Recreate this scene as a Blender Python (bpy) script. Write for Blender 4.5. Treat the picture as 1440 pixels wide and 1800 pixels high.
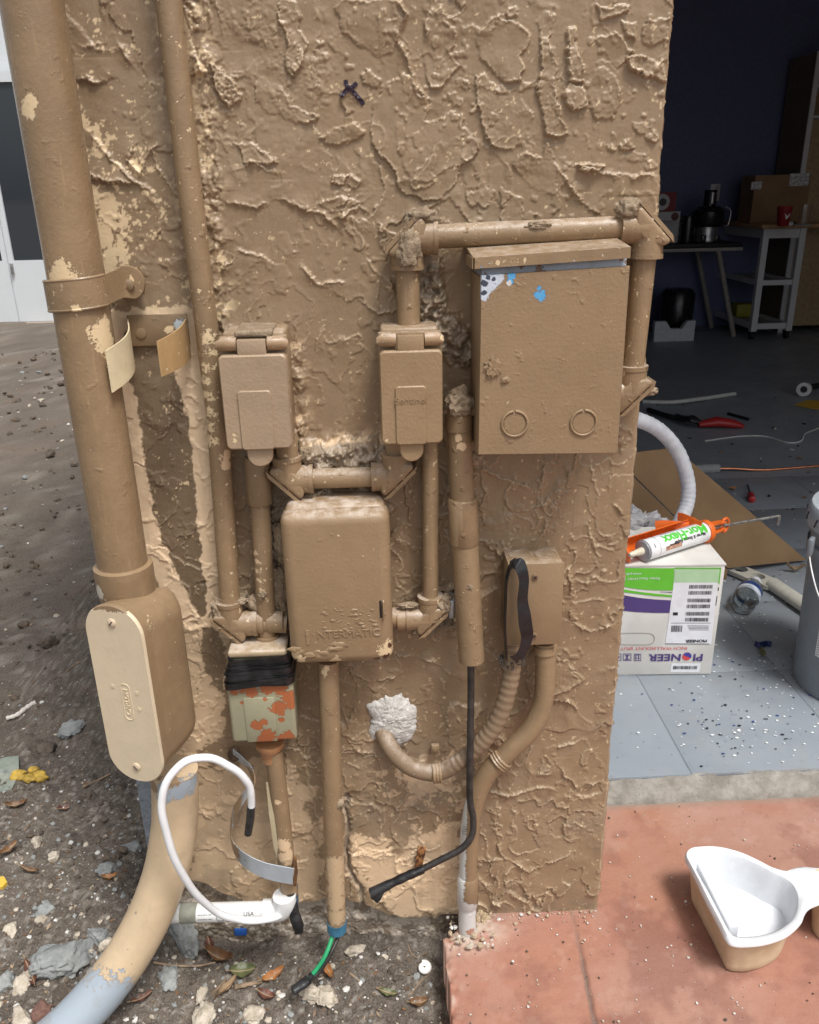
import bpy, bmesh, math, random
import numpy as np
from mathutils import Vector, Matrix, Euler
for o in list(bpy.data.objects): bpy.data.objects.remove(o)
S = bpy.context.scene
COL = S.collection
R_ = math.radians
# ------------------------------------------------------------------ camera
PITCH, YAW, ROLL, FPX = 21.5, 2.2, 1.2, 1442.0
CAM = Vector((0, -1, 1.105))
_p, _a, _r = R_(PITCH), R_(YAW), R_(ROLL)
FW = Vector((math.sin(_a)*math.cos(_p), math.cos(_a)*math.cos(_p), -math.sin(_p)))
_r0 = Vector((math.cos(_a), -math.sin(_a), 0)); _u0 = _r0.cross(FW)
RT = math.cos(_r)*_r0 - math.sin(_r)*_u0
UP = math.sin(_r)*_r0 + math.cos(_r)*_u0
cd = bpy.data.cameras.new('camera'); co = bpy.data.objects.new('camera', cd); COL.objects.link(co)
cd.sensor_fit = 'HORIZONTAL'; cd.sensor_width = 36; cd.lens = 36*FPX/1440
cd.clip_start = .02; cd.clip_end = 500
m3 = Matrix((RT, UP, -FW)).transposed()
co.matrix_world = Matrix.Translation(CAM) @ m3.to_4x4()
S.camera = co
# ------------------------------------------------------------------ world, sun, exposure
SUN_EL, SUN_AZ = 64, 34          # azimuth: degrees to the right of straight behind the camera
w = bpy.data.worlds.new('World'); S.world = w; w.use_nodes = True
nt = w.node_tree; nt.nodes.clear()
sky = nt.nodes.new('ShaderNodeTexSky'); sky.sky_type = 'NISHITA'; sky.sun_disc = False
sky.sun_elevation = R_(SUN_EL); sky.sun_rotation = R_(180-SUN_AZ)
sky.air_density = 1.0; sky.dust_density = 4.0; sky.ozone_density = 1.0
hs = nt.nodes.new('ShaderNodeHueSaturation'); hs.inputs['Saturation'].default_value = .22
bg = nt.nodes.new('ShaderNodeBackground'); bg.inputs['Strength'].default_value = .13
ow = nt.nodes.new('ShaderNodeOutputWorld')
nt.links.new(sky.outputs[0], hs.inputs['Color']); nt.links.new(hs.outputs[0], bg.inputs[0]); nt.links.new(bg.outputs[0], ow.inputs[0])
sd = bpy.data.lights.new('sun', 'SUN'); sd.energy = 2.3; sd.angle = R_(14); sd.color = (1, .975, .94)
so = bpy.data.objects.new('sun', sd); COL.objects.link(so)
_sd = Vector((math.sin(R_(SUN_AZ))*math.cos(R_(SUN_EL)), -math.cos(R_(SUN_AZ))*math.cos(R_(SUN_EL)), math.sin(R_(SUN_EL))))
so.rotation_euler = _sd.to_track_quat('Z', 'Y').to_euler(); so.location = _sd*10
S.view_settings.view_transform = 'Standard'; S.view_settings.look = 'None'
S.view_settings.exposure = 0.36; S.view_settings.gamma = 1
S.render.engine = 'CYCLES'
# ------------------------------------------------------------------ measuring helpers
def _ray(x, y): return FW + RT*((x-720)/FPX) + UP*((900-y)/FPX)
def P(x, y, Y=0.0):                     # point of a photograph ray on a plane parallel to the wall face
    d = _ray(x, y); return CAM + d*((Y-CAM.y)/d.y)
def G(x, y, Z=0.0):                     # ... on a level plane
    d = _ray(x, y); return CAM + d*((Z-CAM.z)/d.z)
def PXP(x, y, X):                       # ... on a plane across the wall
    d = _ray(x, y); return CAM + d*((X-CAM.x)/d.x)
def V(*a): return Vector(a)
# ------------------------------------------------------------------ mesh helpers
def frame(d, up=(0, 0, 1)):
    d = Vector(d).normalized(); up = Vector(up)
    if abs(d.dot(up)) > .97: up = Vector((0, 1, 0))
    a = d.cross(up).normalized(); b = a.cross(d).normalized(); return d, a, b
def cr(pts, n=8):                       # Catmull-Rom through points
    pts = [Vector(p) for p in pts]
    if len(pts) < 3: return pts
    q = [pts[0]*2-pts[1]] + pts + [pts[-1]*2-pts[-2]]; out = []
    for i in range(1, len(q)-2):
        for k in range(n):
            t = k/n; a, b, c, d = q[i-1], q[i], q[i+1], q[i+2]
            out.append(.5*((2*b)+(c-a)*t+(2*a-5*b+4*c-d)*t*t+(3*b-a-3*c+d)*t**3))
    out.append(pts[-1]); return out
class MB:
    def __init__(s): s.v = []; s.f = []; s.m = []
    def add(s, vs, fs, mi=0):
        o = len(s.v); s.v += [tuple(x) for x in vs]; s.f += [tuple(i+o for i in f) for f in fs]; s.m += [mi]*len(fs); return s
    def box(s, lo, hi, mi=0, M=None):
        x0, y0, z0 = lo; x1, y1, z1 = hi
        vs = [Vector(c) for c in ((x0,y0,z0),(x1,y0,z0),(x1,y1,z0),(x0,y1,z0),(x0,y0,z1),(x1,y0,z1),(x1,y1,z1),(x0,y1,z1))]
        if M is not None: vs = [M @ q for q in vs]
        return s.add(vs, [(3,2,1,0),(4,5,6,7),(0,1,5,4),(1,2,6,5),(2,3,7,6),(3,0,4,7)], mi)
    def bm(s, b, M=None, mi=0):
        b.verts.index_update()
        vs = [(M @ q.co if M is not None else q.co) for q in b.verts]
        s.add(vs, [[q.index for q in f.verts] for f in b.faces], mi); b.free(); return s
    def rbox(s, lo, hi, r=.004, seg=3, M=None, mi=0):
        lo, hi = Vector(lo), Vector(hi); b = bmesh.new(); bmesh.ops.create_cube(b, size=1)
        for q in b.verts: q.co = Vector(((lo[i]+hi[i])/2+q.co[i]*(hi[i]-lo[i]) for i in range(3)))
        bmesh.ops.bevel(b, geom=b.edges[:], offset=r, segments=seg, profile=.5, affect='EDGES')
        return s.bm(b, M, mi)
    def tube(s, pts, r, n=20, caps=True, mi=0, flat=None):
        pts = [Vector(p) for p in pts]; k = len(pts); rs = r if hasattr(r, '__len__') else [r]*k
        ts = [(pts[min(i+1, k-1)]-pts[max(i-1, 0)]).normalized() for i in range(k)]
        _, a, b = frame(ts[0]); vs = []
        for i in range(k):
            a = (a-ts[i]*a.dot(ts[i])).normalized(); b = ts[i].cross(a)
            for j in range(n):
                t = 2*math.pi*j/n; fx, fy = flat if flat else (1, 1)
                vs.append(pts[i]+a*(rs[i]*fx*math.cos(t))+b*(rs[i]*fy*math.sin(t)))
        fs = [(i*n+j, i*n+(j+1) % n, (i+1)*n+(j+1) % n, (i+1)*n+j) for i in range(k-1) for j in range(n)]
        if caps: fs += [tuple(range(n))[::-1], tuple((k-1)*n+j for j in range(n))]
        return s.add(vs, fs, mi)
    def lathe(s, prof, o, axis, n=28, mi=0, caps=True):
        o = Vector(o); d, a, b = frame(axis); vs = []
        for (r, h) in prof:
            for j in range(n):
                t = 2*math.pi*j/n; vs.append(o+d*h+a*(r*math.cos(t))+b*(r*math.sin(t)))
        k = len(prof)
        fs = [(i*n+j, i*n+(j+1) % n, (i+1)*n+(j+1) % n, (i+1)*n+j) for i in range(k-1) for j in range(n)]
        if caps: fs += [tuple(range(n))[::-1], tuple((k-1)*n+j for j in range(n))]
        return s.add(vs, fs, mi)
    def prism(s, poly, o, ux, uy, un, h0, h1, mi=0, bevel=0):
        o, ux, uy, un = map(Vector, (o, ux, uy, un)); n = len(poly)
        if bevel:
            c = Vector((sum(p[0] for p in poly)/n, sum(p[1] for p in poly)/n))
            ins = [( c.x+(p[0]-c.x)*(1-bevel/max(1e-6, (Vector(p)-c).length)), c.y+(p[1]-c.y)*(1-bevel/max(1e-6, (Vector(p)-c).length))) for p in poly]
            layers = [(poly, h0), (poly, h1-bevel*(1 if h1 > h0 else -1)), (ins, h1)]
        else: layers = [(poly, h0), (poly, h1)]
        vs = [o+ux*p[0]+uy*p[1]+un*h for (pl, h) in layers for p in pl]; L = len(layers)
        fs = [(l*n+i, l*n+(i+1) % n, (l+1)*n+(i+1) % n, (l+1)*n+i) for l in range(L-1) for i in range(n)]
        fs += [tuple(range(n))[::-1], tuple((L-1)*n+i for i in range(n))]
        return s.add(vs, fs, mi)
    def ribbon(s, pts, wdirs, wd, th=.0012, mi=0):      # bent metal strip: centre points, width directions
        pts = [Vector(p) for p in pts]; k = len(pts); vs = []
        for i in range(k):
            t = (pts[min(i+1, k-1)]-pts[max(i-1, 0)]).normalized()
            wv = Vector(wdirs[i] if isinstance(wdirs, list) else wdirs); wv = (wv-t*wv.dot(t)).normalized(); n = t.cross(wv)
            ww = wd[i] if isinstance(wd, list) else wd
            for a, b in ((-1,-1),(1,-1),(1,1),(-1,1)): vs.append(pts[i]+wv*(a*ww/2)+n*(b*th/2))
        fs = [(i*4+j, i*4+(j+1) % 4, i*4+4+(j+1) % 4, i*4+4+j) for i in range(k-1) for j in range(4)]
        fs += [(3,2,1,0), tuple((k-1)*4+j for j in range(4))]
        return s.add(vs, fs, mi)
    def jitter(s, a, sc=40, seed=0):
        v = np.array(s.v); n = np.stack([noise3(v*sc+seed+7.3*i) for i in range(3)], 1); s.v = [tuple(q) for q in v+n*a]; return s
    def build(s, name, mat, parent=None, smooth=40):
        me = bpy.data.meshes.new(name); me.from_pydata(s.v, [], s.f)
        mats = mat if isinstance(mat, (list, tuple)) else [mat]
        for q in mats: me.materials.append(q)
        if len(mats) > 1: me.polygons.foreach_set('material_index', s.m)
        b = bmesh.new(); b.from_mesh(me); bmesh.ops.recalc_face_normals(b, faces=b.faces); b.to_mesh(me); b.free()
        if smooth:
            me.polygons.foreach_set('use_smooth', [True]*len(me.polygons)); me.set_sharp_from_angle(angle=R_(smooth))
        me.update(); return link(name, me, parent)
def link(name, me, parent=None):
    o = bpy.data.objects.new(name, me); COL.objects.link(o)
    if parent is not None:
        o.parent = parent
        pm = Matrix.Translation(parent.location) if parent.type == 'EMPTY' else Matrix()
        o.matrix_parent_inverse = pm.inverted()
    return o
def tag(o, label=None, cat=None, group=None, kind=None):
    if label: o['label'] = label
    if cat: o['category'] = cat
    if group: o['group'] = group
    if kind: o['kind'] = kind
    return o
def thing(name, label, cat, loc=(0, 0, 0), group=None):
    o = bpy.data.objects.new(name, None); COL.objects.link(o); o.location = loc; o.empty_display_size = .05
    return tag(o, label, cat, group)
def rrect(w, h, r, n=5, cx=0, cy=0):
    out = []
    for (sx, sy, a0) in ((1,1,0),(-1,1,90),(-1,-1,180),(1,-1,270)):
        for k in range(n+1):
            t = R_(a0+90*k/n); out.append((cx+sx*(w/2-r)+r*math.cos(t), cy+sy*(h/2-r)+r*math.sin(t)))
    return out
def circ(r, n=24, cx=0, cy=0): return [(cx+r*math.cos(2*math.pi*i/n), cy+r*math.sin(2*math.pi*i/n)) for i in range(n)]
def text(mb, body, size, fn, mi=0, bold=0, ext=None, align='CENTER', space=1.0, cuts=0):
    cu = bpy.data.curves.new('t', 'FONT'); cu.body = body; cu.size = size; cu.align_x = align; cu.align_y = 'CENTER'; cu.offset = bold; cu.resolution_u = 3; cu.space_character = space
    if ext: cu.extrude = ext
    o = bpy.data.objects.new('t', cu); COL.objects.link(o); dg = bpy.context.evaluated_depsgraph_get(); dg.update()
    me = bpy.data.meshes.new_from_object(o.evaluated_get(dg))
    if cuts:
        b = bmesh.new(); b.from_mesh(me); bmesh.ops.triangulate(b, faces=b.faces[:]); bmesh.ops.subdivide_edges(b, edges=b.edges[:], cuts=cuts, use_grid_fill=True); b.to_mesh(me); b.free()
    mb.add([fn(*q.co) for q in me.vertices], [tuple(p.vertices) for p in me.polygons], mi)
    bpy.data.objects.remove(o); bpy.data.curves.remove(cu); bpy.data.meshes.remove(me)
# ------------------------------------------------------------------ numpy noise
_rs = np.random.RandomState(5); _T = _rs.rand(64, 64, 64).astype(np.float32)*2-1
def noise3(p):
    p = np.asarray(p, dtype=np.float64); i = np.floor(p).astype(np.int64); f = p-i; f = f*f*f*(f*(f*6-15)+10); i &= 63; j = (i+1) & 63
    x0, y0, z0 = i.T; x1, y1, z1 = j.T; fx, fy, fz = f.T
    c = lambda x, y, z: _T[x, y, z]
    a = (c(x0,y0,z0)*(1-fx)+c(x1,y0,z0)*fx)*(1-fy)+(c(x0,y1,z0)*(1-fx)+c(x1,y1,z0)*fx)*fy
    b = (c(x0,y0,z1)*(1-fx)+c(x1,y0,z1)*fx)*(1-fy)+(c(x0,y1,z1)*(1-fx)+c(x1,y1,z1)*fx)*fy
    return a*(1-fz)+b*fz
_T2 = _rs.rand(256, 256).astype(np.float32)*2-1
def n2(x, y, seed=0):
    x = x+seed*17.31; y = y+seed*9.77
    xi = np.floor(x).astype(np.int32); yi = np.floor(y).astype(np.int32); fx = x-xi; fy = y-yi
    fx = fx*fx*fx*(fx*(fx*6-15)+10); fy = fy*fy*fy*(fy*(fy*6-15)+10); xi &= 255; yi &= 255; xj = (xi+1) & 255; yj = (yi+1) & 255
    return (_T2[xi, yi]*(1-fx)+_T2[xj, yi]*fx)*(1-fy)+(_T2[xi, yj]*(1-fx)+_T2[xj, yj]*fx)*fy
def fbm(x, y, seed=0, o=4, g=.5):
    s = 0; a = 1; t = 0
    for k in range(o): s = s+a*n2(x*2**k, y*2**k, seed+k*3); t += a; a *= g
    return s/t
def sstep(a, b, x): t = np.clip((x-a)/(b-a), 0, 1); return t*t*(3-2*t)
def inpoly(x, z, poly):
    ins = np.zeros(x.shape, bool); n = len(poly)
    for i in range(n):
        x1, z1 = poly[i]; x2, z2 = poly[(i+1) % n]
        if z1 == z2: continue
        c = ((z1 > z) != (z2 > z)) & (x < (x2-x1)*(z-z1)/(z2-z1)+x1); ins ^= c
    return ins
def polydist(x, z, poly):               # signed distance, positive inside
    d = np.full(x.shape, 9.); n = len(poly)
    for i in range(n):
        ax, az = poly[i]; bx, bz = poly[(i+1) % n]; ex, ez = bx-ax, bz-az
        t = np.clip(((x-ax)*ex+(z-az)*ez)/(ex*ex+ez*ez+1e-12), 0, 1); d = np.minimum(d, np.hypot(x-ax-t*ex, z-az-t*ez))
    return np.where(inpoly(x, z, poly), d, -d)
def linedist(x, z, pts):
    d = np.full(x.shape, 9.)
    for (ax, az), (bx, bz) in zip(pts[:-1], pts[1:]):
        ex, ez = bx-ax, bz-az
        t = np.clip(((x-ax)*ex+(z-az)*ez)/(ex*ex+ez*ez+1e-12), 0, 1); d = np.minimum(d, np.hypot(x-ax-t*ex, z-az-t*ez))
    return d
# ------------------------------------------------------------------ materials
def sr(r, g, b):                        # 0..255 display colour to linear
    return tuple(((c/255)/12.92 if c/255 <= .04045 else ((c/255+.055)/1.055)**2.4) for c in (r, g, b))
class NT:
    def __init__(s, name):
        s.mat = bpy.data.materials.new(name); s.mat.use_nodes = True; s.t = s.mat.node_tree; s.t.nodes.clear()
        s.out = s.n('ShaderNodeOutputMaterial'); s.b = s.n('ShaderNodeBsdfPrincipled'); s.l(s.b.outputs[0], s.out.inputs[0])
        s.geo = None
    def n(s, k, **kw):
        q = s.t.nodes.new(k)
        for a, v in kw.items(): setattr(q, a, v)
        return q
    def l(s, a, b): s.t.links.new(a, b)
    def setin(s, node, key, val):
        if hasattr(val, 'is_output'): s.l(val, node.inputs[key])
        else:
            if isinstance(val, tuple) and len(val) == 3 and node.inputs[key].type == 'RGBA': val = (*val, 1)
            node.inputs[key].default_value = val
    def pos(s):
        if s.geo is None: s.geo = s.n('ShaderNodeNewGeometry')
        return s.geo.outputs['Position']
    def obj(s): return s.n('ShaderNodeTexCoord').outputs['Object']
    def noise(s, scale, detail=4, rough=.55, vec=None, dist=0, off=0):
        v = vec if vec is not None else s.pos()
        if off:
            a = s.n('ShaderNodeVectorMath', operation='ADD'); s.l(v, a.inputs[0]); a.inputs[1].default_value = (off, off*1.7, off*.6); v = a.outputs[0]
        q = s.n('ShaderNodeTexNoise'); s.l(v, q.inputs['Vector']); q.inputs['Scale'].default_value = scale; q.inputs['Detail'].default_value = detail; q.inputs['Roughness'].default_value = rough; q.inputs['Distortion'].default_value = dist
        return q.outputs['Fac']
    def scale(s, v, sc):
        a = s.n('ShaderNodeVectorMath', operation='MULTIPLY'); s.l(v, a.inputs[0]); a.inputs[1].default_value = sc; return a.outputs[0]
    def math(s, op, a, b=0.0, clamp=False):
        q = s.n('ShaderNodeMath', operation=op, use_clamp=clamp); s.setin(q, 0, a); s.setin(q, 1, b); return q.outputs[0]
    def ss(s, x, lo, hi, a=0., b=1.):
        q = s.n('ShaderNodeMapRange', interpolation_type='SMOOTHSTEP'); s.setin(q, 0, x); q.inputs[1].default_value = lo; q.inputs[2].default_value = hi; q.inputs[3].default_value = a; q.inputs[4].default_value = b; return q.outputs[0]
    def lin(s, x, lo, hi, a=0., b=1.):
        q = s.n('ShaderNodeMapRange'); s.setin(q, 0, x); q.inputs[1].default_value = lo; q.inputs[2].default_value = hi; q.inputs[3].default_value = a; q.inputs[4].default_value = b; return q.outputs[0]
    def mix(s, f, a, b, bt='MIX'):
        q = s.n('ShaderNodeMix', data_type='RGBA', blend_type=bt); s.setin(q, 0, f); s.setin(q, 6, a); s.setin(q, 7, b); return q.outputs[2]
    def bump(s, h, strength=.3, dist=.001, prev=None):
        q = s.n('ShaderNodeBump'); s.l(h, q.inputs['Height']); q.inputs['Strength'].default_value = strength; q.inputs['Distance'].default_value = dist
        if prev is not None: s.l(prev, q.inputs['Normal'])
        return q.outputs[0]
    def done(s, col=None, rough=None, normal=None, metal=None, **kw):
        if col is not None: s.setin(s.b, 'Base Color', col)
        if rough is not None: s.setin(s.b, 'Roughness', rough)
        if normal is not None: s.l(normal, s.b.inputs['Normal'])
        if metal is not None: s.setin(s.b, 'Metallic', metal)
        for k, v in kw.items(): s.setin(s.b, k, v)
        return s.mat
BROWN = (.268, .181, .103); CREAM = (.68, .52, .32); TAN = (.64, .465, .295); GREYPVC = (.36, .42, .47); DUSTC = (.55, .47, .40)
def patchmask(t, pts, nscale=240, amp=1.0, seed=0):       # union of noisy round patches given in world space
    nz = t.math('ADD', t.math('MULTIPLY', t.noise(nscale, 5, .75, off=seed*3.1+.3), .6), t.math('MULTIPLY', t.noise(75, 3, .6, off=seed*1.7+.9), .4)); res = None
    for (c, r) in pts:
        d = t.n('ShaderNodeVectorMath', operation='DISTANCE'); t.l(t.pos(), d.inputs[0]); d.inputs[1].default_value = tuple(c)
        q = t.math('DIVIDE', d.outputs['Value'], r)
        q = t.math('ADD', q, t.math('MULTIPLY', t.math('SUBTRACT', nz, .5), amp*2.2))
        q = t.ss(q, .92, 1.0, 1, 0); res = q if res is None else t.math('MAXIMUM', res, q)
    return res
def paint(name, base=BROWN, rough=.42, var=.1, under=CREAM, chip=.0, chip_scale=130, patches=(), dust=.0, bump=.35, lumps=.25, seed=0, streak=0, grime=0):
    """old brush paint over plastic or metal: tone variation, chips to the coat below, patches of other colours, settled dust, brush marks and lumps"""
    t = NT(name)
    n1 = t.noise(9, 4, .6, off=seed); n2_ = t.noise(55, 4, .6, off=seed+2)
    lo = tuple(c*(1-var*1.3) for c in base); hi = tuple(min(1, c*(1+var)) for c in base)
    col = t.mix(t.ss(t.math('ADD', t.math('MULTIPLY', n1, .65), t.math('MULTIPLY', n2_, .35)), .35, .65), lo, hi)
    edge = None
    if chip:
        m = t.ss(t.noise(chip_scale, 5, .65, off=seed+5), .72-chip, .745-chip); col = t.mix(m, col, under); edge = m
    if streak:
        sv = t.noise(1, 3, .6, vec=t.scale(t.pos(), (260, 260, 22)), off=seed+7); col = t.mix(t.ss(sv, .62-streak*.12, .78, 0, .7), col, tuple(c*1.45 for c in base))
    for i, pt_ in enumerate(patches):
        c, pts = pt_[0], pt_[1]; m = patchmask(t, pts, seed=seed+i, amp=pt_[2] if len(pt_) > 2 else 1.5); col = t.mix(m, col, c); edge = m if edge is None else t.math('MAXIMUM', edge, m)
    if dust:
        sx = t.n('ShaderNodeSeparateXYZ'); t.pos(); t.l(t.geo.outputs['Normal'], sx.inputs[0])
        m = t.math('MULTIPLY', t.ss(sx.outputs[2], .35, .95), t.ss(t.noise(70, 5, .7, off=seed+9), .35, .7)); col = t.mix(t.math('MULTIPLY', m, dust), col, DUSTC)
    if grime:
        col = t.mix(t.math('MULTIPLY', t.ss(t.noise(28, 5, .7, off=seed+11), .52, .72), grime), col, tuple(c*.45 for c in base))
    br = t.noise(1, 3, .6, vec=t.scale(t.pos(), (420, 420, 60)), off=seed)
    h = t.math('ADD', t.math('MULTIPLY', br, .25), t.noise(240, 4, .6, off=seed+1))
    nrm = t.bump(h, bump, .0012)
    nrm = t.bump(t.ss(t.noise(210, 2, .5, off=seed+6), .66, .74), lumps*.4, .0014, nrm)
    lump = t.ss(t.noise(75, 3, .5, off=seed+3), .62, .8)
    nrm = t.bump(lump, lumps, .003, nrm)
    if edge is not None: nrm = t.bump(t.math('SUBTRACT', 1, edge), .7, .0016, nrm)
    ro = t.lin(t.noise(30, 3, .6, off=seed+4), .3, .7, rough-.12, rough+.10)
    return t.done(col, ro, nrm)
def plain(name, col, rough=.5, metal=0., var=.08, nscale=40, bump=.1, bscale=300, **kw):
    t = NT(name); lo = tuple(c*(1-var) for c in col); hi = tuple(min(1, c*(1+var)) for c in col)
    c = t.mix(t.ss(t.noise(nscale, 5, .6), .35, .65), lo, hi); nrm = t.bump(t.noise(bscale, 3, .6), bump, .0006)
    ro = t.lin(t.noise(nscale*1.3, 4, .6, off=3), .3, .7, max(.03, rough-.06), rough+.08)
    return t.done(c, ro, nrm, metal, **kw)
# ================================================================== THE SETTING
XL, XR, ZB, ZT = -.374, .3335, -.12, 1.42
def WP(pts): return [(q.x, q.z) for q in (P(x, y, 0) for x, y in pts)]
def wp(x, y): q = P(x, y, 0); return q.x, q.z
POLY = {k: WP(v) for k, v in dict(
    strip=[(120,545),(235,540),(300,540),(345,548),(372,600),(392,800),(398,1060),(405,1120),(330,1110),(285,1040),(255,1000)],
    strip2=[(300,1100),(400,1090),(410,1210),(345,1345),(300,1345)],
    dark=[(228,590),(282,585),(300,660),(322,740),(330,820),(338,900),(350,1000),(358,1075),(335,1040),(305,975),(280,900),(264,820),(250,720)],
    dark2=[(358,1100),(392,1108),(396,1165),(392,1215),(372,1200),(352,1150)],
    flakes1=[(150,205),(175,225),(190,270),(172,250)], flakes2=[(158,330),(185,330),(205,370),(215,415),(185,425),(165,400)],
    flakes3=[(178,440),(205,430),(222,470),(190,490),(170,480)], flakes4=[(236,285),(250,300),(246,325),(232,315)], flakes5=[(166,395),(205,400),(195,425),(168,420)],
    low=[(330,1335),(500,1330),(560,1380),(565,1600),(330,1600)], low2=[(612,1470),(700,1480),(790,1440),(815,1500),(812,1610),(690,1610),(640,1560),(612,1520)],
    low3=[(690,1350),(810,1330),(800,1400),(735,1420),(690,1390)],
    grey=[(100,1340),(300,1340),(300,1600),(320,1700),(100,1700)],
    mort1=[(530,785),(690,775),(700,825),(640,838),(540,835),(525,810)], mort2=[(545,855),(660,850),(680,890),(520,900),(520,875)],
    mort3=[(735,470),(775,480),(790,560),(828,590),(828,640),(790,640),(735,600)], mort4=[(440,880),(520,870),(520,1100),(470,1100),(450,1000)],
    mort5=[(745,1050),(800,1030),(800,1100),(760,1120)], mort6=[(655,590),(700,570),(710,600),(665,610)],
    smooth1=[(385,370),(600,400),(640,560),(530,590),(400,590)], smooth2=[(530,610),(665,620),(665,760),(540,760)],
    smooth3=[(770,430),(830,440),(830,560),(775,470)], dense1=[(560,0),(1190,0),(1150,380),(760,360),(560,240)],
    dense2=[(345,0),(600,0),(580,180),(380,200)],
    big=[(700,130),(760,160),(790,190),(830,200),(850,250),(840,330),(760,350),(715,330),(690,270),(650,220),(690,190)],
).items()}
CRACK = WP([(612,1400),(606,1420),(617,1450),(610,1480),(612,1520),(635,1560),(640,1590)])
EDGE1 = WP([(333,0),(352,60),(368,270),(380,400),(392,520),(398,600)]); EDGE2 = WP([(296,0),(300,90),(322,240),(335,400),(345,540)])
EDGE3 = WP([(520,610),(527,680),(528,780),(560,780),(640,770),(700,775)]); EDGE4 = WP([(330,1100),(395,1085),(400,1130)])
EDGE5 = WP([(828,800),(840,870),(833,960)]); EDGE6 = WP([(1093,480),(1092,620),(1085,790)])
ISL = [WP([(560+x/2.25, y/2.25) for x, y in q]) for q in (
    [(630,130),(660,90),(700,70),(770,75),(800,110),(835,140),(825,190),(800,210),(810,260),(800,325),(750,320),(690,290),(640,230),(625,180)],
    [(620,310),(655,295),(690,330),(720,330),(720,370),(790,365),(810,400),(850,450),(835,500),(815,540),(770,585),(690,570),(655,540),(640,470),(625,390)],
    [(865,90),(900,40),(930,70),(920,130),(930,200),(945,270),(930,330),(945,420),(975,490),(990,530),(940,550),(905,520),(880,420),(870,330),(885,200)],
    [(990,110),(1010,100),(1020,180),(1040,250),(1055,320),(1020,325),(985,320),(985,200)], [(965,370),(990,330),(1050,340),(1060,430),(1010,440),(970,410)],
    [(1060,330),(1090,285),(1150,270),(1180,320),(1190,400),(1160,465),(1100,470),(1075,430),(1065,370)], [(1100,150),(1160,140),(1210,160),(1240,200),(1190,265),(1150,240),(1115,190)],
    [(1215,230),(1270,225),(1320,250),(1370,240),(1370,320),(1300,300),(1240,290)], [(1275,130),(1310,80),(1380,75),(1385,160),(1320,180),(1285,170)], [(1100,20),(1160,35),(1230,20),(1230,40),(1180,75),(1110,80)],
    [(1200,90),(1260,95),(1250,140),(1205,140)], [(510,370),(540,360),(575,400),(560,425),(515,400)], [(540,320),(570,305),(600,340),(570,350),(540,340)],
    [(420,60),(470,40),(520,90),(550,150),(520,200),(560,260),(530,280),(490,350),(440,350),(420,300),(415,180)],
    [(210,450),(250,340),(330,290),(370,310),(400,380),(440,400),(420,480),(470,470),(520,435),(570,460),(560,500),(630,560),(620,620),(560,650),(540,720),(480,790),(440,800),(330,760),(290,660),(200,560)],
    [(60,40),(110,0),(330,0),(350,60),(320,120),(300,200),(240,230),(180,180),(100,120)], [(80,350),(120,345),(155,400),(150,450),(110,440),(80,390)], [(160,300),(200,270),(245,320),(235,350),(170,330)],
    [(0,540),(60,500),(150,490),(180,540),(100,560),(60,570)], [(680,660),(740,640),(770,690),(760,770),(720,820),(680,760),(670,700)], [(780,620),(830,600),(870,620),(910,560),(910,600),(960,700),(990,720),(920,770),(820,720),(770,650)],
    [(1210,620),(1250,600),(1290,610),(1310,640),(1230,640)], [(1020,655),(1060,640),(1130,650),(1110,670),(1040,680)], [(1130,570),(1170,560),(1190,590),(1150,590)], [(1190,560),(1230,550),(1260,580),(1210,590)], [(1240,480),(1300,500),(1350,540),(1330,570),(1260,530)],
    [(745,30),(780,20),(790,60),(750,65)], [(-150,-10),(-90,10),(-60,60),(-80,110),(-40,180),(-60,250),(-100,320),(-130,260),(-120,160),(-160,80)], [(-260,330),(-220,300),(-190,340),(-140,350),(-110,420),(-60,440),(0,470),(-40,500),(-120,480),(-200,440),(-250,400)], [(-430,250),(-380,270),(-330,320),(-300,400),(-350,420),(-400,360)], [(0,800),(90,770),(160,800),(60,850)], [(60,690),(120,700),(100,740),(50,730)], [(-330,560),(-240,580),(-160,640),(-280,650)])]
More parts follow.
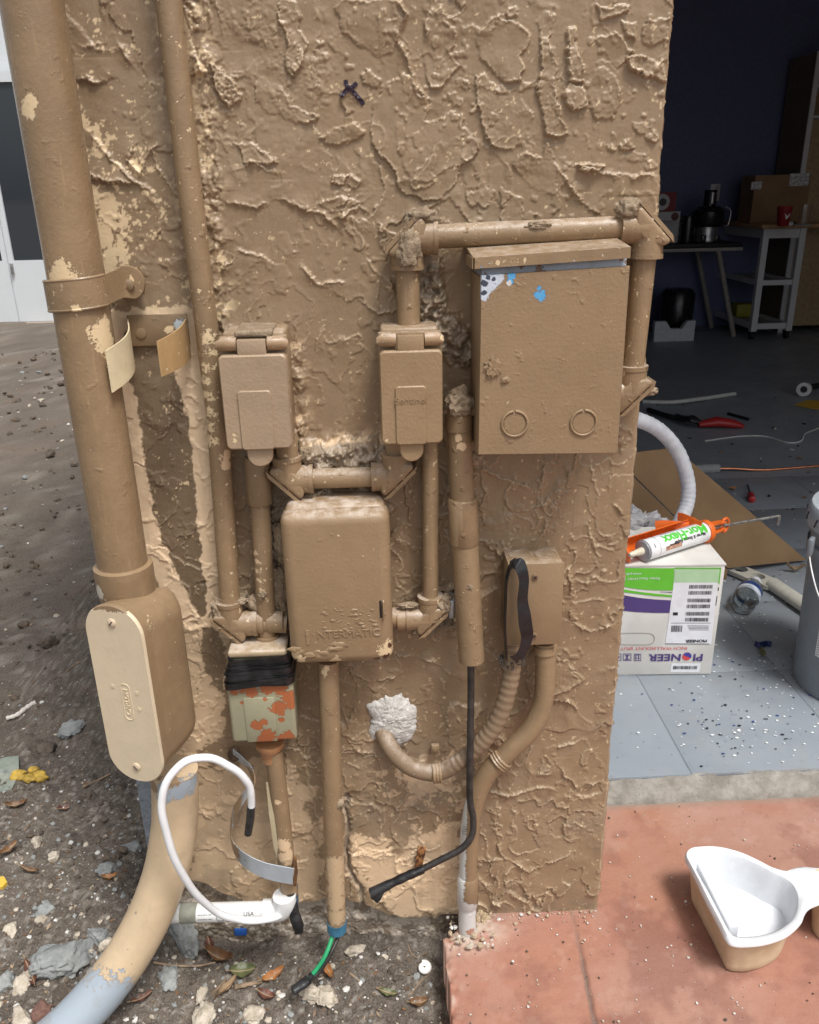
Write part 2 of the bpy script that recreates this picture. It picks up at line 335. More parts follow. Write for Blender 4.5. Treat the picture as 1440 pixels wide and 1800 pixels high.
RIDGES = [WP(q) for q in (
    [(118,70),(150,85),(200,60),(230,100),(245,130),(270,150)], [(140,140),(170,145),(185,140)], [(165,240),(200,280),(230,310),(265,335)], [(140,300),(180,320),(225,320)],
    [(235,265),(225,285),(245,300),(268,258),(280,300),(310,345)], [(345,130),(380,128),(420,135)], [(372,270),(395,300),(440,285),(480,300)], [(395,355),(450,370),(500,350),(560,375),(590,400)],
    [(700,0),(715,30),(700,70),(720,110),(730,150),(745,165)], [(745,20),(747,60)], [(1010,290),(1060,300),(1110,310),(1150,310)], [(1000,330),(1030,360),(1050,375)], [(640,450),(660,480),(690,500),(700,545),(670,555),(640,535)],
    [(955,820),(950,860),(960,920),(930,980)], [(1040,815),(1050,870),(1035,920),(1045,960),(1080,965)], [(1075,815),(1070,870),(1090,900)], [(850,820),(880,840),(930,850)], [(860,960),(900,1000),(910,1040)],
    [(1000,1000),(1010,1060),(1060,1050)], [(990,1160),(1020,1190),(1060,1180)], [(1000,1230),(1030,1270),(1060,1270)], [(985,1350),(1020,1390),(1060,1370)], [(860,1390),(900,1395),(960,1380),(1000,1400)],
    [(865,1440),(880,1500),(930,1530),(1000,1500)], [(980,1310),(1030,1300),(1050,1330)], [(700,1150),(760,1160),(790,1180)], [(775,1190),(790,1230),(810,1270)], [(620,1180),(650,1200),(690,1190)],
    [(520,440),(545,480),(560,500),(600,490)], [(600,380),(630,365),(660,385),(672,405)], [(395,470),(420,440),(470,455)], [(880,860),(900,900),(950,890),(990,870)], [(1000,1090),(1040,1110),(1070,1100)], [(620,1240),(610,1300),(640,1330)], [(410,1340),(430,1400),(420,1450)], [(340,1420),(370,1440),(400,1420)])]
def wall_height(x, z, fields=False):
    nz = lambda s, sd, o=4, g=.5: fbm(x*s, z*s, sd, o, g)
    jx = .005*nz(95, 33, 4, .75); jz = .005*nz(95, 35, 4, .75); wx = x+.012*nz(28, 31, 3)+jx; wz = z+.012*nz(28, 37, 3)+jz
    fine = nz(330, 3, 3); mid = nz(110, 7, 3)
    inr = lambda k, w=.012, sd=0: sstep(-w, w, polydist(x, z, POLY[k])+.012*nz(40, 50+sd, 3))
    smooth = np.maximum.reduce([inr('smooth1'), inr('smooth2'), inr('smooth3')]); dense = np.maximum(inr('dense1', .03), inr('dense2', .03)*.8)
    lowright = sstep(.02, .12, x)*sstep(.78, .7, z)
    act = np.clip(.66+.30*dense+.38*lowright-.34*smooth, 0, 1.15)
    act = act*(1-sstep(-.17, -.21, x)*.3)+.10*sstep(.42, .3, z)*(x < .14)
    # trowelled layers: slow rise to a lip, then a sharp drop along level lines of a warped field
    A = fbm(wx*7.5, wz*5.5, 11, 4, .45); fr = (A*2.6) % 1.0; lip = np.where(fr < .94, (fr/.94)**5.5, np.clip((1-fr)/.06, 0, 1))
    gate = sstep(-.25, .15, nz(10, 13, 3))
    B = fbm(wx*15, wz*11, 17, 4, .5); isl = sstep(.10, .125, B); islip = np.exp(-((B-.122)/.016)**2)
    act2 = act*(1-.62*dense); h = act2*(.0026*lip*gate+.0021*isl*(.35+.65*gate)+.0012*islip*(.3+.7*gate))
    A2 = fbm(wx*12.5, wz*9, 211, 4, .5); fr2 = (A2*2.8) % 1.0; lip2 = np.where(fr2 < .95, (fr2/.95)**7, np.clip((1-fr2)/.05, 0, 1)); gate2 = sstep(-.12, .2, nz(11, 213, 3)); h = h+act*.0019*lip2*gate2*(1-.6*dense)
    # pebbly tops of the islands
    pe = sstep(-.1, .35, nz(22, 19, 2))
    h = h+act*isl*pe*.0007*np.abs(mid)+.00010*fine*(.5+act)+.00035*nz(34, 21, 3)+.0010*nz(6, 23, 2)
    nub = sstep(.42, .62, nz(95, 25, 2)); h = h+nub*(.0002+.0008*act)*sstep(-.15, .3, nz(17, 27, 2))
    # ridges of mud left by the trowel
    rx = x+.0065*nz(60, 71, 5, .75); rz = z+.0065*nz(60, 73, 5, .75); peb = .0013*np.abs(nz(150, 75, 4, .65))
    h = h+inr('dense2', .03)*sstep(-.05, .2, nz(16, 219, 3))*(.0009+1.5*peb)*.9
    for i, pl in enumerate(ISL):
        x0 = min(p[0] for p in pl)-.01; x1 = max(p[0] for p in pl)+.01; z0 = min(p[1] for p in pl)-.01; z1 = max(p[1] for p in pl)+.01
        k = (x > x0) & (x < x1) & (z > z0) & (z < z1)
        d = polydist(rx[k], rz[k], pl); ins = sstep(-.0006, .0006, d); tex = .15 if i in (0, 14, 15) else (1.0 if i % 3 else .6)
        gt = np.clip(.62+.75*n2(x[k]*16, z[k]*16, 200+i)+.25*n2(x[k]*60, z[k]*60, 230+i), .12, 1.25)
        h[k] = h[k]+ins*gt*(.0026+tex*1.4*peb[k])+.0015*gt*np.clip(.5+1.1*n2(x[k]*45, z[k]*45, 260+i), 0, 1)*np.exp(-((d-.0008)/.0012)**2)
    for i, pl in enumerate(RIDGES):
        x0 = min(p[0] for p in pl)-.02; x1 = max(p[0] for p in pl)+.02; z0 = min(p[1] for p in pl)-.02; z1 = max(p[1] for p in pl)+.02
        k = (x > x0) & (x < x1) & (z > z0) & (z < z1)
        d = linedist(rx[k], rz[k], pl); br = .55+.6*n2(x[k]*55, z[k]*55, 80+i)
        sg = lineside(rx[k], rz[k], pl)*(1 if i % 2 else -1); up = np.clip(br, 0, 1.2)
        h[k] = h[k]+.0021*up*np.exp(-(d/.0017)**2)+.0020*up*np.exp(-d/.013)*sstep(-.0007, .0007, sg*np.minimum(d, .01))
    h = h*1.35
    # rough mortar packed round the fittings
    rough = np.zeros_like(x)
    for i, k in enumerate(('mort1', 'mort2', 'mort3', 'mort4', 'mort5', 'mort6')): rough = np.maximum(rough, inr(k, .006, i))
    for i, (e, w_) in enumerate(((EDGE1, .011), (EDGE2, .007), (EDGE3, .009), (EDGE4, .012), (EDGE5, .008), (EDGE6, .008))):
        rough = np.maximum(rough, .42*np.exp(-(linedist(x, z, e)/w_)**2)*sstep(-.5, .25, nz(45, 90+i, 3)))
    h = h+.013*np.maximum(inr('mort1', .008, 0), inr('mort2', .008, 1))
    lumps = np.abs(nz(42, 41, 4, .6)); h = h+rough*(.005+.022*(lumps-.16)+.0035*nz(150, 43, 3)-.006*sstep(.25, .5, nz(60, 45, 3)))
    ck = linedist(x+.006*nz(60, 47, 4, .6), z, CRACK); h = h-.008*np.exp(-(ck/(.0035+.002*nz(25, 49, 2)))**2)
    # bottom: stucco ends in a ragged edge above the bare footing
    qa = .052+.012*nz(20, 61, 3)+.05*sstep(-.22, -.34, x)-.05*sstep(-.12, .05, x)-.1*sstep(.1, .14, x)
    foot = sstep(qa+.002, qa-.003, z); h = h*(1-foot)+foot*(-.014+.006*nz(45, 63, 4, .6)+.002*fine)
    if not fields: return h
    return h, dict(fine=fine, mid=mid, rough=rough, foot=foot, isl=isl*act, inr=inr, nz=nz, ck=ck)
def lineside(x, z, pts):
    d = np.full(x.shape, 9.); s = np.ones(x.shape)
    for (ax, az), (bx, bz) in zip(pts[:-1], pts[1:]):
        ex, ez = bx-ax, bz-az; t = np.clip(((x-ax)*ex+(z-az)*ez)/(ex*ex+ez*ez+1e-12), 0, 1); q = np.hypot(x-ax-t*ex, z-az-t*ez)
        k = q < d; d = np.where(k, q, d); s = np.where(k, np.sign(ex*(z-az)-ez*(x-ax)), s)
    return s
def make_wall():
    d = .0012
    us = np.concatenate([np.linspace(XL-.24, XL-.004, 14), np.arange(XL, XR, d), np.linspace(XR, XR+.012, 9)[1:], np.linspace(XR+.02, XR+.24, 20)])
    zs = np.concatenate([np.arange(ZB, ZT, d)]); nu, nz_ = len(us), len(zs)
    U, Z = np.meshgrid(us, zs); u = U.ravel(); z = Z.ravel()
    xr = XR+.0022*fbm(z*26, z*0+3, 5, 4, .6)
    xx = np.clip(u, XL, XR); h, f = wall_height(xx, z, True)
    X = np.where(u > XR, xr, np.where(u < XL, XL, u)); Y = np.where(u > XR, u-XR, np.where(u < XL, XL-u, 0.))
    k = (u <= XR) & (u > XR-.006); t = np.clip((u-(XR-.006))/.006, 0, 1); X = np.where(k, u+(xr-XR)*t, X)
    fr = (u >= XL) & (u <= XR)
    bev = .0035*np.clip((u-(XR-.0045))/.0045, 0, 1)**2
    Y = np.where(fr, -h+bev, Y); X = np.where(u > XR, X+h*.8*np.exp(-(u-XR)/.05), X); Y = np.where(u > XR, Y+bev-h*np.clip(1-(u-XR)/.01, 0, 1), Y)
    co_ = np.stack([X, Y, z], 1)
    # colours: paint, undercoat, mortar, footing
    n = len(u); C = np.empty((n, 3)); mid = f['mid']; nzz = f['nz']; inr = f['inr']
    C[:] = BROWN; C *= (1+.10*nzz(5, 101, 3)+.06*nzz(60, 103, 3))[:, None]
    def lay(m, c): C[:] = C*(1-m[:, None])+np.array(c)[None]*m[:, None]
    sp = lambda thr, w, s, sd: sstep(thr, thr+w, nzz(s, sd, 4, .65))
    def noisy(k, amp=.02, w=.002, s=60, sd=0): return sstep(-w, w, polydist(xx, z, POLY[k])+amp*nzz(s, 120+sd, 4, .65))
    lay(noisy('strip', .010, .001, 60, 1)*.97, (.74, .555, .365)); lay(noisy('strip2', .03, .002, 40, 2)*.85, TAN)
    lay(noisy('low', .04, .003, 35, 3)*.75, TAN); lay(noisy('low2', .035, .003, 40, 4)*.95, tuple(c*1.08 for c in TAN)); lay(noisy('low3', .06, .002, 50, 5), TAN)
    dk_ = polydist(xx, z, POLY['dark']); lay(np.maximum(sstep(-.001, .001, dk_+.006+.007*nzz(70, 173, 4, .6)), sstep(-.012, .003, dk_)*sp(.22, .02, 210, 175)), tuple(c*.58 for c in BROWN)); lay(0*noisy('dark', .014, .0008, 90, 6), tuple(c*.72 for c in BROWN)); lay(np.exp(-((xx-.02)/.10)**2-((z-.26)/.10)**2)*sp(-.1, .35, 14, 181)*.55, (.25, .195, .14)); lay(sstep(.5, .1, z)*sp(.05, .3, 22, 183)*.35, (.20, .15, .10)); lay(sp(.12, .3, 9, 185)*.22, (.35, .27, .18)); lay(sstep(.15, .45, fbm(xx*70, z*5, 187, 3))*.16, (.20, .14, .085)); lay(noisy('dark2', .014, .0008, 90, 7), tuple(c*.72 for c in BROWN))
    for i in range(1, 6): lay(noisy('flakes%d' % i, .045, .001, 110, 10+i), CREAM)
    strip_near = sstep(-.15, -.25, xx)*sstep(.93, .99, z)
    lay(strip_near*sp(.44, .02, 85, 131), CREAM)
    lay(sp(.53, .03, 140, 133)*.8, CREAM)
    for e, w_, sd in ((EDGE1, .012, 1), (EDGE2, .014, 2), (EDGE3, .012, 3)):
        lay(np.exp(-(linedist(xx, z, e)/w_)**2)*sp(.12, .08, 90, 140+sd)*.9, CREAM if sd != 3 else TAN)
    ro = f['rough']; rg = sstep(.42, .62, ro); lay(rg*(.85+.15*nzz(50, 151, 3)), (.24, .185, .13))
    lay(rg*sp(.15, .15, 70, 153)*.6, (.42, .34, .26))
    lay(np.exp(-(f['ck']/.005)**2)*.8, (.30, .245, .19))
    # rubbed pale spots where the undercoat shows on high points
    lay(sstep(.0042, .0065, h)*sp(-.05, .2, 130, 155)*.55*(1-ro), (.56, .42, .28))
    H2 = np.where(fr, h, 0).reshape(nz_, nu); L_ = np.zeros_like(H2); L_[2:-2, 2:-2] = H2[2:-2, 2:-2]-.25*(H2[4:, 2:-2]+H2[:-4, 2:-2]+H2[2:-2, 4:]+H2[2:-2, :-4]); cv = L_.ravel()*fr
    lay(sstep(.00025, .0011, cv)*.62*sp(-.4, .5, 50, 171)*(1-rg*.8), (.56, .43, .285))  # convex lips tinted paler: paint wear plus ridge highlights put into the colour
    lay(f['foot'], (.42, .36, .29)); lay(f['foot']*sp(.05, .2, 30, 157)*.85, (.16, .115, .075)); lay(f['foot']*sp(.25, .1, 60, 159)*.7, (.55, .50, .43))
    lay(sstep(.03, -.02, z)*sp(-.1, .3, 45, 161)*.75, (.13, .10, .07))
    lay(noisy('grey', .012, .003, 50, 20), (.25, .29, .34)); lay(noisy('grey', .012, .003, 50, 20)*sp(.0, .2, 260, 177)*.6, (.15, .17, .20))
    fs = np.arange(nu*nz_).reshape(nz_, nu); q = np.stack([fs[:-1, :-1], fs[:-1, 1:], fs[1:, 1:], fs[1:, :-1]], -1).reshape(-1, 4)
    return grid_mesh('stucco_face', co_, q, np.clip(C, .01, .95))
def grid_mesh(name, co_, q, C=None):
    me = bpy.data.meshes.new(name); me.vertices.add(len(co_)); me.vertices.foreach_set('co', co_.astype(np.float32).ravel())
    me.loops.add(q.size); me.loops.foreach_set('vertex_index', q.astype(np.int32).ravel()); me.polygons.add(len(q))
    me.polygons.foreach_set('loop_start', np.arange(0, q.size, 4, dtype=np.int32)); me.update(calc_edges=True); me.validate()
    me.polygons.foreach_set('use_smooth', [True]*len(me.polygons))
    if C is not None:
        a = me.color_attributes.new('tint', 'FLOAT_COLOR', 'POINT'); a.data.foreach_set('color', np.concatenate([C, np.ones((len(C), 1))], 1).astype(np.float32).ravel())
    me.update(); return me
def tinted(name, rough=.5, bump=.5, bscale=420, bd=.0006, var=.12, spec=.5, seed=0, b2=0, b2s=90, b2d=.003):
    t = NT(name); a = t.n('ShaderNodeAttribute'); a.attribute_name = 'tint'
    m = t.ss(t.noise(380, 4, .65, off=seed), .3, .7); col = t.mix(m, t.mix(var, a.outputs['Color'], (0, 0, 0)), t.mix(var, a.outputs['Color'], (1, .95, .88)))
    nrm = t.bump(t.noise(bscale, 5, .65, off=seed), bump, bd)
    if b2: nrm = t.bump(t.noise(b2s, 5, .65, off=seed+3), b2, b2d, nrm)
    return t.done(col, t.lin(t.noise(60, 4, .6), .3, .7, rough-.1, rough+.12), nrm, **{'Specular IOR Level': spec})
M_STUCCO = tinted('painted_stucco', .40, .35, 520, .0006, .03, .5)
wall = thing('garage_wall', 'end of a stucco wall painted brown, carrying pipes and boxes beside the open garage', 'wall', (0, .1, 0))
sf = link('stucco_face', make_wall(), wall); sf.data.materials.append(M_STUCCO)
M_BROWNWALL = paint('upper_stucco', BROWN, .55, bump=.8, lumps=.8)
MB().box((XL, 0, ZT), (XR, .236, 2.9)).build('upper_face', M_BROWNWALL, wall, 0)
# black felt-pen cross on the stucco
def on_wall(pts2, wd, off=.0011):
    mb = MB(); pts = cr([V(a, 0, b) for a, b in pts2], 16)
    xs = np.array([p.x for p in pts]); zs = np.array([p.z for p in pts]); n = len(pts); vs = []
    for i in range(n):
        t = (pts[min(i+1, n-1)]-pts[max(i-1, 0)]).normalized(); s = V(-t.z, 0, t.x)
        ww = wd*(.75+.5*abs(math.sin(i*1.7)))*(.35 if i in (0, n-1) else 1)
        for k in (-1, -.6, -.2, .2, .6, 1): vs.append(pts[i]+s*(k*ww/2))
    a = np.array([tuple(v) for v in vs]); hq = [wall_height(a[:, 0]+dx, a[:, 2]+dz) for dx in (-.0008, .0, .0008) for dz in (-.0008, 0., .0008)]; a[:, 1] = -np.max(hq, axis=0)-off
    return mb.add(a, [(i*6+j, i*6+j+1, i*6+7+j, i*6+6+j) for i in range(n-1) for j in range(5)])
M_INK = plain('felt_pen_ink', (.02, .008, .022), .35)
for pts in ([(607,140),(611,152),(622,162),(640,184)], [(628,146),(617,154),(608,160),(599,171)]):
    on_wall(WP(pts), .0042).build('marker_stroke', M_INK, wall, 0)
# ------------------------------------------------------------------ garage shell
FZ = .04; GX0, GX1, GY1, GH = .30, 4.6, 5.55, 2.75
M_NAVY = plain('navy_wall_paint', (.105, .125, .245), .55, bump=.25, bscale=150)
M_DARKCEIL = plain('ceiling_paint', (.55, .55, .54), .7)
OPX = 3.6
tag(MB().box((GX0-.12, .236, 0), (GX0, GY1+.12, GH)).build('garage_side_wall', M_NAVY, None, 0), 'dark side wall of the garage behind the stucco wall end', 'wall')
bw = tag(MB().box((GX0, GY1, 0), (GX1, GY1+.12, GH)).build('garage_back_wall', M_NAVY, None, 0), 'navy painted wall at the back of the garage', 'wall')
tag(MB().box((GX1, 0, 0), (GX1+.2, GY1+.12, GH)).build('garage_far_wall', M_NAVY, None, 0), 'dark garage wall on the far right side', 'wall')
tag(MB().box((XL, 0, GH), (GX1+.2, GY1+.12, GH+.15)).build('garage_ceiling', M_DARKCEIL, None, 0), kind='structure')
tag(MB().box((XR+.002, .02, 2.4), (OPX, .22, GH)).build('door_header', M_BROWNWALL, None, 0), 'stucco header above the garage opening', 'wall')
tag(MB().box((OPX+.002, .0, -.02), (GX1, .22, GH)).build('garage_front_wall', M_BROWNWALL, None, 0), 'stucco wall on the far side of the garage opening', 'wall')
# ------------------------------------------------------------------ garage floor of painted tiles
def tile_mat():
    t = NT('grey_floor_paint'); p = t.pos()
    n1 = t.noise(3, 5, .6); n2_ = t.noise(14, 5, .65, off=2)
    c = t.mix(t.ss(n1, .3, .7), (.225, .255, .285), (.285, .315, .345)); c = t.mix(t.math('MULTIPLY', t.ss(n2_, .5, .75), .35), c, (.30, .29, .27))
    c = t.mix(t.math('MULTIPLY', t.ss(t.noise(45, 5, .7, off=5), .58, .72), .45), c, (.15, .17, .19))
    return t.done(c, t.lin(t.noise(9, 4, .6, off=4), .3, .7, .32, .55), t.bump(t.noise(160, 4, .6), .22, .001, t.bump(t.noise(9, 3), .3, .004)))
M_TILE = tile_mat(); M_GROUT = plain('floor_grout', (.19, .215, .24), .6, bump=.5)
gfl = tag(MB().box((GX0-.1, .262, -.1), (GX1, GY1, FZ-.0010)).build('garage_floor', M_GROUT, None, 0), kind='structure')
def tile_mesh(w, d, name):
    mb = MB(); mb.rbox((-w/2, -d/2, -.02), (w/2, d/2, 0), .0010, 2); o = mb.build(name, M_TILE); me = o.data; bpy.data.objects.remove(o); return me
T = 1/3; TX0, TY0 = .5845-T, .612
rnd = random.Random(3); tm = tile_mesh(T-.003, T-.003, 'tile'); tf_ = MB().box((-T/2+.0003, -T/2+.0003, -.02), (T/2-.0003, T/2-.0003, 0)).build('tile_far', M_TILE, None, 0); tfar = tf_.data; bpy.data.objects.remove(tf_); tm0 = tile_mesh(T-.003, TY0-.266-.0015, 'tile_front')
for i in range(0, 12):
    for j in range(-1, 15):
        x = TX0+(i+.5)*T; y = TY0+(j+.5)*T
        if x+T/2 > GX1 or y+T/2 > GY1: continue
        if x < .2+y*.25: continue
        o = bpy.data.objects.new('tile', tm0 if j < 0 else (tm if j < 4 else tfar)); COL.objects.link(o); o.parent = gfl
        o.location = (x, y if j >= 0 else (.266+TY0-.0015)/2, FZ)
# decorative paint flakes scattered on the floor
def flakes():
    mb = MB(); r = random.Random(8)
    def fl(x, y, s, mi):
        a = r.uniform(0, 6.28); n = r.choice((4, 5, 5, 6)); z = FZ+.0012+r.uniform(0, .0012)
        pts = [V(x+s*(.6+.5*r.random())*math.cos(a+6.28*k/n), y+s*(.45+.4*r.random())*math.sin(a+6.28*k/n), z+r.uniform(0, .0006)) for k in range(n)]
        mb.add(pts, [tuple(range(n))], mi)
    cl = [G(1350, 1400-15, FZ)+V(0, -.02, 0), G(1300, 1275, FZ), G(1390, 1215, FZ), G(1350, 1170, FZ), G(1330, 1080, FZ), G(1290, 1290, FZ)]
    cl[0] = G(1305, 1278, FZ)
    for _ in range(620):
        if r.random() < .33: c = r.choice(cl); x, y = r.gauss(c.x, .075), r.gauss(c.y, .05)
        else: x, y = r.uniform(.4, 1.25), r.uniform(.28, 1.25)
        if y < .272: continue
        fl(x, y, r.choice((.0014, .002, .0026, .0034, .0044)), r.choices((0, 1, 2), (5, 4, 1.3))[0])
    for _ in range(520): fl(r.uniform(.6, 2.6), r.uniform(.9, 3.0), r.uniform(.002, .006), r.choices((0, 1, 2, 3), (4, 4, 1, 2))[0])
    return mb
tag(flakes().build('paint_flakes', [plain('white_flake', (.75, .76, .76), .5), plain('black_flake', (.015, .016, .02), .5), plain('blue_flake', (.03, .06, .22), .5), plain('brown_flake', (.16, .11, .07), .7)], None, 0),
    'white, black and blue decorative flakes scattered over the grey floor', 'flakes', kind='stuff')
# ------------------------------------------------------------------ threshold and red patio
def concrete(name, a, b, rough=.85, s=25, bump=.7):
    t = NT(name); c = t.mix(t.ss(t.noise(s, 6, .65), .35, .68), a, b); c = t.mix(t.math('MULTIPLY', t.ss(t.noise(s*7, 5, .7, off=3), .55, .7), .6), c, tuple(q*.5 for q in a))
    return t.done(c, rough, t.bump(t.noise(s*12, 5, .7), bump, .0012, t.bump(t.noise(s*2, 4, .6, off=2), bump, .004)))
M_CONC = concrete('threshold_concrete', (.20, .185, .16), (.33, .31, .275))
def curb():
    n = 240; prof = [(.228, -.02), (.236, .004), (.244, .014), (.255, .030), (.262, .0385), (.2655, .0392)]; vs = []
    for i in range(n):
        x = .30+i*(2.7/n)
        for k, (y, z) in enumerate(prof): vs.append((x, y+.003*float(n2(np.array(x*30), np.array(k*1.), 3)), z+.0022*float(n2(np.array(x*60), np.array(k*3.), 5))))
    m = len(prof); return MB().add(vs, [(i*m+j, i*m+m+j, i*m+m+j+1, i*m+j+1) for i in range(n-1) for j in range(m-1)])
tag(curb().build('threshold', M_CONC, None, 60), 'worn concrete edge between the grey garage floor and red patio', 'threshold', kind='structure')
def patio():
    xs = np.concatenate([np.arange(.05, .95, .0028), np.linspace(.96, 3.2, 40)]); ys = np.concatenate([np.linspace(-2.5, -.36, 24), np.arange(-.35, .236, .0028)])
    X, Y = np.meshgrid(xs, ys); x = X.ravel(); y = Y.ravel()
    ex = .076+.006*fbm(y*14, y*0, 3, 4, .6)+np.where(y > -.046, np.minimum(y+.046, .05)*1.7, 0)*(y < .02)
    nx = np.maximum(x, ex); z = .0018*fbm(x*9, y*9, 1, 3)+.0006*fbm(x*90, y*90, 2, 3)
    gl = [(.291, .24), (.289, -.03), (.284, -.12), (.272, -.30), (.25, -.6)]; gd = linedist(x+.002*fbm(x*60, y*60, 7, 3), y, gl)
    g = np.exp(-(gd/.0032)**2)*(.35+.65*sstep(-.02, -.12, y)); z = z-.006*g
    rag = np.exp(-(x-ex)/.012); z = z-.006*rag*sstep(-.3, .5, fbm(x*70, y*70, 9, 3))-np.where(x <= ex, 1, 0)*.0
    hump = np.exp(-(((x-.115)/.05)**2+((y+.03)/.03)**2)); rub = hump*(.010+.010*fbm(x*80, y*80, 12, 4, .6)); z = z+np.maximum(rub, 0)
    z = np.where(x < ex-.004, -.12, z)
    C = np.empty((len(x), 3)); C[:] = (.345, .158, .108)
    def lay(m, c): C[:] = C*(1-m[:, None])+np.array(c)[None]*m[:, None]
    lay(sstep(-.25, .35, fbm(x*6, y*6, 21, 4))*.8, (.385, .21, .155)); lay(sstep(.0, .5, fbm(x*4, y*4, 23, 4))*.55, (.385, .175, .105)); lay(sstep(.0, .4, fbm(x*11, y*11, 25, 5, .6))*.65, (.23, .098, .070))
    lay(sstep(.10, .24, y)*.45*sstep(-.4, .3, fbm(x*8, y*8, 27, 4)), (.42, .27, .225)); lay(sstep(.3, .5, fbm(x*35, y*35, 29, 4, .6))*.2, (.47, .30, .23)); lay(sstep(.42, .6, fbm(x*70, y*70, 31, 3))*.25, (.22, .10, .07))
    lay(np.exp(-(np.abs(x-ex)/.02)**2)*.6*sstep(-.3, .3, fbm(x*50, y*50, 33, 3)), (.50, .40, .33)); lay(np.clip(hump*1.4, 0, 1)*sstep(-.25, .2, fbm(x*60, y*60, 35, 4)), (.46, .37, .30)); lay(g*.9, (.16, .12, .10))
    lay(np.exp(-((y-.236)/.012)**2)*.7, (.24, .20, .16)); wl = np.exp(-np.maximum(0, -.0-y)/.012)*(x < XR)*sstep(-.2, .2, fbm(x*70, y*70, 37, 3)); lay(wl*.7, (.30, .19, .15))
    dv = fbm(x*16, y*16, 41, 5, .65); lay(sstep(.32, .36, dv)*.10, (.5, .36, .30))
    ny, nx_ = len(ys), len(xs); fs = np.arange(ny*nx_).reshape(ny, nx_); q = np.stack([fs[:-1, :-1], fs[:-1, 1:], fs[1:, 1:], fs[1:, :-1]], -1).reshape(-1, 4)
    return grid_mesh('patio', np.stack([nx, y, z], 1), q, np.clip(C, .01, .9))
pt = tag(link('patio', patio()), 'worn red stained concrete patio slab', kind='structure'); pt.data.materials.append(tinted('red_concrete', .58, .3, 300, .0007, .03, .4, 4, .25, 60, .002))
# ------------------------------------------------------------------ soil
def soil_z(x, y, fine=True):
    x = np.asarray(x, float); y = np.asarray(y, float)
    z = -.050+.055*sstep(-.22, -.55, x)+.02*fbm(x*2.2, y*2.2, 3, 3)+.012*fbm(x*9, y*9, 5, 3)
    z = z+sstep(.2, .9, y)*(.018*fbm(x*5, y*5, 13, 4, .6)+.012*np.abs(fbm(x*14, y*14, 15, 4, .6)))
    if fine: z = z+.008*fbm(x*32, y*32, 7, 4, .6)+.0045*fbm(x*110, y*110, 9, 3, .6)+.005*sstep(.2, .5, fbm(x*55, y*55, 11, 3))
    z = z+np.exp(-np.maximum(0, -y)/.03)*.010*(np.abs(x+.1) < .4)
    return z-.02*np.exp(-((x-.09)/.05)**2)
def soil():
    xs = np.concatenate([-np.geomspace(14, .9, 70)[:-1], np.arange(-.9, .15, .0042)]); ys = np.concatenate([np.linspace(-2.5, -.5, 24)[:-1], np.arange(-.5, .35, .0042), .35+np.cumsum(np.geomspace(.0045, .35, 130))])
    X, Y = np.meshgrid(xs, ys); x = X.ravel(); y = Y.ravel(); z = soil_z(x, y)
    C = np.empty((len(x), 3)); C[:] = (.076, .057, .042)
    def lay(m, c): C[:] = C*(1-m[:, None])+np.array(c)[None]*m[:, None]
    lay(sstep(-.2, .4, fbm(x*5, y*5, 21, 4))*.8, (.110, .086, .065)); lay(sstep(.0, .5, fbm(x*14, y*14, 23, 5, .6))*.7, (.055, .041, .030)); lay(sstep(.15, .5, fbm(x*60, y*60, 25, 4, .6))*.5, (.22, .185, .15)); lay(sstep(.25, .5, fbm(x*40, y*40, 27, 4, .6))*.5, (.045, .034, .026))
    lay(sstep(.4, .55, fbm(x*150, y*150, 29, 2))*.5, (.36, .33, .29)); lay(sstep(.25, .6, fbm(x*4, y*9, 31, 4))*.35*sstep(.3, .8, y), (.20, .10, .055))
    lay(sstep(.4, 2.0, y)*.5, (.135, .106, .079)); lay(sstep(.3, .8, y)*sstep(.0, .35, fbm(x*11, y*7, 43, 5, .65))*.7, (.075, .055, .04)); lay(sstep(.3, .8, y)*sstep(.3, .5, fbm(x*25, y*17, 45, 4, .65))*.35, (.27, .225, .18))
    ny, nx_ = len(ys), len(xs); fs = np.arange(ny*nx_).reshape(ny, nx_); q = np.stack([fs[:-1, :-1], fs[:-1, 1:], fs[1:, 1:], fs[1:, :-1]], -1).reshape(-1, 4)
    return grid_mesh('soil', np.stack([x, y, z], 1), q, np.clip(C, .01, .9))
sl = tag(link('soil', soil()), 'dark brown bare soil', kind='structure'); sl.data.materials.append(tinted('dark_soil', .95, .9, 260, .0016, .10, .15, 6, .8, 38, .010))
M_GROUND = concrete('far_ground', (.15, .125, .10), (.23, .20, .16), .95, 4)
tag(MB().box((-200, -200, -.4), (200, 200, -.14)).build('ground', M_GROUND, None, 0), kind='structure')
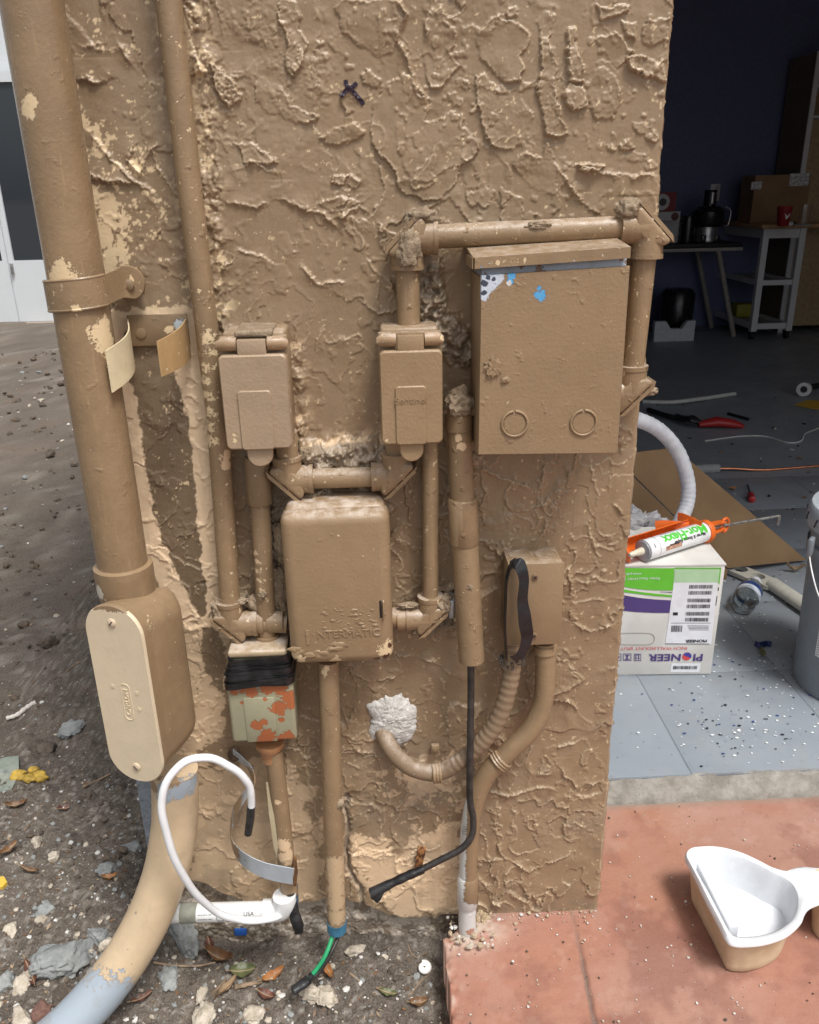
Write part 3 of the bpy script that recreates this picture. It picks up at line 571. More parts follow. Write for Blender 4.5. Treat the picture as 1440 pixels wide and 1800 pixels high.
# ------------------------------------------------------------------ house across the yard
HY = 7.0
def hp(x, y, d=0): return P(x, y, HY+d)
M_WHITE = plain('white_door_paint', (.66, .69, .71), .45, var=.02, nscale=4); M_DGLASS = NT('dark_door_glass').done((.035, .042, .05), .04)
hz0 = hp(60, 566).z; house = thing('house', 'white house with glazed doors across the bare yard', 'house', (-4, HY, hz0))
xa = hp(15, 480).x; xb = xa+1.05; xc = xa-.012; xd = xa-1.0
MB().box((-9, HY+.16, hz0-.1), (-1.2, HY+.4, 3.2)).build('wall', M_WHITE, house, 0)
for (x0, x1) in ((xa, xb), (xd, xc)):
    zt = hz0+2.1; zg = hp(60, 458).z; fr = .045
    d = MB().box((x0, HY+.05, hz0), (x1, HY+.1, zg)).box((x0, HY+.05, zg), (x0+fr, HY+.1, zt)).box((x1-fr, HY+.05, zg), (x1, HY+.1, zt)).box((x0+fr, HY+.05, zt-.08), (x1-fr, HY+.1, zt)).build('door', M_WHITE, house, 0)
    MB().box((x0+fr, HY+.07, zg), (x1-fr, HY+.08, zt-.08)).build('pane', M_DGLASS, d, 0)
    MB().rbox((x0+fr*.3, HY+.02, zg-.12), (x0+fr*.8, HY+.05, zg-.02), .005).build('hinge', plain('steel_hinge', (.45, .45, .45), .35, 1.), d)
MB().box((xc+.001, HY+.06, hz0), (xa-.001, HY+.12, hz0+2.15)).build('door_post', M_WHITE, house, 0)
MB().box((-6, HY-.06, hz0-.10), (-2, HY+.16, hz0-.002)).build('sill', concrete('door_sill', (.24, .20, .16), (.36, .31, .26)), house, 0)
# ================================================================== FITTINGS ON THE WALL
def blob(mb, c, r, seed=0, amp=.45, sq=(1, 1, 1), sub=3, freq=1.6, mi=0):
    b = bmesh.new(); bmesh.ops.create_icosphere(b, subdivisions=sub, radius=1); v = np.array([q.co[:] for q in b.verts])
    d = 1+amp*(noise3(v*freq+seed*3.7+20)+.6*noise3(v*freq*2.7+seed+40)+.35*noise3(v*freq*6+seed+60)); v = v*d[:, None]*np.array(sq)*r
    vs = [Vector(c)+Vector(q) for q in v]; fs = [[q.index for q in f.verts] for f in b.faces]; b.free(); mb.add(vs, fs, mi); return mb
M_PIPE = paint('brown_pipe_paint', BROWN, .38, chip=.07, dust=.6, lumps=.5, seed=1)
M_PIPE2 = paint('brown_conduit_paint', tuple(c*1.02 for c in BROWN), .42, chip=.10, dust=.75, lumps=.7, seed=2, streak=.4)
M_BOX = paint('brown_box_paint', tuple(c*1.03 for c in BROWN), .45, chip=.03, dust=.5, seed=3)
M_MORTAR = concrete('rough_mortar', (.25, .18, .115), (.37, .285, .195), .9, 60, 1.0)
M_STEEL = plain('galvanised_steel', (.42, .47, .52), .38, .9, .2, 25); M_SCREW = plain('painted_screw', tuple(c*.8 for c in BROWN), .45, bump=.4)
M_TAPE = NT('black_tape'); _t = M_TAPE
M_TAPE = _t.done(_t.mix(_t.ss(_t.noise(40, 4), .4, .7), (.008, .008, .009), (.03, .03, .032)), .28, _t.bump(_t.noise(1, 4, .6, vec=_t.scale(_t.pos(), (60, 60, 400))), .6, .002))
UX, UZ, UN = V(1, 0, 0), V(0, 0, 1), V(0, -1, 0)
def col_(c): return tuple(c)
# ---- big conduit on the left: riser, access fitting, bend into the ground
PY = -.058; pr = .0302
xc_ = (P(53, 0, PY).x+P(219, 1000, PY).x)/2
z_col = P(222, 1030, PY).z
ca = R_(20); ln = V(-math.sin(ca), -math.cos(ca), 0); lu = V(math.cos(ca), -math.sin(ca), 0)
lc = P(222, 1205, -.115); zt_, zb_ = P(190, 1062, -.115).z, P(262, 1366, -.115).z
big = thing('conduit_riser', 'thick brown conduit pipe at the left wall corner with long cream access plate', 'conduit', (xc_, PY, -.05))
M_BIG = paint('big_pipe_paint', BROWN, .27, streak=.35, chip=.035, lumps=.25, seed=5, patches=[(CREAM, [(P(108,480,-.088), .014), (P(105,492,-.088), .016), (P(112,497,-.088), .018), (P(172,585,-.075), .013), (P(186,605,-.07), .014), (P(192,625,-.065), .012), (P(180,680,-.07), .010), (P(45,190,-.088), .010), (P(52,180,-.088), .008), (P(58,200,-.085), .006), (P(178,570,-.07), .010)])])
MB().tube([V(xc_, PY, 1.75), V(xc_, PY, 1.2), V(xc_, PY, .9), V(xc_, PY, z_col-.02)], pr, 40).build('riser_pipe', M_BIG, big)
M_LB = paint('access_fitting_paint', BROWN, .40, chip=.06, lumps=.15, seed=6, patches=[((.62, .57, .48), [(P(175,1040,-.08), .010), (P(300,1330,-.09), .012)]), (CREAM, [(P(225,1085,-.11), .010), (P(250,1100,-.11), .012), (P(318,1340,-.07), .015)])])
fit = MB().lathe([(.031, .036), (.0355, .034), (.0355, .004), (.034, -.006), (.032, -.02)], V(xc_, PY, z_col-.004), (0, 0, 1), 40)
w2 = .078; hh = zt_-zb_
pill = [(a, b) for a, b in rrect(w2, hh, w2/2-.001, 10)]
oc = V(lc.x, lc.y, (zt_+zb_)/2)
fit.prism([(a*1.0, b*.985) for a, b in pill], oc, lu, UZ, ln, -.012, .001, bevel=0)
# rounded trough behind the plate
sec = 14; vs = []; ring = [(a*.97, b*.97) for a, b in pill]; n = len(ring)
for k in range(sec+1):
    t = k/sec; sc = math.cos(t*math.pi/2*.92)**.55; dep = .012+.072*math.sin(t*math.pi/2)
    vs += [oc+lu*(a*sc+.018*t)+UZ*(b*(1-.12*t))-ln*dep for a, b in ring]
fit.add(vs, [(k*n+i, k*n+(i+1) % n, (k+1)*n+(i+1) % n, (k+1)*n+i) for k in range(sec) for i in range(n)]+[tuple(sec*n+i for i in range(n))])
fit.build('access_fitting', M_LB, big, 50)
M_CREAMPL = paint('cream_plate', (.66, .545, .385), .5, var=.04, bump=.25, lumps=.05, seed=7, under=(.5, .38, .24), chip=.0, patches=[(BROWN, [(oc+lu*(.0395-.0035*((k*7) % 5)/4)+UZ*(.118-.0056*k)+ln*.004, .0042) for k in range(0)]+[(oc+UZ*(hh/2)+lu*(.004*k-.02)+ln*.004, .007) for k in range(11)])])
pl = MB().prism([(a*1.02, b*1.01) for a, b in pill], oc, lu, UZ, ln, .0015, .0065, bevel=.0012).build('cover_plate', M_CREAMPL, big)
M_CS = plain('cream_screw', (.60, .48, .34), .4)
for sgn in (1, -1):
    sc_ = oc+UZ*(sgn*(hh/2-.022))+ln*.0065
    s = MB().lathe([(.0058, 0), (.0056, .0012), (.004, .0022), (.001, .0025)], sc_, ln, 18).build('screw', M_CS, pl)
    MB().box((-.0035, -.0006, .0022), (.0035, .0006, .0029), M=Matrix.Translation(sc_) @ Matrix((lu, UZ, ln)).transposed().to_4x4() @ Matrix.Rotation(.9*sgn, 4, 'Z')).build('screw_slot', M_INK, pl, 0)
emb = MB(); eo = oc-UZ*.006+lu*.003+ln*.0067
ring2 = rrect(.052, .0125, .0055, 6)
emb.tube([eo+UZ*a+lu*b for a, b in ring2]+[eo+UZ*ring2[0][0]+lu*ring2[0][1]], .0006, 6, False)
text(emb, 'CARLON', .0095, lambda x, y, z: eo+UZ*x-lu*y+ln*(z+.0001), ext=.0006)
for dx, dz in ((.016, .016), (.016, -.008), (-.018, .02)): emb.lathe([(.0026, 0), (.0026, .0006)], eo+lu*dx+UZ*dz, ln, 14)
emb.build('embossed_mark', M_CREAMPL, pl, 0)
bend = cr([P(306,1352,-.062), P(308,1400,-.064), P(306,1455,-.068), P(291,1535,-.082), P(258,1620,-.105), P(205,1708,-.135), P(125,1800,-.175), P(20,1890,-.22)], 8)
M_BEND = paint('cream_pvc', (.56, .425, .275), .42, var=.07, chip=.035, under=(.28, .25, .22), chip_scale=75, bump=.2, lumps=.1, seed=8, grime=.25,
    patches=[((.33, .38, .43), [(P(290,1392,-.09), .016), (P(318,1388,-.09), .016), (P(335,1380,-.08), .014), (P(190,1760,-.17), .040), (P(130,1785,-.19), .055), (P(90,1850,-.21), .075)]), (BROWN, [(P(275,1378,-.08), .012), (P(300,1372,-.09), .012)])])
MB().tube(bend, [pr*1.06]*len(bend), 36).build('bend', M_BEND, big)
# ---- strap holding the big conduit
st = thing('pipe_strap', 'brown metal strap with round washer clamping the thick conduit to the wall', 'strap', (xc_, PY, P(150, 525, -.09).z))
zs_ = P(150, 526, -.09).z; pts = []
for k in range(25):
    t = R_(205-190*k/24); pts.append(V(xc_+.0335*math.cos(t), PY-.0335*math.sin(t)*.95+0.0, zs_+.007*k/24))
lug = P(228, 496, -.014)
pts += [V(xc_+.040, -.034, zs_+.010), V(xc_+.050, -.020, lug.z-.002), V(lug.x, -.012, lug.z), V(lug.x+.014, -.011, lug.z+.001)]
wdl = [.034]*25+[.030, .026, .024, .022]
M_STRAP = paint('strap_paint', BROWN, .36, chip=.09, lumps=.2, seed=9, patches=[(CREAM, [(P(135,545,-.09), .006), (P(228,492,-.02), .006), (P(232,500,-.02), .005)])])
MB().ribbon(cr(pts, 3), UZ, .031, .0022).build('band', M_STRAP, st, 50)
edge_t = [p+UZ*.0155 for p in cr(pts[:25], 3)]; MB().tube(edge_t, .0017, 8).tube([p-UZ*.031 for p in edge_t], .0017, 8).build('rolled_edge', M_STRAP, st)
MB().lathe([(.0190, 0), (.0195, .0018), (.0185, .0040), (.006, .0046)], lug+V(0, -.004, 0), (0, -1, 0), 30).build('washer', M_STRAP, st)
MB().lathe([(.0072, 0), (.0072, .006), (.005, .0074)], lug+V(.001, -.0080, -.002), (0, -1, 0), 6).build('bolt', M_SCREW, st)
# ---- empty bracket next to it
br = thing('pipe_bracket', 'bent empty pipe bracket with peeling cream paint below the strap washer', 'bracket', P(280, 590, 0))
M_BRK = paint('bracket_paint', tuple(c*.8 for c in BROWN), .4, chip=.05, seed=10, patches=[((.40, .44, .46), [(P(318,575,-.01), .010), (P(325,590,-.02), .010)]), (CREAM, [(P(298,580,-.006), .006), (P(304,600,-.006), .006)])])
M_BRK2 = paint('bracket_wing_cream', (.62, .52, .34), .45, chip=.05, under=(.35, .23, .12), seed=11, grime=.4); M_BRK3 = paint('bracket_wing_tan', (.40, .255, .12), .45, chip=.09, under=CREAM, chip_scale=70, seed=12)
zc = P(280, 580, -.006).z; zh = (P(280, 553, -.006).z-P(280, 608, -.006).z)
MB().rbox((P(226,580,-.006).x, -.0075, zc-zh/2), (P(332,580,-.006).x, -.005, zc+zh/2), .001, 2).lathe([(.0062, 0), (.006, .0015), (.004, .002)], P(248,586,-.0075), (0, -1, 0), 20).build('back_plate', M_BRK, br)
def wing(base, near, z0, z1, z2, z3, curl, mat):
    mb = MB(); n = 12; vs = []
    for k in range(n+1):
        t = k/n; x = base.x+(near.x-base.x)*t+curl*math.sin(t*math.pi); y = base.y+(near.y-base.y)*(t**.85); a, b = z0+(z2-z0)*t, z1+(z3-z1)*t
        vs += [V(x, y, a), V(x, y, b), V(x+.0016, y, b), V(x+.0016, y, a)]
    mb.add(vs, [(k*4+j, k*4+(j+1) % 4, k*4+4+(j+1) % 4, k*4+4+j) for k in range(n) for j in range(4)]+[(3,2,1,0), tuple(n*4+j for j in range(4))]); return mb
b0 = P(229, 600, -.006); n0 = P(190, 650, -.085)
wing(b0, n0, P(229,560,-.006).z, P(229,628,-.006).z, P(183,616,-.085).z, P(196,690,-.085).z, .012, M_BRK2).build('wing', M_BRK2, br)
b0 = P(331, 600, -.006); n0 = P(279, 630, -.085)
wing(b0, n0, P(331,560,-.006).z, P(335,628,-.006).z, P(276,600,-.085).z, P(283,662,-.085).z, .006, M_BRK3).build('wing', M_BRK3, br)
# ---- small parts shared by the thin conduits
def socket(mb, c, d, r, l, lip=.0012): mb.lathe([(r-.001, -.002), (r, 0), (r, l-.001), (r-lip, l)], c, d, 24)
def elbow(mb, c, a, b, r=.0195, L=.036):
    """pull elbow: two sockets, a chamfered body and the flat cover across its outer corner"""
    a, b = Vector(a), Vector(b); n = a.cross(b).normalized(); c = Vector(c)
    e, k = .020, r+.005
    poly = [(e, -r), (e, r*.98), (r*.98, e), (-r, e), (-k, e-.004), (e-.004, -k)]
    pb = bmesh.new(); pl_ = [(e, r*.15), (r*.15, e), (-r*.9, e), (-k, e-.005), (e-.005, -k), (e, -r*.9)]
    v0 = [pb.verts.new(c+a*p+b*q-n*(r*.98)) for p, q in pl_]; v1 = [pb.verts.new(c+a*p+b*q+n*(r*.98)) for p, q in pl_]
    pb.faces.new(v0[::-1]); pb.faces.new(v1); m_ = len(pl_)
    for i in range(m_): pb.faces.new((v0[i], v0[(i+1) % m_], v1[(i+1) % m_], v1[i]))
    bmesh.ops.bevel(pb, geom=pb.edges[:], offset=.0042, segments=3, profile=.5, affect='EDGES'); mb.bm(pb)
    q0, q1 = V(-k-.0025, e-.0035, 0), V(e-.0035, -k-.0025, 0); dd = (q1-q0).normalized(); nn = V(-.7071, -.7071, 0)
    Mx = Matrix((a, b, n)).transposed().to_4x4(); Mx = Matrix.Translation(c) @ Mx
    qs = [q0, q1, q1+nn*.0045-dd*.007, q0+nn*.0045+dd*.007]
    vs = [Mx @ V(q.x, q.y, h) for h in (-r*.86, r*.86) for q in qs]
    mb.add(vs, [(0,1,2,3), (7,6,5,4), (0,4,5,1), (1,5,6,2), (2,6,7,3), (3,7,4,0)])
    for d in (a, b): mb.tube([c, c+d*L], r, 28); mb.tube([c+d*(L-.004), c+d*(L+.0012)], r+.0008, 28)
def lumps(parent, lst, mat=None):
    for i, (c, r, sq) in enumerate(lst): blob(MB(), c, r, i+int(c[0]*1000) % 50, .35, sq, 4, 1.9).build('mortar_lump', mat or M_MORTAR, parent, 70)
LEFT, RIGHT, UPV, DOWN = V(-1, 0, 0), V(1, 0, 0), V(0, 0, 1), V(0, 0, -1)
CY = -.026; cr_ = .0133
# ---- thin riser, left
tr = thing('conduit_thin_riser', 'thin brown conduit running full height between thick pipe and left outlet box', 'conduit', P(405, 1095, CY))
e4 = P(407, 1096, CY); xt = (P(322, 0, CY).x+e4.x)/2
M_THIN = paint('thin_pipe_paint', BROWN, .38, chip=.10, lumps=.4, seed=13, streak=.5, patches=[(CREAM, [(P(366+k*1.5,590+k*26,-.03), .0105) for k in range(8)]), (TAN, [(P(394,800,-.03), .010), (P(397,815,-.035), .008)])])
MB().tube([V(xt-.006, CY, 1.75), V(xt-.003, CY, 1.1), V(xt, CY, .85), V(e4.x, CY, e4.z)], cr_, 28).build('pipe', M_THIN, tr)
eb = MB(); elbow(eb, e4, UPV, RIGHT, .0175, .034); eb.build('elbow', M_PIPE2, tr, 35)
nb = MB(); nb.tube([e4+RIGHT*.03, P(505, 1097, CY)], .0125, 24); socket(nb, e4+RIGHT*.034, (1, 0, 0), .0155, .010); socket(nb, e4+RIGHT*.050, (1, 0, 0), .0145, .02); nb.build('nipple', M_PIPE2, tr, 35)
lumps(tr, [(P(388, 1078, -.03), .013, (1, .8, 1.3)), (P(393, 1058, -.03), .008, (1.3, .8, .7)), (P(425, 1056, -.03), .007, (1.2, .8, .6))])
# ---- outlet boxes
def outlet(label, tl, tr_, bl, br_, yf, mats, letters, px):
    th = thing('outlet_box', label, 'outlet box', P((bl[0]+br_[0])/2, bl[1], -.03), 'covered outlet boxes')
    x0 = (P(*tl, yf).x+P(*bl, yf).x)/2; x1 = (P(*tr_, yf).x+P(*br_, yf).x)/2; z1 = (P(*tl, yf).z+P(*tr_, yf).z)/2; z0 = (P(*bl, yf).z+P(*br_, yf).z)/2
    cx, cz, W_, H_ = (x0+x1)/2, (z0+z1)/2, x1-x0, z1-z0
    body = MB().rbox((x0+.002, -.052, z0+.004), (x1-.002, .004, z1+.022), .005, 3)
    body.rbox((x0-.0005, -.060, z0+.001), (x1+.0005, -.050, z1+.018), .002, 2)
    body.build('body', mats[0], th)
    lid = MB(); tw = W_*.42
    poly = rrect(W_, H_, .006, 5, 0, 0); lid.prism(poly, V(cx, yf+.012, cz), UX, UZ, UN, 0, .012, bevel=.0022)
    lid.rbox((cx-tw/2, yf+.002, z1-.006), (cx+tw/2, yf+.011, z1+.0165), .0012, 2)
    # drop-shaped pull tab under the lid
    tab = [(-W_*.20, .004)]+[(W_*.20*math.cos(t)*.98, -.008+.0145*math.sin(t)-.0) for t in [math.pi+math.pi*k/14 for k in range(15)]]+[(W_*.20, .004)]
    lid.prism(tab[::-1], V(cx-.001, yf+.010, z0), UX, UZ, UN, 0, .007, bevel=.0015)
    pw, ph = W_*.50, H_*.635
    lid.prism(rrect(pw, ph, .004, 4, -.001, -H_/2+ph/2), V(cx, yf, cz), UX, UZ, UN, -.001, .0022, bevel=.0013)
    lo = lid.build('lid', mats[1], th)
    if letters:
        em = MB(); text(em, letters, .0112, lambda x, y, z: V(cx+x*1.06-.001, yf-.0026-z*.6, cz-.002+y*.9), ext=.0008); em.build('embossed_mark', mats[1], lo, 0)
    for s in (-1, 1):
        a = cx+s*tw/2+s*.0012; b = cx+s*W_/2-s*.001; zz = z1+.0105
        MB().tube([V(a, yf+.012, zz), V(b-s*.004, yf+.012, zz), V(b-s*.001, yf+.013, zz-.001), V(b, yf+.016, zz-.002)], [.0078, .0078, .0062, .003], 20).build('hinge_barrel', mats[2], th)
    return th, (x0, x1, z0, z1)
M_LID1 = paint('left_lid_paint', (.345, .25, .165), .40, var=.06, chip=.02, bump=.5, lumps=.1, seed=14, patches=[(CREAM, [(P(411,765,-.08), .0035), (P(412,775,-.08), .004), (P(510,720,-.07), .003)])])
M_LID2 = paint('middle_lid_paint', (.305, .205, .115), .40, var=.05, chip=.02, bump=.5, lumps=.1, seed=15, patches=[(CREAM, [(P(680,775,-.08), .003)])])
M_HINGE = paint('hinge_paint', (.32, .21, .12), .4, chip=.12, chip_scale=50, dust=.8, seed=16)
o1, R1 = outlet('left outlet box with brown flip lid, paler and dustier than the one beside it', (389,624), (508,624), (392,790), (510,790), -.078, (M_BOX, M_LID1, M_HINGE), None, 0)
o2, R2 = outlet('outlet box with brown flip lid and raised lettering, beside the large breaker box', (667,616), (777,617), (671,782), (780,780), -.078, (M_BOX, M_LID2, M_HINGE), 'Sentinel', 0)
# the top strap of caulk over the left outlet
MB().rbox((P(415,585,-.05).x, -.066, P(440,592,-.06).z), (P(480,585,-.05).x, -.01, P(440,580,-.06).z), .003, 3).jitter(.002, 120).build('caulk_ridge', M_MORTAR, o1, 60)
# ---- conduit loop from the middle outlet over the breaker box
lp = thing('conduit_loop', 'brown conduit loop rising from the middle outlet, over and round the breaker box', 'conduit', P(715, 590, CY))
E1, E2, E3 = P(716, 415, CY), P(1122, 399, CY), P(1121, 690, CY)
E2.x = (E2.x+E3.x)/2+.004; E3.x = E2.x-.006; E1.z = (E1.z+E2.z)/2-.004; E2.z = E1.z+.006
def run(a, b, r=cr_, name='pipe', par=lp, mat=M_PIPE2): return MB().tube([Vector(a), (Vector(a)*2+Vector(b))/3+V(0, .0008, 0), (Vector(a)+Vector(b)*2)/3, Vector(b)], r, 28).build(name, mat, par)
run(V(E1.x, CY, R2[3]+.012), E1); run(E1, E2); run(E2, E3); run(E3, V(P(1085, 700, CY).x-.01, CY, E3.z))
for c, a, b in ((E1, RIGHT, DOWN), (E2, LEFT, DOWN), (E3, UPV, LEFT)):
    eb = MB(); elbow(eb, c, a, b, .0185, .033); eb.build('elbow', M_PIPE2, lp, 35)
lumps(lp, [(P(738, 383, -.03), .012, (1.3, .9, .9)), (P(718, 440, -.046), .013, (1.0, .45, 1.5)), (P(1106, 368, -.035), .011, (1.2, .8, 1.1)), (P(1098, 690, -.035), .008, (1.6, 1, .7)), (P(1140, 688, -.03), .007, (1.6, 1, .8)), (P(945,396,-.036), .006, (2.4, .8, .7)), (P(700, 586, -.03), .008, (1.6, .8, .6)), (P(735, 583, -.03), .007, (1.4, .8, .6))])
# ---- breaker box
bx = thing('breaker_box', 'large brown breaker box with two ring knockouts and bare metal under its hood', 'electrical box', P(965, 800, -.04))
FY = -.088
c4 = [P(847, 482, FY), P(1101, 473, FY), P(1086, 797, FY), P(838, 800, FY)]
c4[0].x = (c4[0].x+c4[3].x)/2+.001; c4[3].x = c4[0].x-.001
bl_x, br_x = c4[0].x, (c4[1].x+c4[2].x)/2; zb0, zt0 = (c4[2].z+c4[3].z)/2, (c4[0].z+c4[1].z)/2
M_BRKR = paint('breaker_paint', tuple(c*1.06 for c in BROWN), .42, var=.05, chip=.02, bump=.45, lumps=.25, seed=17)
M_BARE = paint('bare_breaker_metal', (.34, .375, .44), .4, var=.2, chip=.15, under=(.22, .10, .05), chip_scale=45, bump=.2, seed=18)
M_COVER = paint('breaker_cover_paint', tuple(c*1.06 for c in BROWN), .42, var=.05, chip=.02, bump=.5, lumps=.35, seed=19, patches=[((.55, .60, .68), [(P(853,488,FY), .013), (P(862,493,FY), .010), (P(872,484,FY), .010), (P(850,508,FY), .009), (P(850,520,FY), .006)]), ((.05, .06, .09), [(P(852,498,FY), .0035), (P(858,488,FY), .003), (P(868,490,FY), .003), (P(851,515,FY), .003)]), ((.10, .36, .66), [(P(950,520,FY), .0065), (P(944,517,FY), .004), (P(899,484,FY), .0045), (P(897,495,FY), .004), (P(948,507,FY), .003)]), ((.62, .60, .56), [(P(895,498,FY), .003)])])
MB().rbox((bl_x+.001, -.082, zb0+.003), (br_x-.001, .006, zt0+.012), .002, 2).build('body', M_BARE, bx)
MB().rbox((bl_x-.001, -.0815, zb0+.002), (bl_x+.004, .006, zt0-.004), .0015, 2).build('side_flange', M_BRKR, bx); MB().rbox((br_x-.004, -.0815, zb0+.002), (br_x+.001, .006, zt0-.004), .0015, 2).build('side_flange', M_BRKR, bx)
cov = MB().prism([(q.x, q.z) for q in (c4[3], c4[2], V(br_x+.001, 0, zt0+.004), V(bl_x, 0, zt0-.002))], V(0, FY+.005, 0), UX, UZ, UN, 0, .005, bevel=.0012).build('cover', M_COVER, bx)
hp_ = [P(829, 456, FY), P(1106, 437, FY), P(1106, 452, FY), P(846, 474, FY), P(830, 472, FY)]
hz_a, hz_b = (P(829,456,FY).z), (P(1106,436,FY).z)
hood = MB(); hx0, hx1 = P(833, 460, FY).x-.001, P(1107, 445, FY).x
for (x, zt1, zb1) in ():
    pass
vs = []
for (x, zz) in ((hx0, P(838,453,FY-.004).z), (hx1, P(1106,434,FY-.004).z)):
    vs += [V(x, -.0915, zz), V(x, .0, zz+.010), V(x, .0, zz+.006), V(x, -.0892, zz-.003), V(x, -.0892, zz-.0115), V(x, -.0915, zz-.0115)]
hood.add(vs, [(0,1,7,6), (1,2,8,7), (2,3,9,8), (3,4,10,9), (4,5,11,10), (5,0,6,11), (0,5,4,3), (0,3,2,1), (6,7,8,9), (6,9,10,11)])
hood.box((hx0-.001, -.0915, vs[0].z-.0115), (hx0+.0015, -.03, vs[0].z-.0002))
M_HOOD = paint('hood_paint', tuple(c*1.05 for c in BROWN), .40, chip=.09, under=(.62, .56, .48), dust=.5, seed=20, patches=[((.25, .28, .36), [(P(845,468,FY), .004)]), (CREAM, [(P(862+12*k,462-k,FY), .004) for k in range(6)])])
hood.build('hood', M_HOOD, bx, 30)
for (x, y) in ((905, 745), (1026, 743)):
    c = P(x, y, FY-.0005); k = MB(); pts = [c+UX*(.0148*math.cos(t))+UZ*(.0148*math.sin(t)) for t in [R_(97+350*j/40) for j in range(41)]]
    k.tube(pts, .0017, 10); k.lathe([(.0130, 0), (.0125, .0006)], c+V(0, .0004, 0), (0, -1, 0), 26); k.build('knockout_ring', M_COVER, cov)
blob(blob(MB(), P(866, 645, FY-.001), .008, 3, .5, (1, .3, 1.3), 4, 2.6), P(888, 668, FY-.001), .004, 5, .4, (1, .4, 1), 3).build('paint_clot', M_COVER, cov, 70)
bp = MB().rbox((P(872,430,-.006).x, -.009, P(980,452,-.006).z), (P(1086,420,-.006).x, -.003, P(980,418,-.006).z), .001, 2)
bp.build('mounting_plate', paint('blue_stained_plate', (.10, .13, .15), .5, chip=.12, chip_scale=40, under=(.16, .32, .45), seed=21), bx)
MB().lathe([(.0055, 0), (.005, .002), (.001, .0026)], P(882, 432, -.010), (0, -1, 0), 16).build('screw', M_SCREW, bx)
# ---- conduit stub left of the breaker box, with coupling
sb = thing('conduit_stub', 'brown conduit with coupling hanging left of the breaker box, open at the bottom', 'conduit', P(828, 1160, -.05))
sp0, sp1, sp2 = P(806, 715, -.040), P(813, 880, -.042), P(829, 1160, -.05)
M_STUB = paint('stub_paint', tuple(c*.98 for c in BROWN), .38, chip=.06, lumps=.6, seed=22, patches=[(TAN, [(P(811,785,-.055), .006), (P(807,770,-.055), .005)])])
MB().tube([sp0, sp1], .0150, 28).tube([sp0+V(0, 0, -.002), sp0+V(.0005, 0, -.028)], .0165, 28).build('upper_pipe', M_STUB, sb)
mid_ = sp1+(sp2-sp1)*.25
MB().tube([sp1+V(0, 0, .004), sp1+V(0, 0, .002), mid_, mid_+V(0, 0, -.0015)], [.0172, .0186, .0186, .0172], 28).build('coupling', M_STUB, sb)
lowp = MB().tube([mid_, sp2], .0172, 28, False); lowp.tube([sp2, mid_], .0150, 28, False)
dn = (sp2-mid_).normalized(); lowp.lathe([(.0150, 0), (.0172, 0)], sp2, dn, 28, caps=False); lowp.build('lower_pipe', M_STUB, sb)
MB().tube([sp0+V(-.002, 0, .004), P(838, 716, -.040)], .0115, 20).build('nipple', M_STUB, sb)
lumps(sb, [(sp0+V(-.001, -.006, .006), .0165, (1, .9, 1.05)), (P(826, 1032, -.062), .004, (1, .6, 1.2))])
cab = thing('black_cable', 'black cable hanging from the open conduit stub, its taped end bent left', 'cable', P(655, 1570, -.09))
cp = cr([P(827,1120,-.05), P(828,1200,-.052), P(827,1300,-.056), P(826,1400,-.06), P(832,1440,-.064), P(829,1470,-.068), P(810,1493,-.072), P(770,1514,-.076), P(735,1532,-.08)], 8)
M_CAB = plain('old_black_cable', (.028, .024, .022), .5, var=.5, nscale=60, bump=.6, bscale=200)
MB().tube(cp, .0049, 16).build('cable', M_CAB, cab)
tp = cr([P(745,1528,-.079), P(720,1538,-.082), P(690,1552,-.085), P(652,1571,-.09)], 6)
MB().tube(tp, [.0056, .006, .0063, .006, .0064, .0068, .0066, .0062, .0064, .0068, .0066, .0060, .0062, .0068, .0072, .0074, .0076, .0078, .0078], 16).build('tape_wrap', M_TAPE, cab)
MB().ribbon([P(668,1566,-.093), P(662,1578,-.096), P(657,1583,-.097)], UX, .014, .0006).build('tape_flap', M_TAPE, cab)
# ---- link between the two outlets
lk = thing('conduit_link', 'short brown conduit with two pull elbows joining the two outlet boxes', 'conduit', P(600, 845, CY))
E6, E7 = P(507, 843, CY), P(697, 843, CY); E7.z = E6.z
for c, a, b in ((E6, UPV, RIGHT), (E7, UPV, LEFT)):
    eb = MB(); elbow(eb, c, a, b, .0178, .030); eb.build('elbow', M_PIPE2, lk, 35)
run(E6, E7, .0128, 'pipe', lk); run(E6, V(E6.x+.002, CY, R1[2]+.006), .0135, 'pipe', lk); run(E7, V(E7.x+.001, CY, R2[2]+.006), .0135, 'pipe', lk)
lumps(lk, [(P(540, 800, -.02), .008, (1.2, .8, 1.2)), (P(548, 872, -.02), .010, (1.6, .8, .8))])
# ---- pipe from the middle outlet to the timer box
fd = thing('conduit_feed', 'narrow brown conduit from the middle outlet down to the timer box elbow', 'conduit', P(757, 1085, CY))
E5 = P(757, 1085, CY); eb = MB(); elbow(eb, E5, UPV, LEFT, .0165, .032); eb.build('elbow', M_PIPE2, fd, 35)
run(E5, V(P(757, 790, CY).x, CY, R2[2]+.004), .0105, 'pipe', fd, M_THIN); run(E5, P(685, 1085, CY), .0135, 'nipple', fd)
nb = MB(); socket(nb, E5+LEFT*.034, (-1, 0, 0), .0158, .012); nb.build('coupling', M_PIPE2, fd)
lumps(fd, [(P(783, 1062, -.03), .012, (1, .9, 1.2)), (P(735, 1108, -.03), .008, (1.2, .8, .8)), (P(720,1064,-.03), .007, (2, .8, .5))])
MB().rbox((P(788,1066,-.03).x, -.040, P(790,1082,-.03).z), (P(799,1066,-.03).x, -.012, P(790,1050,-.03).z), .002, 2).build('steel_clip', M_STEEL, fd)
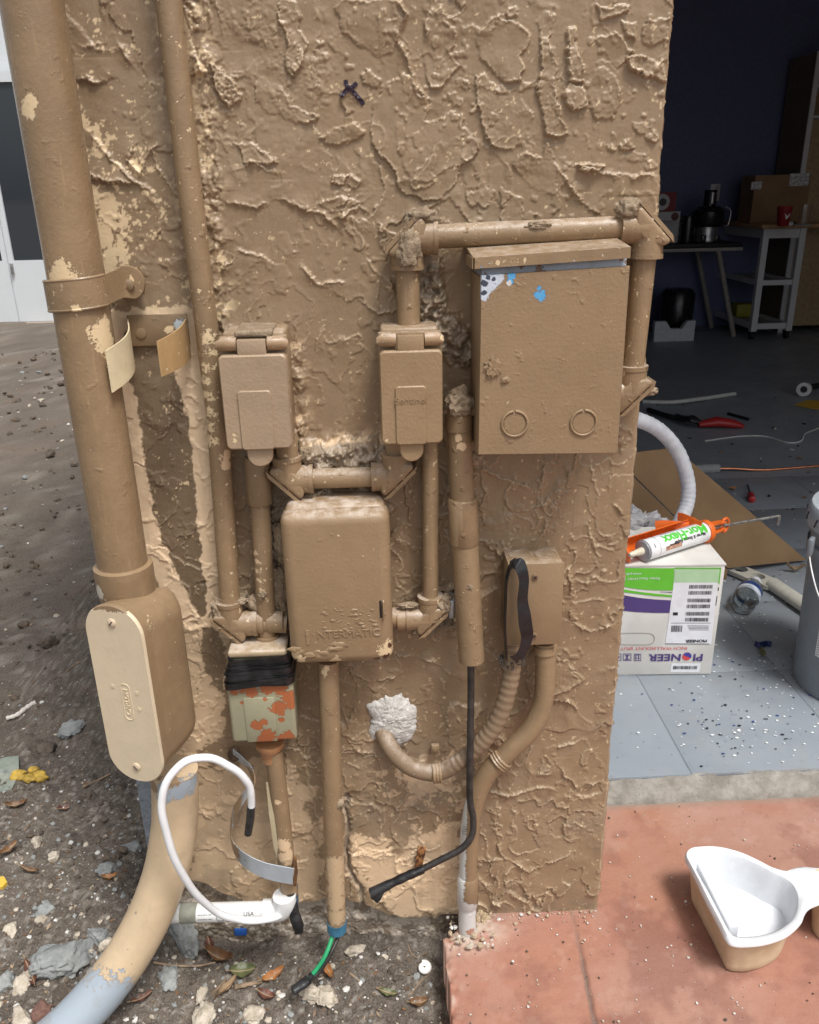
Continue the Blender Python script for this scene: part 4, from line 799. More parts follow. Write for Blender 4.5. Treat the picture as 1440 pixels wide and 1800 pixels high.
# ---- timer box
TYF = -.080; tx0, tx1 = (P(501, 1030, TYF).x+P(509, 1160, TYF).x)/2, (P(688, 1000, TYF).x+P(692, 1150, TYF).x)/2; tz0, tz1 = P(595, 1170, TYF).z, P(595, 903, TYF).z
tm_ = thing('timer_box', 'rounded brown metal timer box with raised lettering and rusted lower corners', 'timer box', ((tx0+tx1)/2, -.04, tz0))
RUST = (.085, .028, .014)
M_TIMER = paint('timer_paint', tuple(c*1.05 for c in BROWN), .42, var=.06, chip=.035, bump=.4, lumps=.25, seed=23, dust=.9,
    patches=[(CREAM, [(P(683,1145,TYF), .014), (P(520,1158,TYF), .012), (P(590,1166,TYF), .010), (P(502,985,TYF), .003)]), (RUST, [(P(690,1138,TYF), .0075), (P(680,1157,TYF), .007), (P(664,1163,TYF), .006), (P(517,1163,TYF), .006), (P(590,1169,TYF), .005), (P(686,1022,TYF), .0035), (P(687,1115,TYF), .0035), (P(602,1170,TYF), .004)])])
MB().rbox((tx0+.004, -.062, tz0+.003), (tx1-.004, -.004, tz1+.004), .012, 4).build('case', M_TIMER, tm_)
door = MB().rbox((tx0, TYF, tz0), (tx1, -.030, tz1), .0150, 6).build('door', M_TIMER, tm_)
em = MB(); ez = P(595, 1117, TYF).z; cxm = (tx0+tx1)/2
def on_door(x, y, z): return V(x, TYF-.0002-z, y)
text(em, 'I', .030, lambda x, y, z: on_door(P(541,1117,TYF).x+x*1.5, ez+y-.002, z), ext=.0010)
text(em, 'NTERMATIC', .0145, lambda x, y, z: on_door(P(613,1117,TYF).x+x*1.02, ez+y+.002, z), ext=.0010)
em.build('embossed_lettering', M_TIMER, door, 0)
MB().rbox((P(669,1072,TYF).x-.0018, TYF-.0004, P(669,1087,TYF).z), (P(669,1072,TYF).x+.0018, TYF+.004, P(669,1055,TYF).z), .0014, 3).build('hasp_slot', plain('slot_shadow', (.02, .012, .01), .8), door)
MB().rbox((P(673,1072,TYF).x, TYF-.005, P(673,1087,TYF).z), (P(673,1072,TYF).x+.0022, TYF+.002, P(673,1055,TYF).z), .001, 2).build('hasp_loop', M_TIMER, door)
pc = MB(); rr = random.Random(4)
for k in range(46):
    x = rr.triangular(545, 680, 640); y = rr.triangular(1060, 1112, 1095); blob(pc, P(x, y, TYF-.0002), rr.uniform(.001, .0032), k, .4, (1.3, .22, .7), 2, 2.2)
for k in range(26): x = rr.uniform(515, 600); blob(pc, P(x, 1142+rr.uniform(-4, 5)+8*math.sin(x*.06), TYF-.0002), rr.uniform(.003, .006), k+90, .4, (1.6, .2, .7), 2, 2)
pc.build('paint_clots', M_TIMER, door, 70); 
# ---- conduit from the left outlet down to the taped box
dl = thing('conduit_drop', 'brown conduit with coupling dropping from the left outlet behind the elbow', 'conduit', P(468, 1130, -.02))
a0, a1 = V(P(452, 800, -.03).x, -.022, R1[2]+.006), P(472, 1150, -.024)
M_DROP = paint('drop_paint', tuple(c*.92 for c in BROWN), .45, chip=.10, lumps=.5, seed=24, patches=[(TAN, [(P(452+k*3,970+k*16,-.03), .006) for k in range(6)])])
MB().tube([a0, a1], .0125, 24).build('pipe', M_DROP, dl)
f_ = lambda y: a0+(a1-a0)*((y-800)/350)
MB().tube([f_(836), f_(840), f_(903), f_(905)], [.0148, .0160, .0160, .0148], 24).build('coupling', M_DROP, dl)
socket2 = MB().tube([f_(1115), f_(1150)], .0165, 24).build('hub', M_DROP, dl)
lumps(dl, [(P(450, 1060, -.02), .011, (1.2, .7, 1)), (P(462, 1045, -.035), .005, (1, 1, 1)), (P(490, 1050, -.012), .014, (1, .6, 2.4)), (P(493, 960, -.010), .010, (.8, .6, 3)), (P(425, 1060, -.012), .010, (1, .5, 2))])
# ---- taped, rusting box below
TB = -.072; bx0, bx1 = P(403, 1255, TB).x, P(519, 1255, TB).x; bz0, bz1 = P(460, 1304, TB).z, P(460, 1203, TB).z
tb = thing('taped_box', 'small grey green junction box blotched with rust, its top wrapped in black tape', 'junction box', P(460, 1310, -.04))
M_GRN = paint('grey_green_enamel', (.30, .285, .19), .38, var=.06, chip=.0, bump=.2, lumps=.05, seed=25,
    patches=[((.36, .115, .045), [(P(x, y, TB), r) for x, y, r in ((443,1215,.009), (490,1210,.012), (508,1225,.011), (470,1210,.010), (490,1245,.011), (512,1240,.007), (455,1275,.008), (463,1268,.006), (450,1272,.007), (472,1292,.012), (465,1300,.010), (508,1292,.008), (494,1298,.007), (495,1265,.004), (425,1236,.003), (466,1229,.003), (474,1244,.003), (425,1210,.008), (412,1215,.006))])])
MB().rbox((bx0+.002, TB+.012, bz0+.002), (bx1-.002, -.002, bz1+.032), .005, 3).build('case', M_GRN, tb)
lid = MB().rbox((bx0, TB, bz0), (bx1, TB+.014, bz1+.014), .005, 4)
lid.rbox((P(432,1270,TB).x, TB-.0016, bz0+.001), (P(486,1270,TB).x, TB+.004, P(460,1226,TB).z), .0012, 2)
lid.build('lid', M_GRN, tb)
M_HUB = paint('rust_hub', (.38, .19, .09), .5, chip=.12, under=(.42, .29, .17), chip_scale=60, seed=26)
MB().lathe([(.020, 0), (.0195, -.008), (.0145, -.014), (.0140, -.030)], P(474, 1303, -.045), (0, 0, 1), 24).build('hub', M_HUB, tb)
tw = MB(); rr = random.Random(2)
for k in range(7):
    z = bz1+.004+k*.0048; t = k/6; x0, x1 = bx0-.002+.007*t, bx1+.002-.005*t; yf = TB-.002+.011*t
    lo_ = rrect(x1-x0, -yf+.004, .010, 4, (x0+x1)/2, (yf-.004)/2)
    tl_ = rr.uniform(-.09, .09); pts = [V(a, b, z+tl_*(a-(x0+x1)/2)+.0030*math.sin(a*75+k*2.1)+rr.uniform(-.0014, .0014)) for a, b in lo_]; pts.append(pts[0])
    tw.ribbon(pts, UZ, rr.uniform(.009, .015), .0009)
tw.build('tape_wrap', M_TAPE, tb, 50)
MB().rbox((bx0+.004, TB+.010, bz1+.0335), (bx1-.006, -.004, bz1+.044), .004, 3).build('top_plate', paint('top_plate_paint', (.36, .27, .17), .5, chip=.1, dust=1, seed=27), tb)
pl_ = thing('conduit_lower_left', 'peeling brown conduit leaving the bottom of the taped rusty box', 'conduit', P(508, 1590, -.05))
M_PEEL = paint('peeling_pipe', tuple(c*1.02 for c in BROWN), .42, chip=.07, lumps=.3, seed=28, patches=[(TAN, [(P(497,1490,-.065), .013), (P(503,1510,-.065), .014), (P(505,1540,-.065), .012), (P(478,1320,-.06), .010), (P(488,1410,-.06), .005)])])
q0, q1 = P(481, 1318, -.046), P(509, 1570, -.052); MB().tube([q0, (q0+q1)/2+V(.0006, 0, 0), q1], .0128, 24).build('pipe', M_PEEL, pl_)
fl = MB(); fl.ribbon([P(470,1375,-.05), P(478,1430,-.056), P(486,1490,-.058), P(492,1520,-.056)], [UX*1+UN*.5]*4, [.004, .010, .009, .004], .0006); fl.build('peeling_paint', M_BRK2, pl_)
for k, (c, pts) in enumerate((((.30, .19, .10), [(508,1560,-.05), (506,1585,-.052), (505,1600,-.055)]), ((.02, .02, .022), [(514,1555,-.048), (517,1580,-.05), (515,1598,-.055)]), ((.05, .10, .17), [(521,1555,-.044), (522,1590,-.046), (521,1602,-.05)]))):
    MB().tube(cr([P(*q) for q in pts], 5), .0026, 10).build('wire', plain('wire_sheath_%d' % k, c, .4), pl_)
MB().tube(cr([P(511,1572,-.062), P(514,1590,-.068), P(519,1612,-.074), P(525,1630,-.078), P(526,1641,-.08)], 5), [.0065]*5+[.0078]*5+[.0085]*6+[.007]*4+[.003], 14, flat=(1, .7)).build('tape_end', M_TAPE, pl_)
# ---- conduit from the timer box into the ground
ct = thing('conduit_timer_drop', 'brown conduit from under the timer box, blue collar and cut wires at its end', 'conduit', P(592, 1640, -.05))
g0, g1, g2 = P(577, 1160, -.045), P(584, 1400, -.048), P(592, 1622, -.052)
M_CT = paint('timer_drop_paint', tuple(c*1.0 for c in BROWN), .40, chip=.06, lumps=.5, seed=29, streak=.3, patches=[((.50, .36, .22), [(P(590,1520+k*22,-.06), .018) for k in range(5)]), (CREAM, [(P(570,1183,-.06), .006), (P(573,1176,-.06), .005)])])
MB().tube([g0, g1, g2], .0142, 26).build('pipe', M_CT, ct)
blob(MB(), P(598, 1412, -.055), .007, 8, .4, (.9, .8, 1.4), 3).build('mortar_lump', M_MORTAR, ct, 70)
MB().tube([g2+(g1-g2).normalized()*.004, g2-(g1-g2).normalized()*.014], .0150, 26).build('blue_collar', plain('blue_plastic', (.045, .16, .26), .4, var=.3), ct)
g3 = g2-(g1-g2).normalized()*.012
MB().tube(cr([g3+V(-.003, 0, .004), P(585,1645,-.06), P(572,1680,-.08), P(556,1705,-.09), P(540,1722,-.098)], 6), .0034, 12).build('green_wire', plain('green_wire', (.02, .30, .12), .35), ct)
MB().tube(cr([g3+V(.004, 0, .004), P(594,1648,-.058), P(582,1675,-.075), P(562,1708,-.09), P(540,1726,-.10)], 6), .0030, 12).build('black_wire', M_CAB, ct)
MB().tube(cr([P(550,1712,-.094), P(540,1724,-.099), P(528,1733,-.104), P(513,1743,-.11)], 5), [.005]*4+[.008]*6+[.0075]*5+[.004], 14, flat=(1, .75)).build('tape_end', M_TAPE, ct)
# ---- small junction box on the right with its tape loop
JY = -.052; jx0, jx1 = P(891, 1060, JY).x, (P(992, 995, JY).x+P(985, 1134, JY).x)/2; jz0, jz1 = P(938, 1134, JY).z, P(940, 991, JY).z
jb = thing('junction_box', 'small square brown junction box with two round knockouts on top, low on the right', 'junction box', P(938, 1134, -.03))
M_JB = paint('junction_paint', tuple(c*1.0 for c in BROWN), .42, var=.05, chip=.01, bump=.3, lumps=.1, seed=30, dust=.5)
MB().rbox((jx0+.001, JY+.003, jz0+.001), (jx1-.001, .004, jz1-.0005), .0018, 2).build('case', M_JB, jb)
MB().rbox((jx0, JY, jz0), (jx1, JY+.0024, jz1), .0009, 2).build('face_plate', M_JB, jb)
for x in (.28, .74): MB().lathe([(.0150, 0), (.0148, .0008), (.0136, .0010), (.0130, .0004)], V(jx0+(jx1-jx0)*x, -.023, jz1-.0006), (0, 0, 1), 26).build('knockout', M_JB, jb)
for (x, y) in ((941, 1014), (939, 1117)):
    c = P(x, y, JY-.0005); sc_ = MB().lathe([(.0045, 0), (.0042, .0012), (.002, .0018)], c, (0, -1, 0), 18).build('screw', M_SCREW, jb)
    k = MB(); k.box((-.0026, -.0024, -.0005), (.0026, -.0017, .0005), M=Matrix.Translation(c) @ Matrix.Rotation(.5, 4, 'Y')); k.box((-.0005, -.00245, -.0026), (.0005, -.00175, .0026), M=Matrix.Translation(c) @ Matrix.Rotation(.5, 4, 'Y')); k.build('screw_slot', M_INK, sc_, 0)
tl = thing('tape_loop', 'loop of black tape hanging over the small right junction box', 'tape', P(905, 1160, -.06))
pth = cr([P(890,1158,-.064), P(888,1100,-.064), P(889,1040,-.063), P(894,1003,-.062), P(903,991,-.062), P(914,994,-.066), P(921,1020,-.070), P(919,1060,-.072), P(924,1095,-.074), P(926,1125,-.072), P(916,1150,-.068), P(903,1160,-.066)], 5)
n = len(pth); wd_ = [(UN*1+UX*.25) if i < n*.30 else (UN*(1-min(1, (i-n*.30)/(n*.14)))+UX*min(1, (i-n*.30)/(n*.14))+UZ*.05) for i in range(n)]
MB().ribbon([p+V(.0003*math.sin(i*.9), .0004*math.sin(i*1.3), .0003*math.sin(i*1.7)) for i, p in enumerate(pth)], wd_, [.009 if i < n*.3 else .0150+.0025*math.sin(i*.35) for i in range(n)], .0008).build('tape_strip', plain('smooth_black_tape', (.014, .014, .016), .3, var=.4, bump=.3, bscale=60), tl, 60)
fz = MB(); rr = random.Random(7)
for k in range(160):
    a = rr.uniform(0, 6.28); c = P(900, 1160, -.045); p0 = c+V(.0135*math.cos(a), .0135*math.sin(a), rr.uniform(-.006, .006)); fz.tube([p0, p0+V(.003*math.cos(a)+rr.uniform(-.002, .002), .003*math.sin(a), rr.uniform(-.004, .003))], .0005, 4)
fz.build('frayed_adhesive', M_CAB, tl, 0)
# ---- ribbed flexible conduit into the plaster patch
fx = thing('flexible_conduit', 'ribbed flexible conduit curving from the junction box into the white plaster patch', 'conduit', P(700, 1340, -.02))
fp = cr([P(903,1128,-.040), P(900,1175,-.044), P(890,1225,-.046), P(870,1275,-.046), P(840,1312,-.044), P(803,1342,-.040), P(768,1358,-.036), P(730,1352,-.032), P(703,1335,-.028), P(685,1312,-.02), P(672,1285,0.0)], 16)
rs_ = [.0122+(.0006*math.cos(i*2*math.pi/4)) if i < 16*5.2 else .0124 for i in range(len(fp))]
M_FLEX = paint('dusty_flex_conduit', (.215, .148, .092), .5, chip=.05, under=(.36, .29, .22), dust=.6, bump=.5, seed=31); 
MB().tube(fp, rs_, 22).build('ribbed_hose', M_FLEX, fx)
def saddle(par, c, t, r, mat, wd=.011):
    d, a, b = frame(t, (0, -1, 0)); k = MB()
    ptsq = [Vector(c)+a*(math.cos(q)*r)+b*(math.sin(q)*r) for q in [math.pi*j/14 for j in range(15)]]
    for off in (-.0045, 0, .0045): k.tube([p+d*off for p in ptsq], .0021, 8)
    k.ribbon(ptsq, d, wd, .0014); return k
M_SAD = paint('saddle_paint', tuple(c*1.05 for c in BROWN), .35, chip=.08, dust=.6, seed=32)
s1 = P(768, 1358, -.036); sd_ = saddle(fx, s1, (1, 0, .05), .0138, M_SAD); sd_.build('clamp', M_SAD, fx); MB().rbox((s1.x-.006, -.012, s1.z+.012), (s1.x+.006, -.004, s1.z+.028), .002, 2).build('clamp_lug', M_SAD, fx)
MB().lathe([(.0042, 0), (.004, .002), (.001, .0028)], V(s1.x, -.012, s1.z+.021), (0, -1, 0), 16).build('clamp_screw', M_SCREW, fx)
# ---- smooth conduit from the junction box to the patio
vc = thing('conduit_patio_drop', 'smooth brown conduit curving from junction box down into the patio corner, bare white foot', 'conduit', P(822, 1648, -.03))
vp = cr([P(958,1128,-.030), P(959,1180,-.032), P(954,1235,-.034), P(932,1283,-.036), P(893,1322,-.036), P(858,1358,-.035), P(836,1405,-.034), P(826,1465,-.034), P(823,1540,-.034), P(822,1600,-.034), P(822,1660,-.034)], 8)
M_VC = paint('patio_drop_paint', tuple(c*1.0 for c in BROWN), .36, chip=.03, lumps=.3, seed=33, patches=[((.60, .60, .58), [(P(818,1598+k*7,-.045), .020) for k in range(9)]+[(P(811,1385+k*8,-.040), .0100) for k in range(25)], .7), ((.42, .22, .16), [(P(826,1636,-.045), .007)])])
MB().tube(vp, .0142, 28).build('pipe', M_VC, vc)
MB().tube([P(823,1538,-.034), P(823,1541,-.034), P(822,1588,-.034), P(822,1590,-.034)], [.0148, .0165, .0165, .0148], 26).build('coupling', M_VC, vc)
s2 = P(880, 1335, -.036); saddle(vc, s2, (1, 0, .95), .0155, M_SAD).build('clamp', M_SAD, vc)
MB().tube([P(958,1133,-.030), P(958,1146,-.031)], .0162, 26).build('hub', M_VC, vc)
mk = MB(); text(mk, 'UTI', .010, lambda x, y, z: P(817,1460,-.0492)+V(-y*.9, 0, -x)); mk.build('printed_mark', plain('grey_ink', (.10, .11, .12), .6), vc, 0)
# ---- plaster patch
pp = MB(); n_a, n_r = 90, 26; c0 = P(688, 1262, 0); vs = []
for i in range(n_r+1):
    for j in range(n_a):
        a = 2*math.pi*j/n_a; q = i/n_r; R = .040*(1+.16*float(n2(np.array(math.cos(a)*1.3+9), np.array(math.sin(a)*1.3), 4))+.10*float(n2(np.array(a*9.), np.array(.5), 6))+.10*float(n2(np.array(a*3.1), np.array(7.5), 8)))
        x, z = R*q*math.cos(a)*.92, R*q*math.sin(a)*1.15
        f = np.array(x*1); hgt = .0075*(1-q**3)+.0034*abs(float(fbm(np.array(x*110+z*40), np.array(z*260-x*90), 3, 4, .6)))*(1-q**6)
        vs.append(V(c0.x+x, -hgt+(.004 if i == n_r else -.001), c0.z+z))
pp.add(vs, [(i*n_a+j, i*n_a+(j+1) % n_a, (i+1)*n_a+(j+1) % n_a, (i+1)*n_a+j) for i in range(n_r) for j in range(n_a)])
tag(pp.build('plaster_patch', concrete('white_plaster', (.52, .49, .45), (.76, .74, .70), .9, 80, .8), None, 60), 'rough white plaster dab where the flexible conduit enters the wall', 'plaster patch')
# ---- loose metal strap hanging low on the wall
ms = thing('metal_strap', 'loose bent galvanised strap half painted brown, low on the wall by the white cable', 'strap', P(420, 1500, -.03))
sp_ = cr([P(410,1324,-.012), P(424,1335,-.020), P(440,1352,-.032), P(444,1376,-.040), P(428,1402,-.036), P(412,1430,-.026), P(406,1460,-.022), P(412,1490,-.034), P(430,1512,-.054), P(465,1530,-.074), P(516,1541,-.082)], 6)
wq = [V(.55, -.6, .5).lerp(V(.25, -.6, .35), min(1, i/len(sp_)/.3)) if i < len(sp_)*.5 else V(.25, -.6, .35).lerp(V(0, -.1, 1), min(1, (i/len(sp_)-.5)/.2)) for i in range(len(sp_))]
M_MS = paint('strap_half_painted', (.42, .46, .50), .35, chip=.05, under=CREAM, seed=34, bump=.2, patches=[(tuple(c*1.02 for c in BROWN), [(P(440,1370,-.04), .020), (P(415,1420,-.03), .024), (P(406,1460,-.02), .024), (P(414,1490,-.034), .018)])])
MB().ribbon(sp_, wq, [.024+.010*min(1, max(0, (i/len(sp_)-.55)/.25)) for i in range(len(sp_))], .0013).build('strip', M_MS, ms, 60)
MB().lathe([(.010, 0), (.0105, .001), (.009, .002)], P(412,1326,-.010), (-.3, -.8, .5), 20).build('end_washer', plain('rusty_washer', (.14, .09, .06), .6, .3, .4), ms)
MB().rbox((P(515,1541,-.08).x, -.083, P(516,1556,-.08).z), (P(520,1541,-.08).x, -.055, P(516,1528,-.08).z), .0012, 2).build('rusty_tip', plain('rusty_steel', (.16, .075, .03), .7, .2, .5, 60, .5), ms)
# ---- small rusty clip
rc = thing('rusty_clip', 'small rusty metal clip fixed to the bare stucco above the black cable end', 'clip', P(740, 1530, 0))
M_RC = paint('rust_and_orange', (.24, .10, .03), .7, var=.5, chip=.20, under=(.07, .028, .014), chip_scale=170, seed=35)
MB().ribbon(cr([P(742,1488,-.002), P(741,1500,-.008), P(737,1515,-.012), P(735,1532,-.006)], 5), UX, .012, .0016).build('strip', M_RC, rc, 60)
MB().lathe([(.006, 0), (.0062, .003), (.003, .005)], P(741,1497,-.010), (0, -1, 0), 14).jitter(.0008, 300).build('bolt', M_RC, rc)
# ---- white PVC and cable on the ground
wv = thing('pvc_elbow_pipe', 'short white plastic pipe with open elbow lying at the foot of the wall', 'pipe', P(400, 1615, -.06))
M_PVC = plain('white_pvc', (.70, .71, .70), .35, var=.05, bump=.1)
wy = -.062; p0, p1 = P(300, 1606, wy), P(482, 1606, wy); p1.z = p0.z-.004; wr = .0138
MB().tube([p0, p1], wr, 28).build('pipe', M_PVC, wv)
el = MB().tube(cr([p1+V(-.016, 0, 0), p1+V(.004, 0, 0), p1+V(.014, -.001, .006), p1+V(.018, -.002, .018), p1+V(.018, -.002, .030)], 6), wr+.0032, 28, False)
el.tube([p1+V(.018, -.002, .030), p1+V(.018, -.002, .012)], wr-.0005, 28, True); el.lathe([(wr-.0005, 0), (wr+.0032, 0)], p1+V(.018, -.002, .030), (0, 0, 1), 28, caps=False); el.build('elbow', M_PVC, wv)
def onp(s, a, r=wr+.0003): t = R_(a); d = (p1-p0).normalized(); return p0+d*s+V(0, -math.cos(t), math.sin(t))*r
tpe = MB(); Lp = (p1-p0).length
tpe.tube([onp(Lp*.10, 0, 0), onp(Lp*.26, 0, 0)], wr+.0006, 28, False).build('grey_tape', plain('grey_green_tape', (.26, .27, .22), .6, var=.25), wv)
pk = MB(); rr = random.Random(5); s = Lp*.28
for k in range(11):
    wv_ = rr.choice((.0006, .001, .0016)); pk.add([onp(s, 35), onp(s+wv_, 35), onp(s+wv_, 0), onp(s, 0)], [(0,1,2,3)]); s += wv_+rr.choice((.0006, .001))
for t_, sc0, a0_ in (('USA', Lp*.77, 30),): text(pk, t_, .0085, lambda x, y, z: onp(sc0+x, a0_+y/.0138*57.3))
pts = [onp(Lp*.50+.006*math.cos(q), 12+24*math.sin(q)) for q in [2*math.pi*k/20 for k in range(21)]]; pk.tube(pts, .0004, 5, False)
pk.build('print', plain('pipe_print_ink', (.04, .04, .045), .5), wv, 0)
wc = thing('white_cable', 'stiff white cable looping across the thick conduit, black tape on its free end', 'cable', P(480, 1612, -.07))
wpth = cr([p1+V(.018, -.004, .002), P(478,1614,-.085), P(430,1618,-.098), P(385,1606,-.115), P(345,1572,-.135), P(312,1520,-.150), P(291,1455,-.155), P(284,1405,-.152), P(298,1365,-.145), P(330,1338,-.135), P(370,1333,-.125), P(408,1350,-.115), P(433,1372,-.108), P(442,1395,-.105), P(441,1425,-.102)], 8)
MB().tube([p+V(*[.0006*math.sin(i*.23+q*2)+.0002*math.sin(i*.7+q) for q in range(3)]) for i, p in enumerate(wpth)], .0051, 18).build('sheath', plain('white_sheath', (.76, .77, .78), .32, var=.04, bump=.05), wc)
MB().tube([P(441.5,1418,-.103), P(440,1440,-.102), P(436,1466,-.100)], [.0057, .0058, .0052], 16).build('tape_end', M_TAPE, wc)

c = soil_at0 = G(424, 1640, -.03); tag(MB().rbox((c.x-.010, c.y-.005, -.032), (c.x+.010, c.y+.008, -.016), .002, 2).build('blue_scrap', plain('blue_scrap', (.02, .10, .38), .4), None), 'small bright blue scrap under the white plastic pipe', 'scrap')
# ================================================================== THINGS ON THE GROUND
def soil_at(px, py):
    z = -.02
    for _ in range(6): q = G(px, py, z); z = float(soil_z(np.array([q.x]), np.array([q.y]))[0])
    return G(px, py, z)
def szat(x, y): return float(soil_z(np.array([x]), np.array([y]))[0])
def rock(c, r, seed, sq=(1, 1, .6), rough=.28, sub=3):
    b = bmesh.new(); bmesh.ops.create_icosphere(b, subdivisions=sub, radius=1); v = np.array([q.co[:] for q in b.verts]); rr = np.random.RandomState(seed)
    for _ in range(9):                       # broken facets
        n = rr.randn(3); n /= np.linalg.norm(n); d = rr.uniform(.55, .85); k = v@n; v = np.where((k > d)[:, None], v-np.outer(k-d, n), v)
    v = v*(1+rough*(noise3(v*2.1+seed*1.9+9)*.5+.5*noise3(v*5.5+seed+50)+.35*noise3(v*13+seed+70)))[:, None]; v = v*np.array(sq)*r
    a = rr.uniform(0, 6.28); R = np.array([[math.cos(a), -math.sin(a), 0], [math.sin(a), math.cos(a), 0], [0, 0, 1]]); v = v@R.T
    fs = [[q.index for q in f.verts] for f in b.faces]; b.free(); return [Vector(c)+Vector(q) for q in v], fs
M_LUMP = concrete('grey_concrete_lump', (.225, .235, .23), (.355, .365, .35), .95, 35, 1.0); M_LIME = concrete('pale_limestone', (.42, .36, .28), (.62, .55, .45), .95, 45, 1.0)
M_ROCKD = concrete('dark_stone', (.08, .062, .047), (.15, .12, .095), .95, 45, 1.0); M_MAR = concrete('maroon_stone', (.13, .065, .05), (.22, .12, .09), .8, 40, .5)
CL = 'grey concrete lumps on the soil'; ST = 'pale stones on the soil'
def put_rock(name, px, py, rpx, mat, label, cat, grp=None, sq=(1, 1, .6), seed=1, sub=4):
    c = soil_at(px, py); dep = (c-CAM).dot(FW); r = rpx*dep/FPX; vs, fs = rock(c+V(0, 0, r*.08), r, seed, sq, .30, sub)
    return tag(MB().add(vs, fs).build(name, mat, None, 75), label, cat, grp)
for i, a in enumerate((
    (113,1688,52,'largest grey concrete lump, left of the thick bend pipe',(1.15,.85,.5)), (170,1648,20,'knobbly grey concrete lump touching the bend pipe, above the pale pebble',(1,1,.8)), (74,1602,23,'flat grey concrete lump left of the bend, above the white pebble',(1.1,.7,.5)),
    (187,1532,17,'small blue grey lump left of the cream bend',(1,1,.6)), (228,1492,19,'grey lump beside the grey wall corner',(1.1,.8,.6)), (328,1655,40,'grey concrete lump under the white plastic pipe',(1.1,.7,.7)),
    (300,1722,26,'crumbled grey mortar lump right of the cream bend',(1.2,.8,.45)), (10,1728,20,'grey lump cut by the left picture edge',(1,1,.6)), (124,1282,25,'flat angular grey concrete chip on the dark soil, left of the access plate',(1.1,.9,.28)), (187,1690,24,'low grey lump pressed against the grey end of the bend pipe',(1,.8,.6)))):
    put_rock('concrete_lump', a[0], a[1], a[2], M_LUMP, a[3], 'concrete lump', CL, a[4], 30+i)
for i, a in enumerate((
    (40,1732,20,M_LIME,'whitish crumbly stone near the bottom left corner',(1.1,.9,.8)), (20,1634,17,M_LIME,'beige stone at the left picture edge below the yellow scrap',(1.2,.9,.7)), (73,1618,11,M_LIME,'small white pebble under the flat grey lump',(1,1,.7)), (187,1663,15,M_LIME,'pale tan pebble tucked against the bend pipe',(1,.9,.8)),
    (138,1646,8,M_LIME,'tiny tan pebble pair above the largest lump',(1,1,.8)), (354,1751,14,M_LIME,'cream stone below the fallen leaves',(1.2,.8,.6)), (447,1782,20,M_LIME,'white rough stone at the bottom edge below the orange leaf',(1,1,.8)), (362,1793,26,M_LIME,'large tan stone cut by the bottom edge',(1.3,.8,.6)),
    (35,1795,24,M_LIME,'white stone in the bottom left corner',(1.2,.9,.6)), (542,1748,20,M_LIME,'pale crumbly stone beside the taped wire end',(1.2,.8,.7)), (118,1752,24,M_ROCKD,'rounded brown stone below the largest grey lump',(1,1,.8)), (75,1780,21,M_MAR,'smooth maroon stone near the bottom left corner',(1,.8,.7)),
    (72,1318,25,M_ROCKD,'dark clod beside the flat grey chip',(1.1,.9,.8)), (84,1132,17,M_ROCKD,'dark clod of earth alone on the upper soil',(1,1,.9)), (95,1508,14,M_LIME,'pale broken stone among roots left of the bend',(1,.8,.8)), (65,1482,13,M_LIME,'grey white stone left of the pale broken one',(1,.8,.8)), (625,1672,13,M_LIME,'pale crumb of stucco below the black cable end',(1.4,.8,.5)), (575,1755,22,M_LIME,'off white stone right of the crumbly one at the bottom',(1,1,.8)), (690,1706,9,M_ROCKD,'small brown stone between the wires and the patio',(1,1,.8)))):
    put_rock('stone', a[0], a[1], a[2], a[3], a[4], 'stone', ST, a[5], 60+i)
# yellow lumpy growth and scraps
c = soil_at(58, 1364); yb = MB(); rr = random.Random(9)
for k in range(16): blob(yb, c+V(rr.uniform(-.038, .030), rr.uniform(-.016, .018), .004), rr.uniform(.006, .011), k, .3, (1.3, 1, .7), 2)
tag(yb.build('yellow_foam', plain('dirty_yellow', (.48, .31, .05), .6, var=.3, bump=.4), None, 70), 'lumpy yellow scrap lying on the soil at the left', 'scrap')
def slab_chip(pts, mat, name, label, cat, th=.006, lift=.004):
    q = [soil_at(*p) for p in pts]; c = sum(q, V(0, 0, 0))/len(q); mb = MB(); n = len(q)
    top = [V(p.x, p.y, c.z+lift+th+.1*(p.y-c.y)) for p in q]; bot = [V(p.x, p.y, c.z+lift-.004) for p in q]
    return tag(mb.add(top+bot, [tuple(range(n)), tuple(range(2*n-1, n-1, -1))]+[(i, i+n, (i+1) % n+n, (i+1) % n) for i in range(n)]).build(name, mat, None, 0), label, cat)
slab_chip([(-25,1352),(15,1343),(36,1342),(34,1365),(20,1385),(-25,1398)], concrete('green_grey_slate', (.20, .23, .19), (.30, .32, .27), .8, 20, .5), 'slate_chip', 'green grey slab fragment at the left edge beside the yellow scrap', 'stone chip')
slab_chip([(-8,1548),(8,1546),(14,1556),(5,1564),(-8,1566)], plain('yellow_plastic', (.62, .42, .06), .4), 'plastic_scrap', 'small bright yellow scrap at the left picture edge', 'scrap', .003)
def stick(pts, r, mat, name, label, cat, taper=.6):
    q = [soil_at(*p)+V(0, 0, r*.8) for p in pts]; m = sum(p.z for p in q)/len(q); q = [V(p.x, p.y, max(p.z, m-.002)) for p in q]; q = cr(q, 6)
    return tag(MB().tube(q, [r*(1-(1-taper)*i/len(q))*(1+.2*math.sin(i*2.1)) for i in range(len(q))], 9).build(name, mat, None), label, cat)
M_TWIG = plain('dry_twig', (.24, .17, .11), .8, var=.3, bump=.6); M_BONE = plain('bleached_stick', (.62, .58, .52), .7, var=.1)
stick([(12,1268),(30,1260),(48,1246),(63,1237)], .0048, M_BONE, 'bleached_stick', 'white bleached stick on the dark soil at far left', 'stick', 1.2)
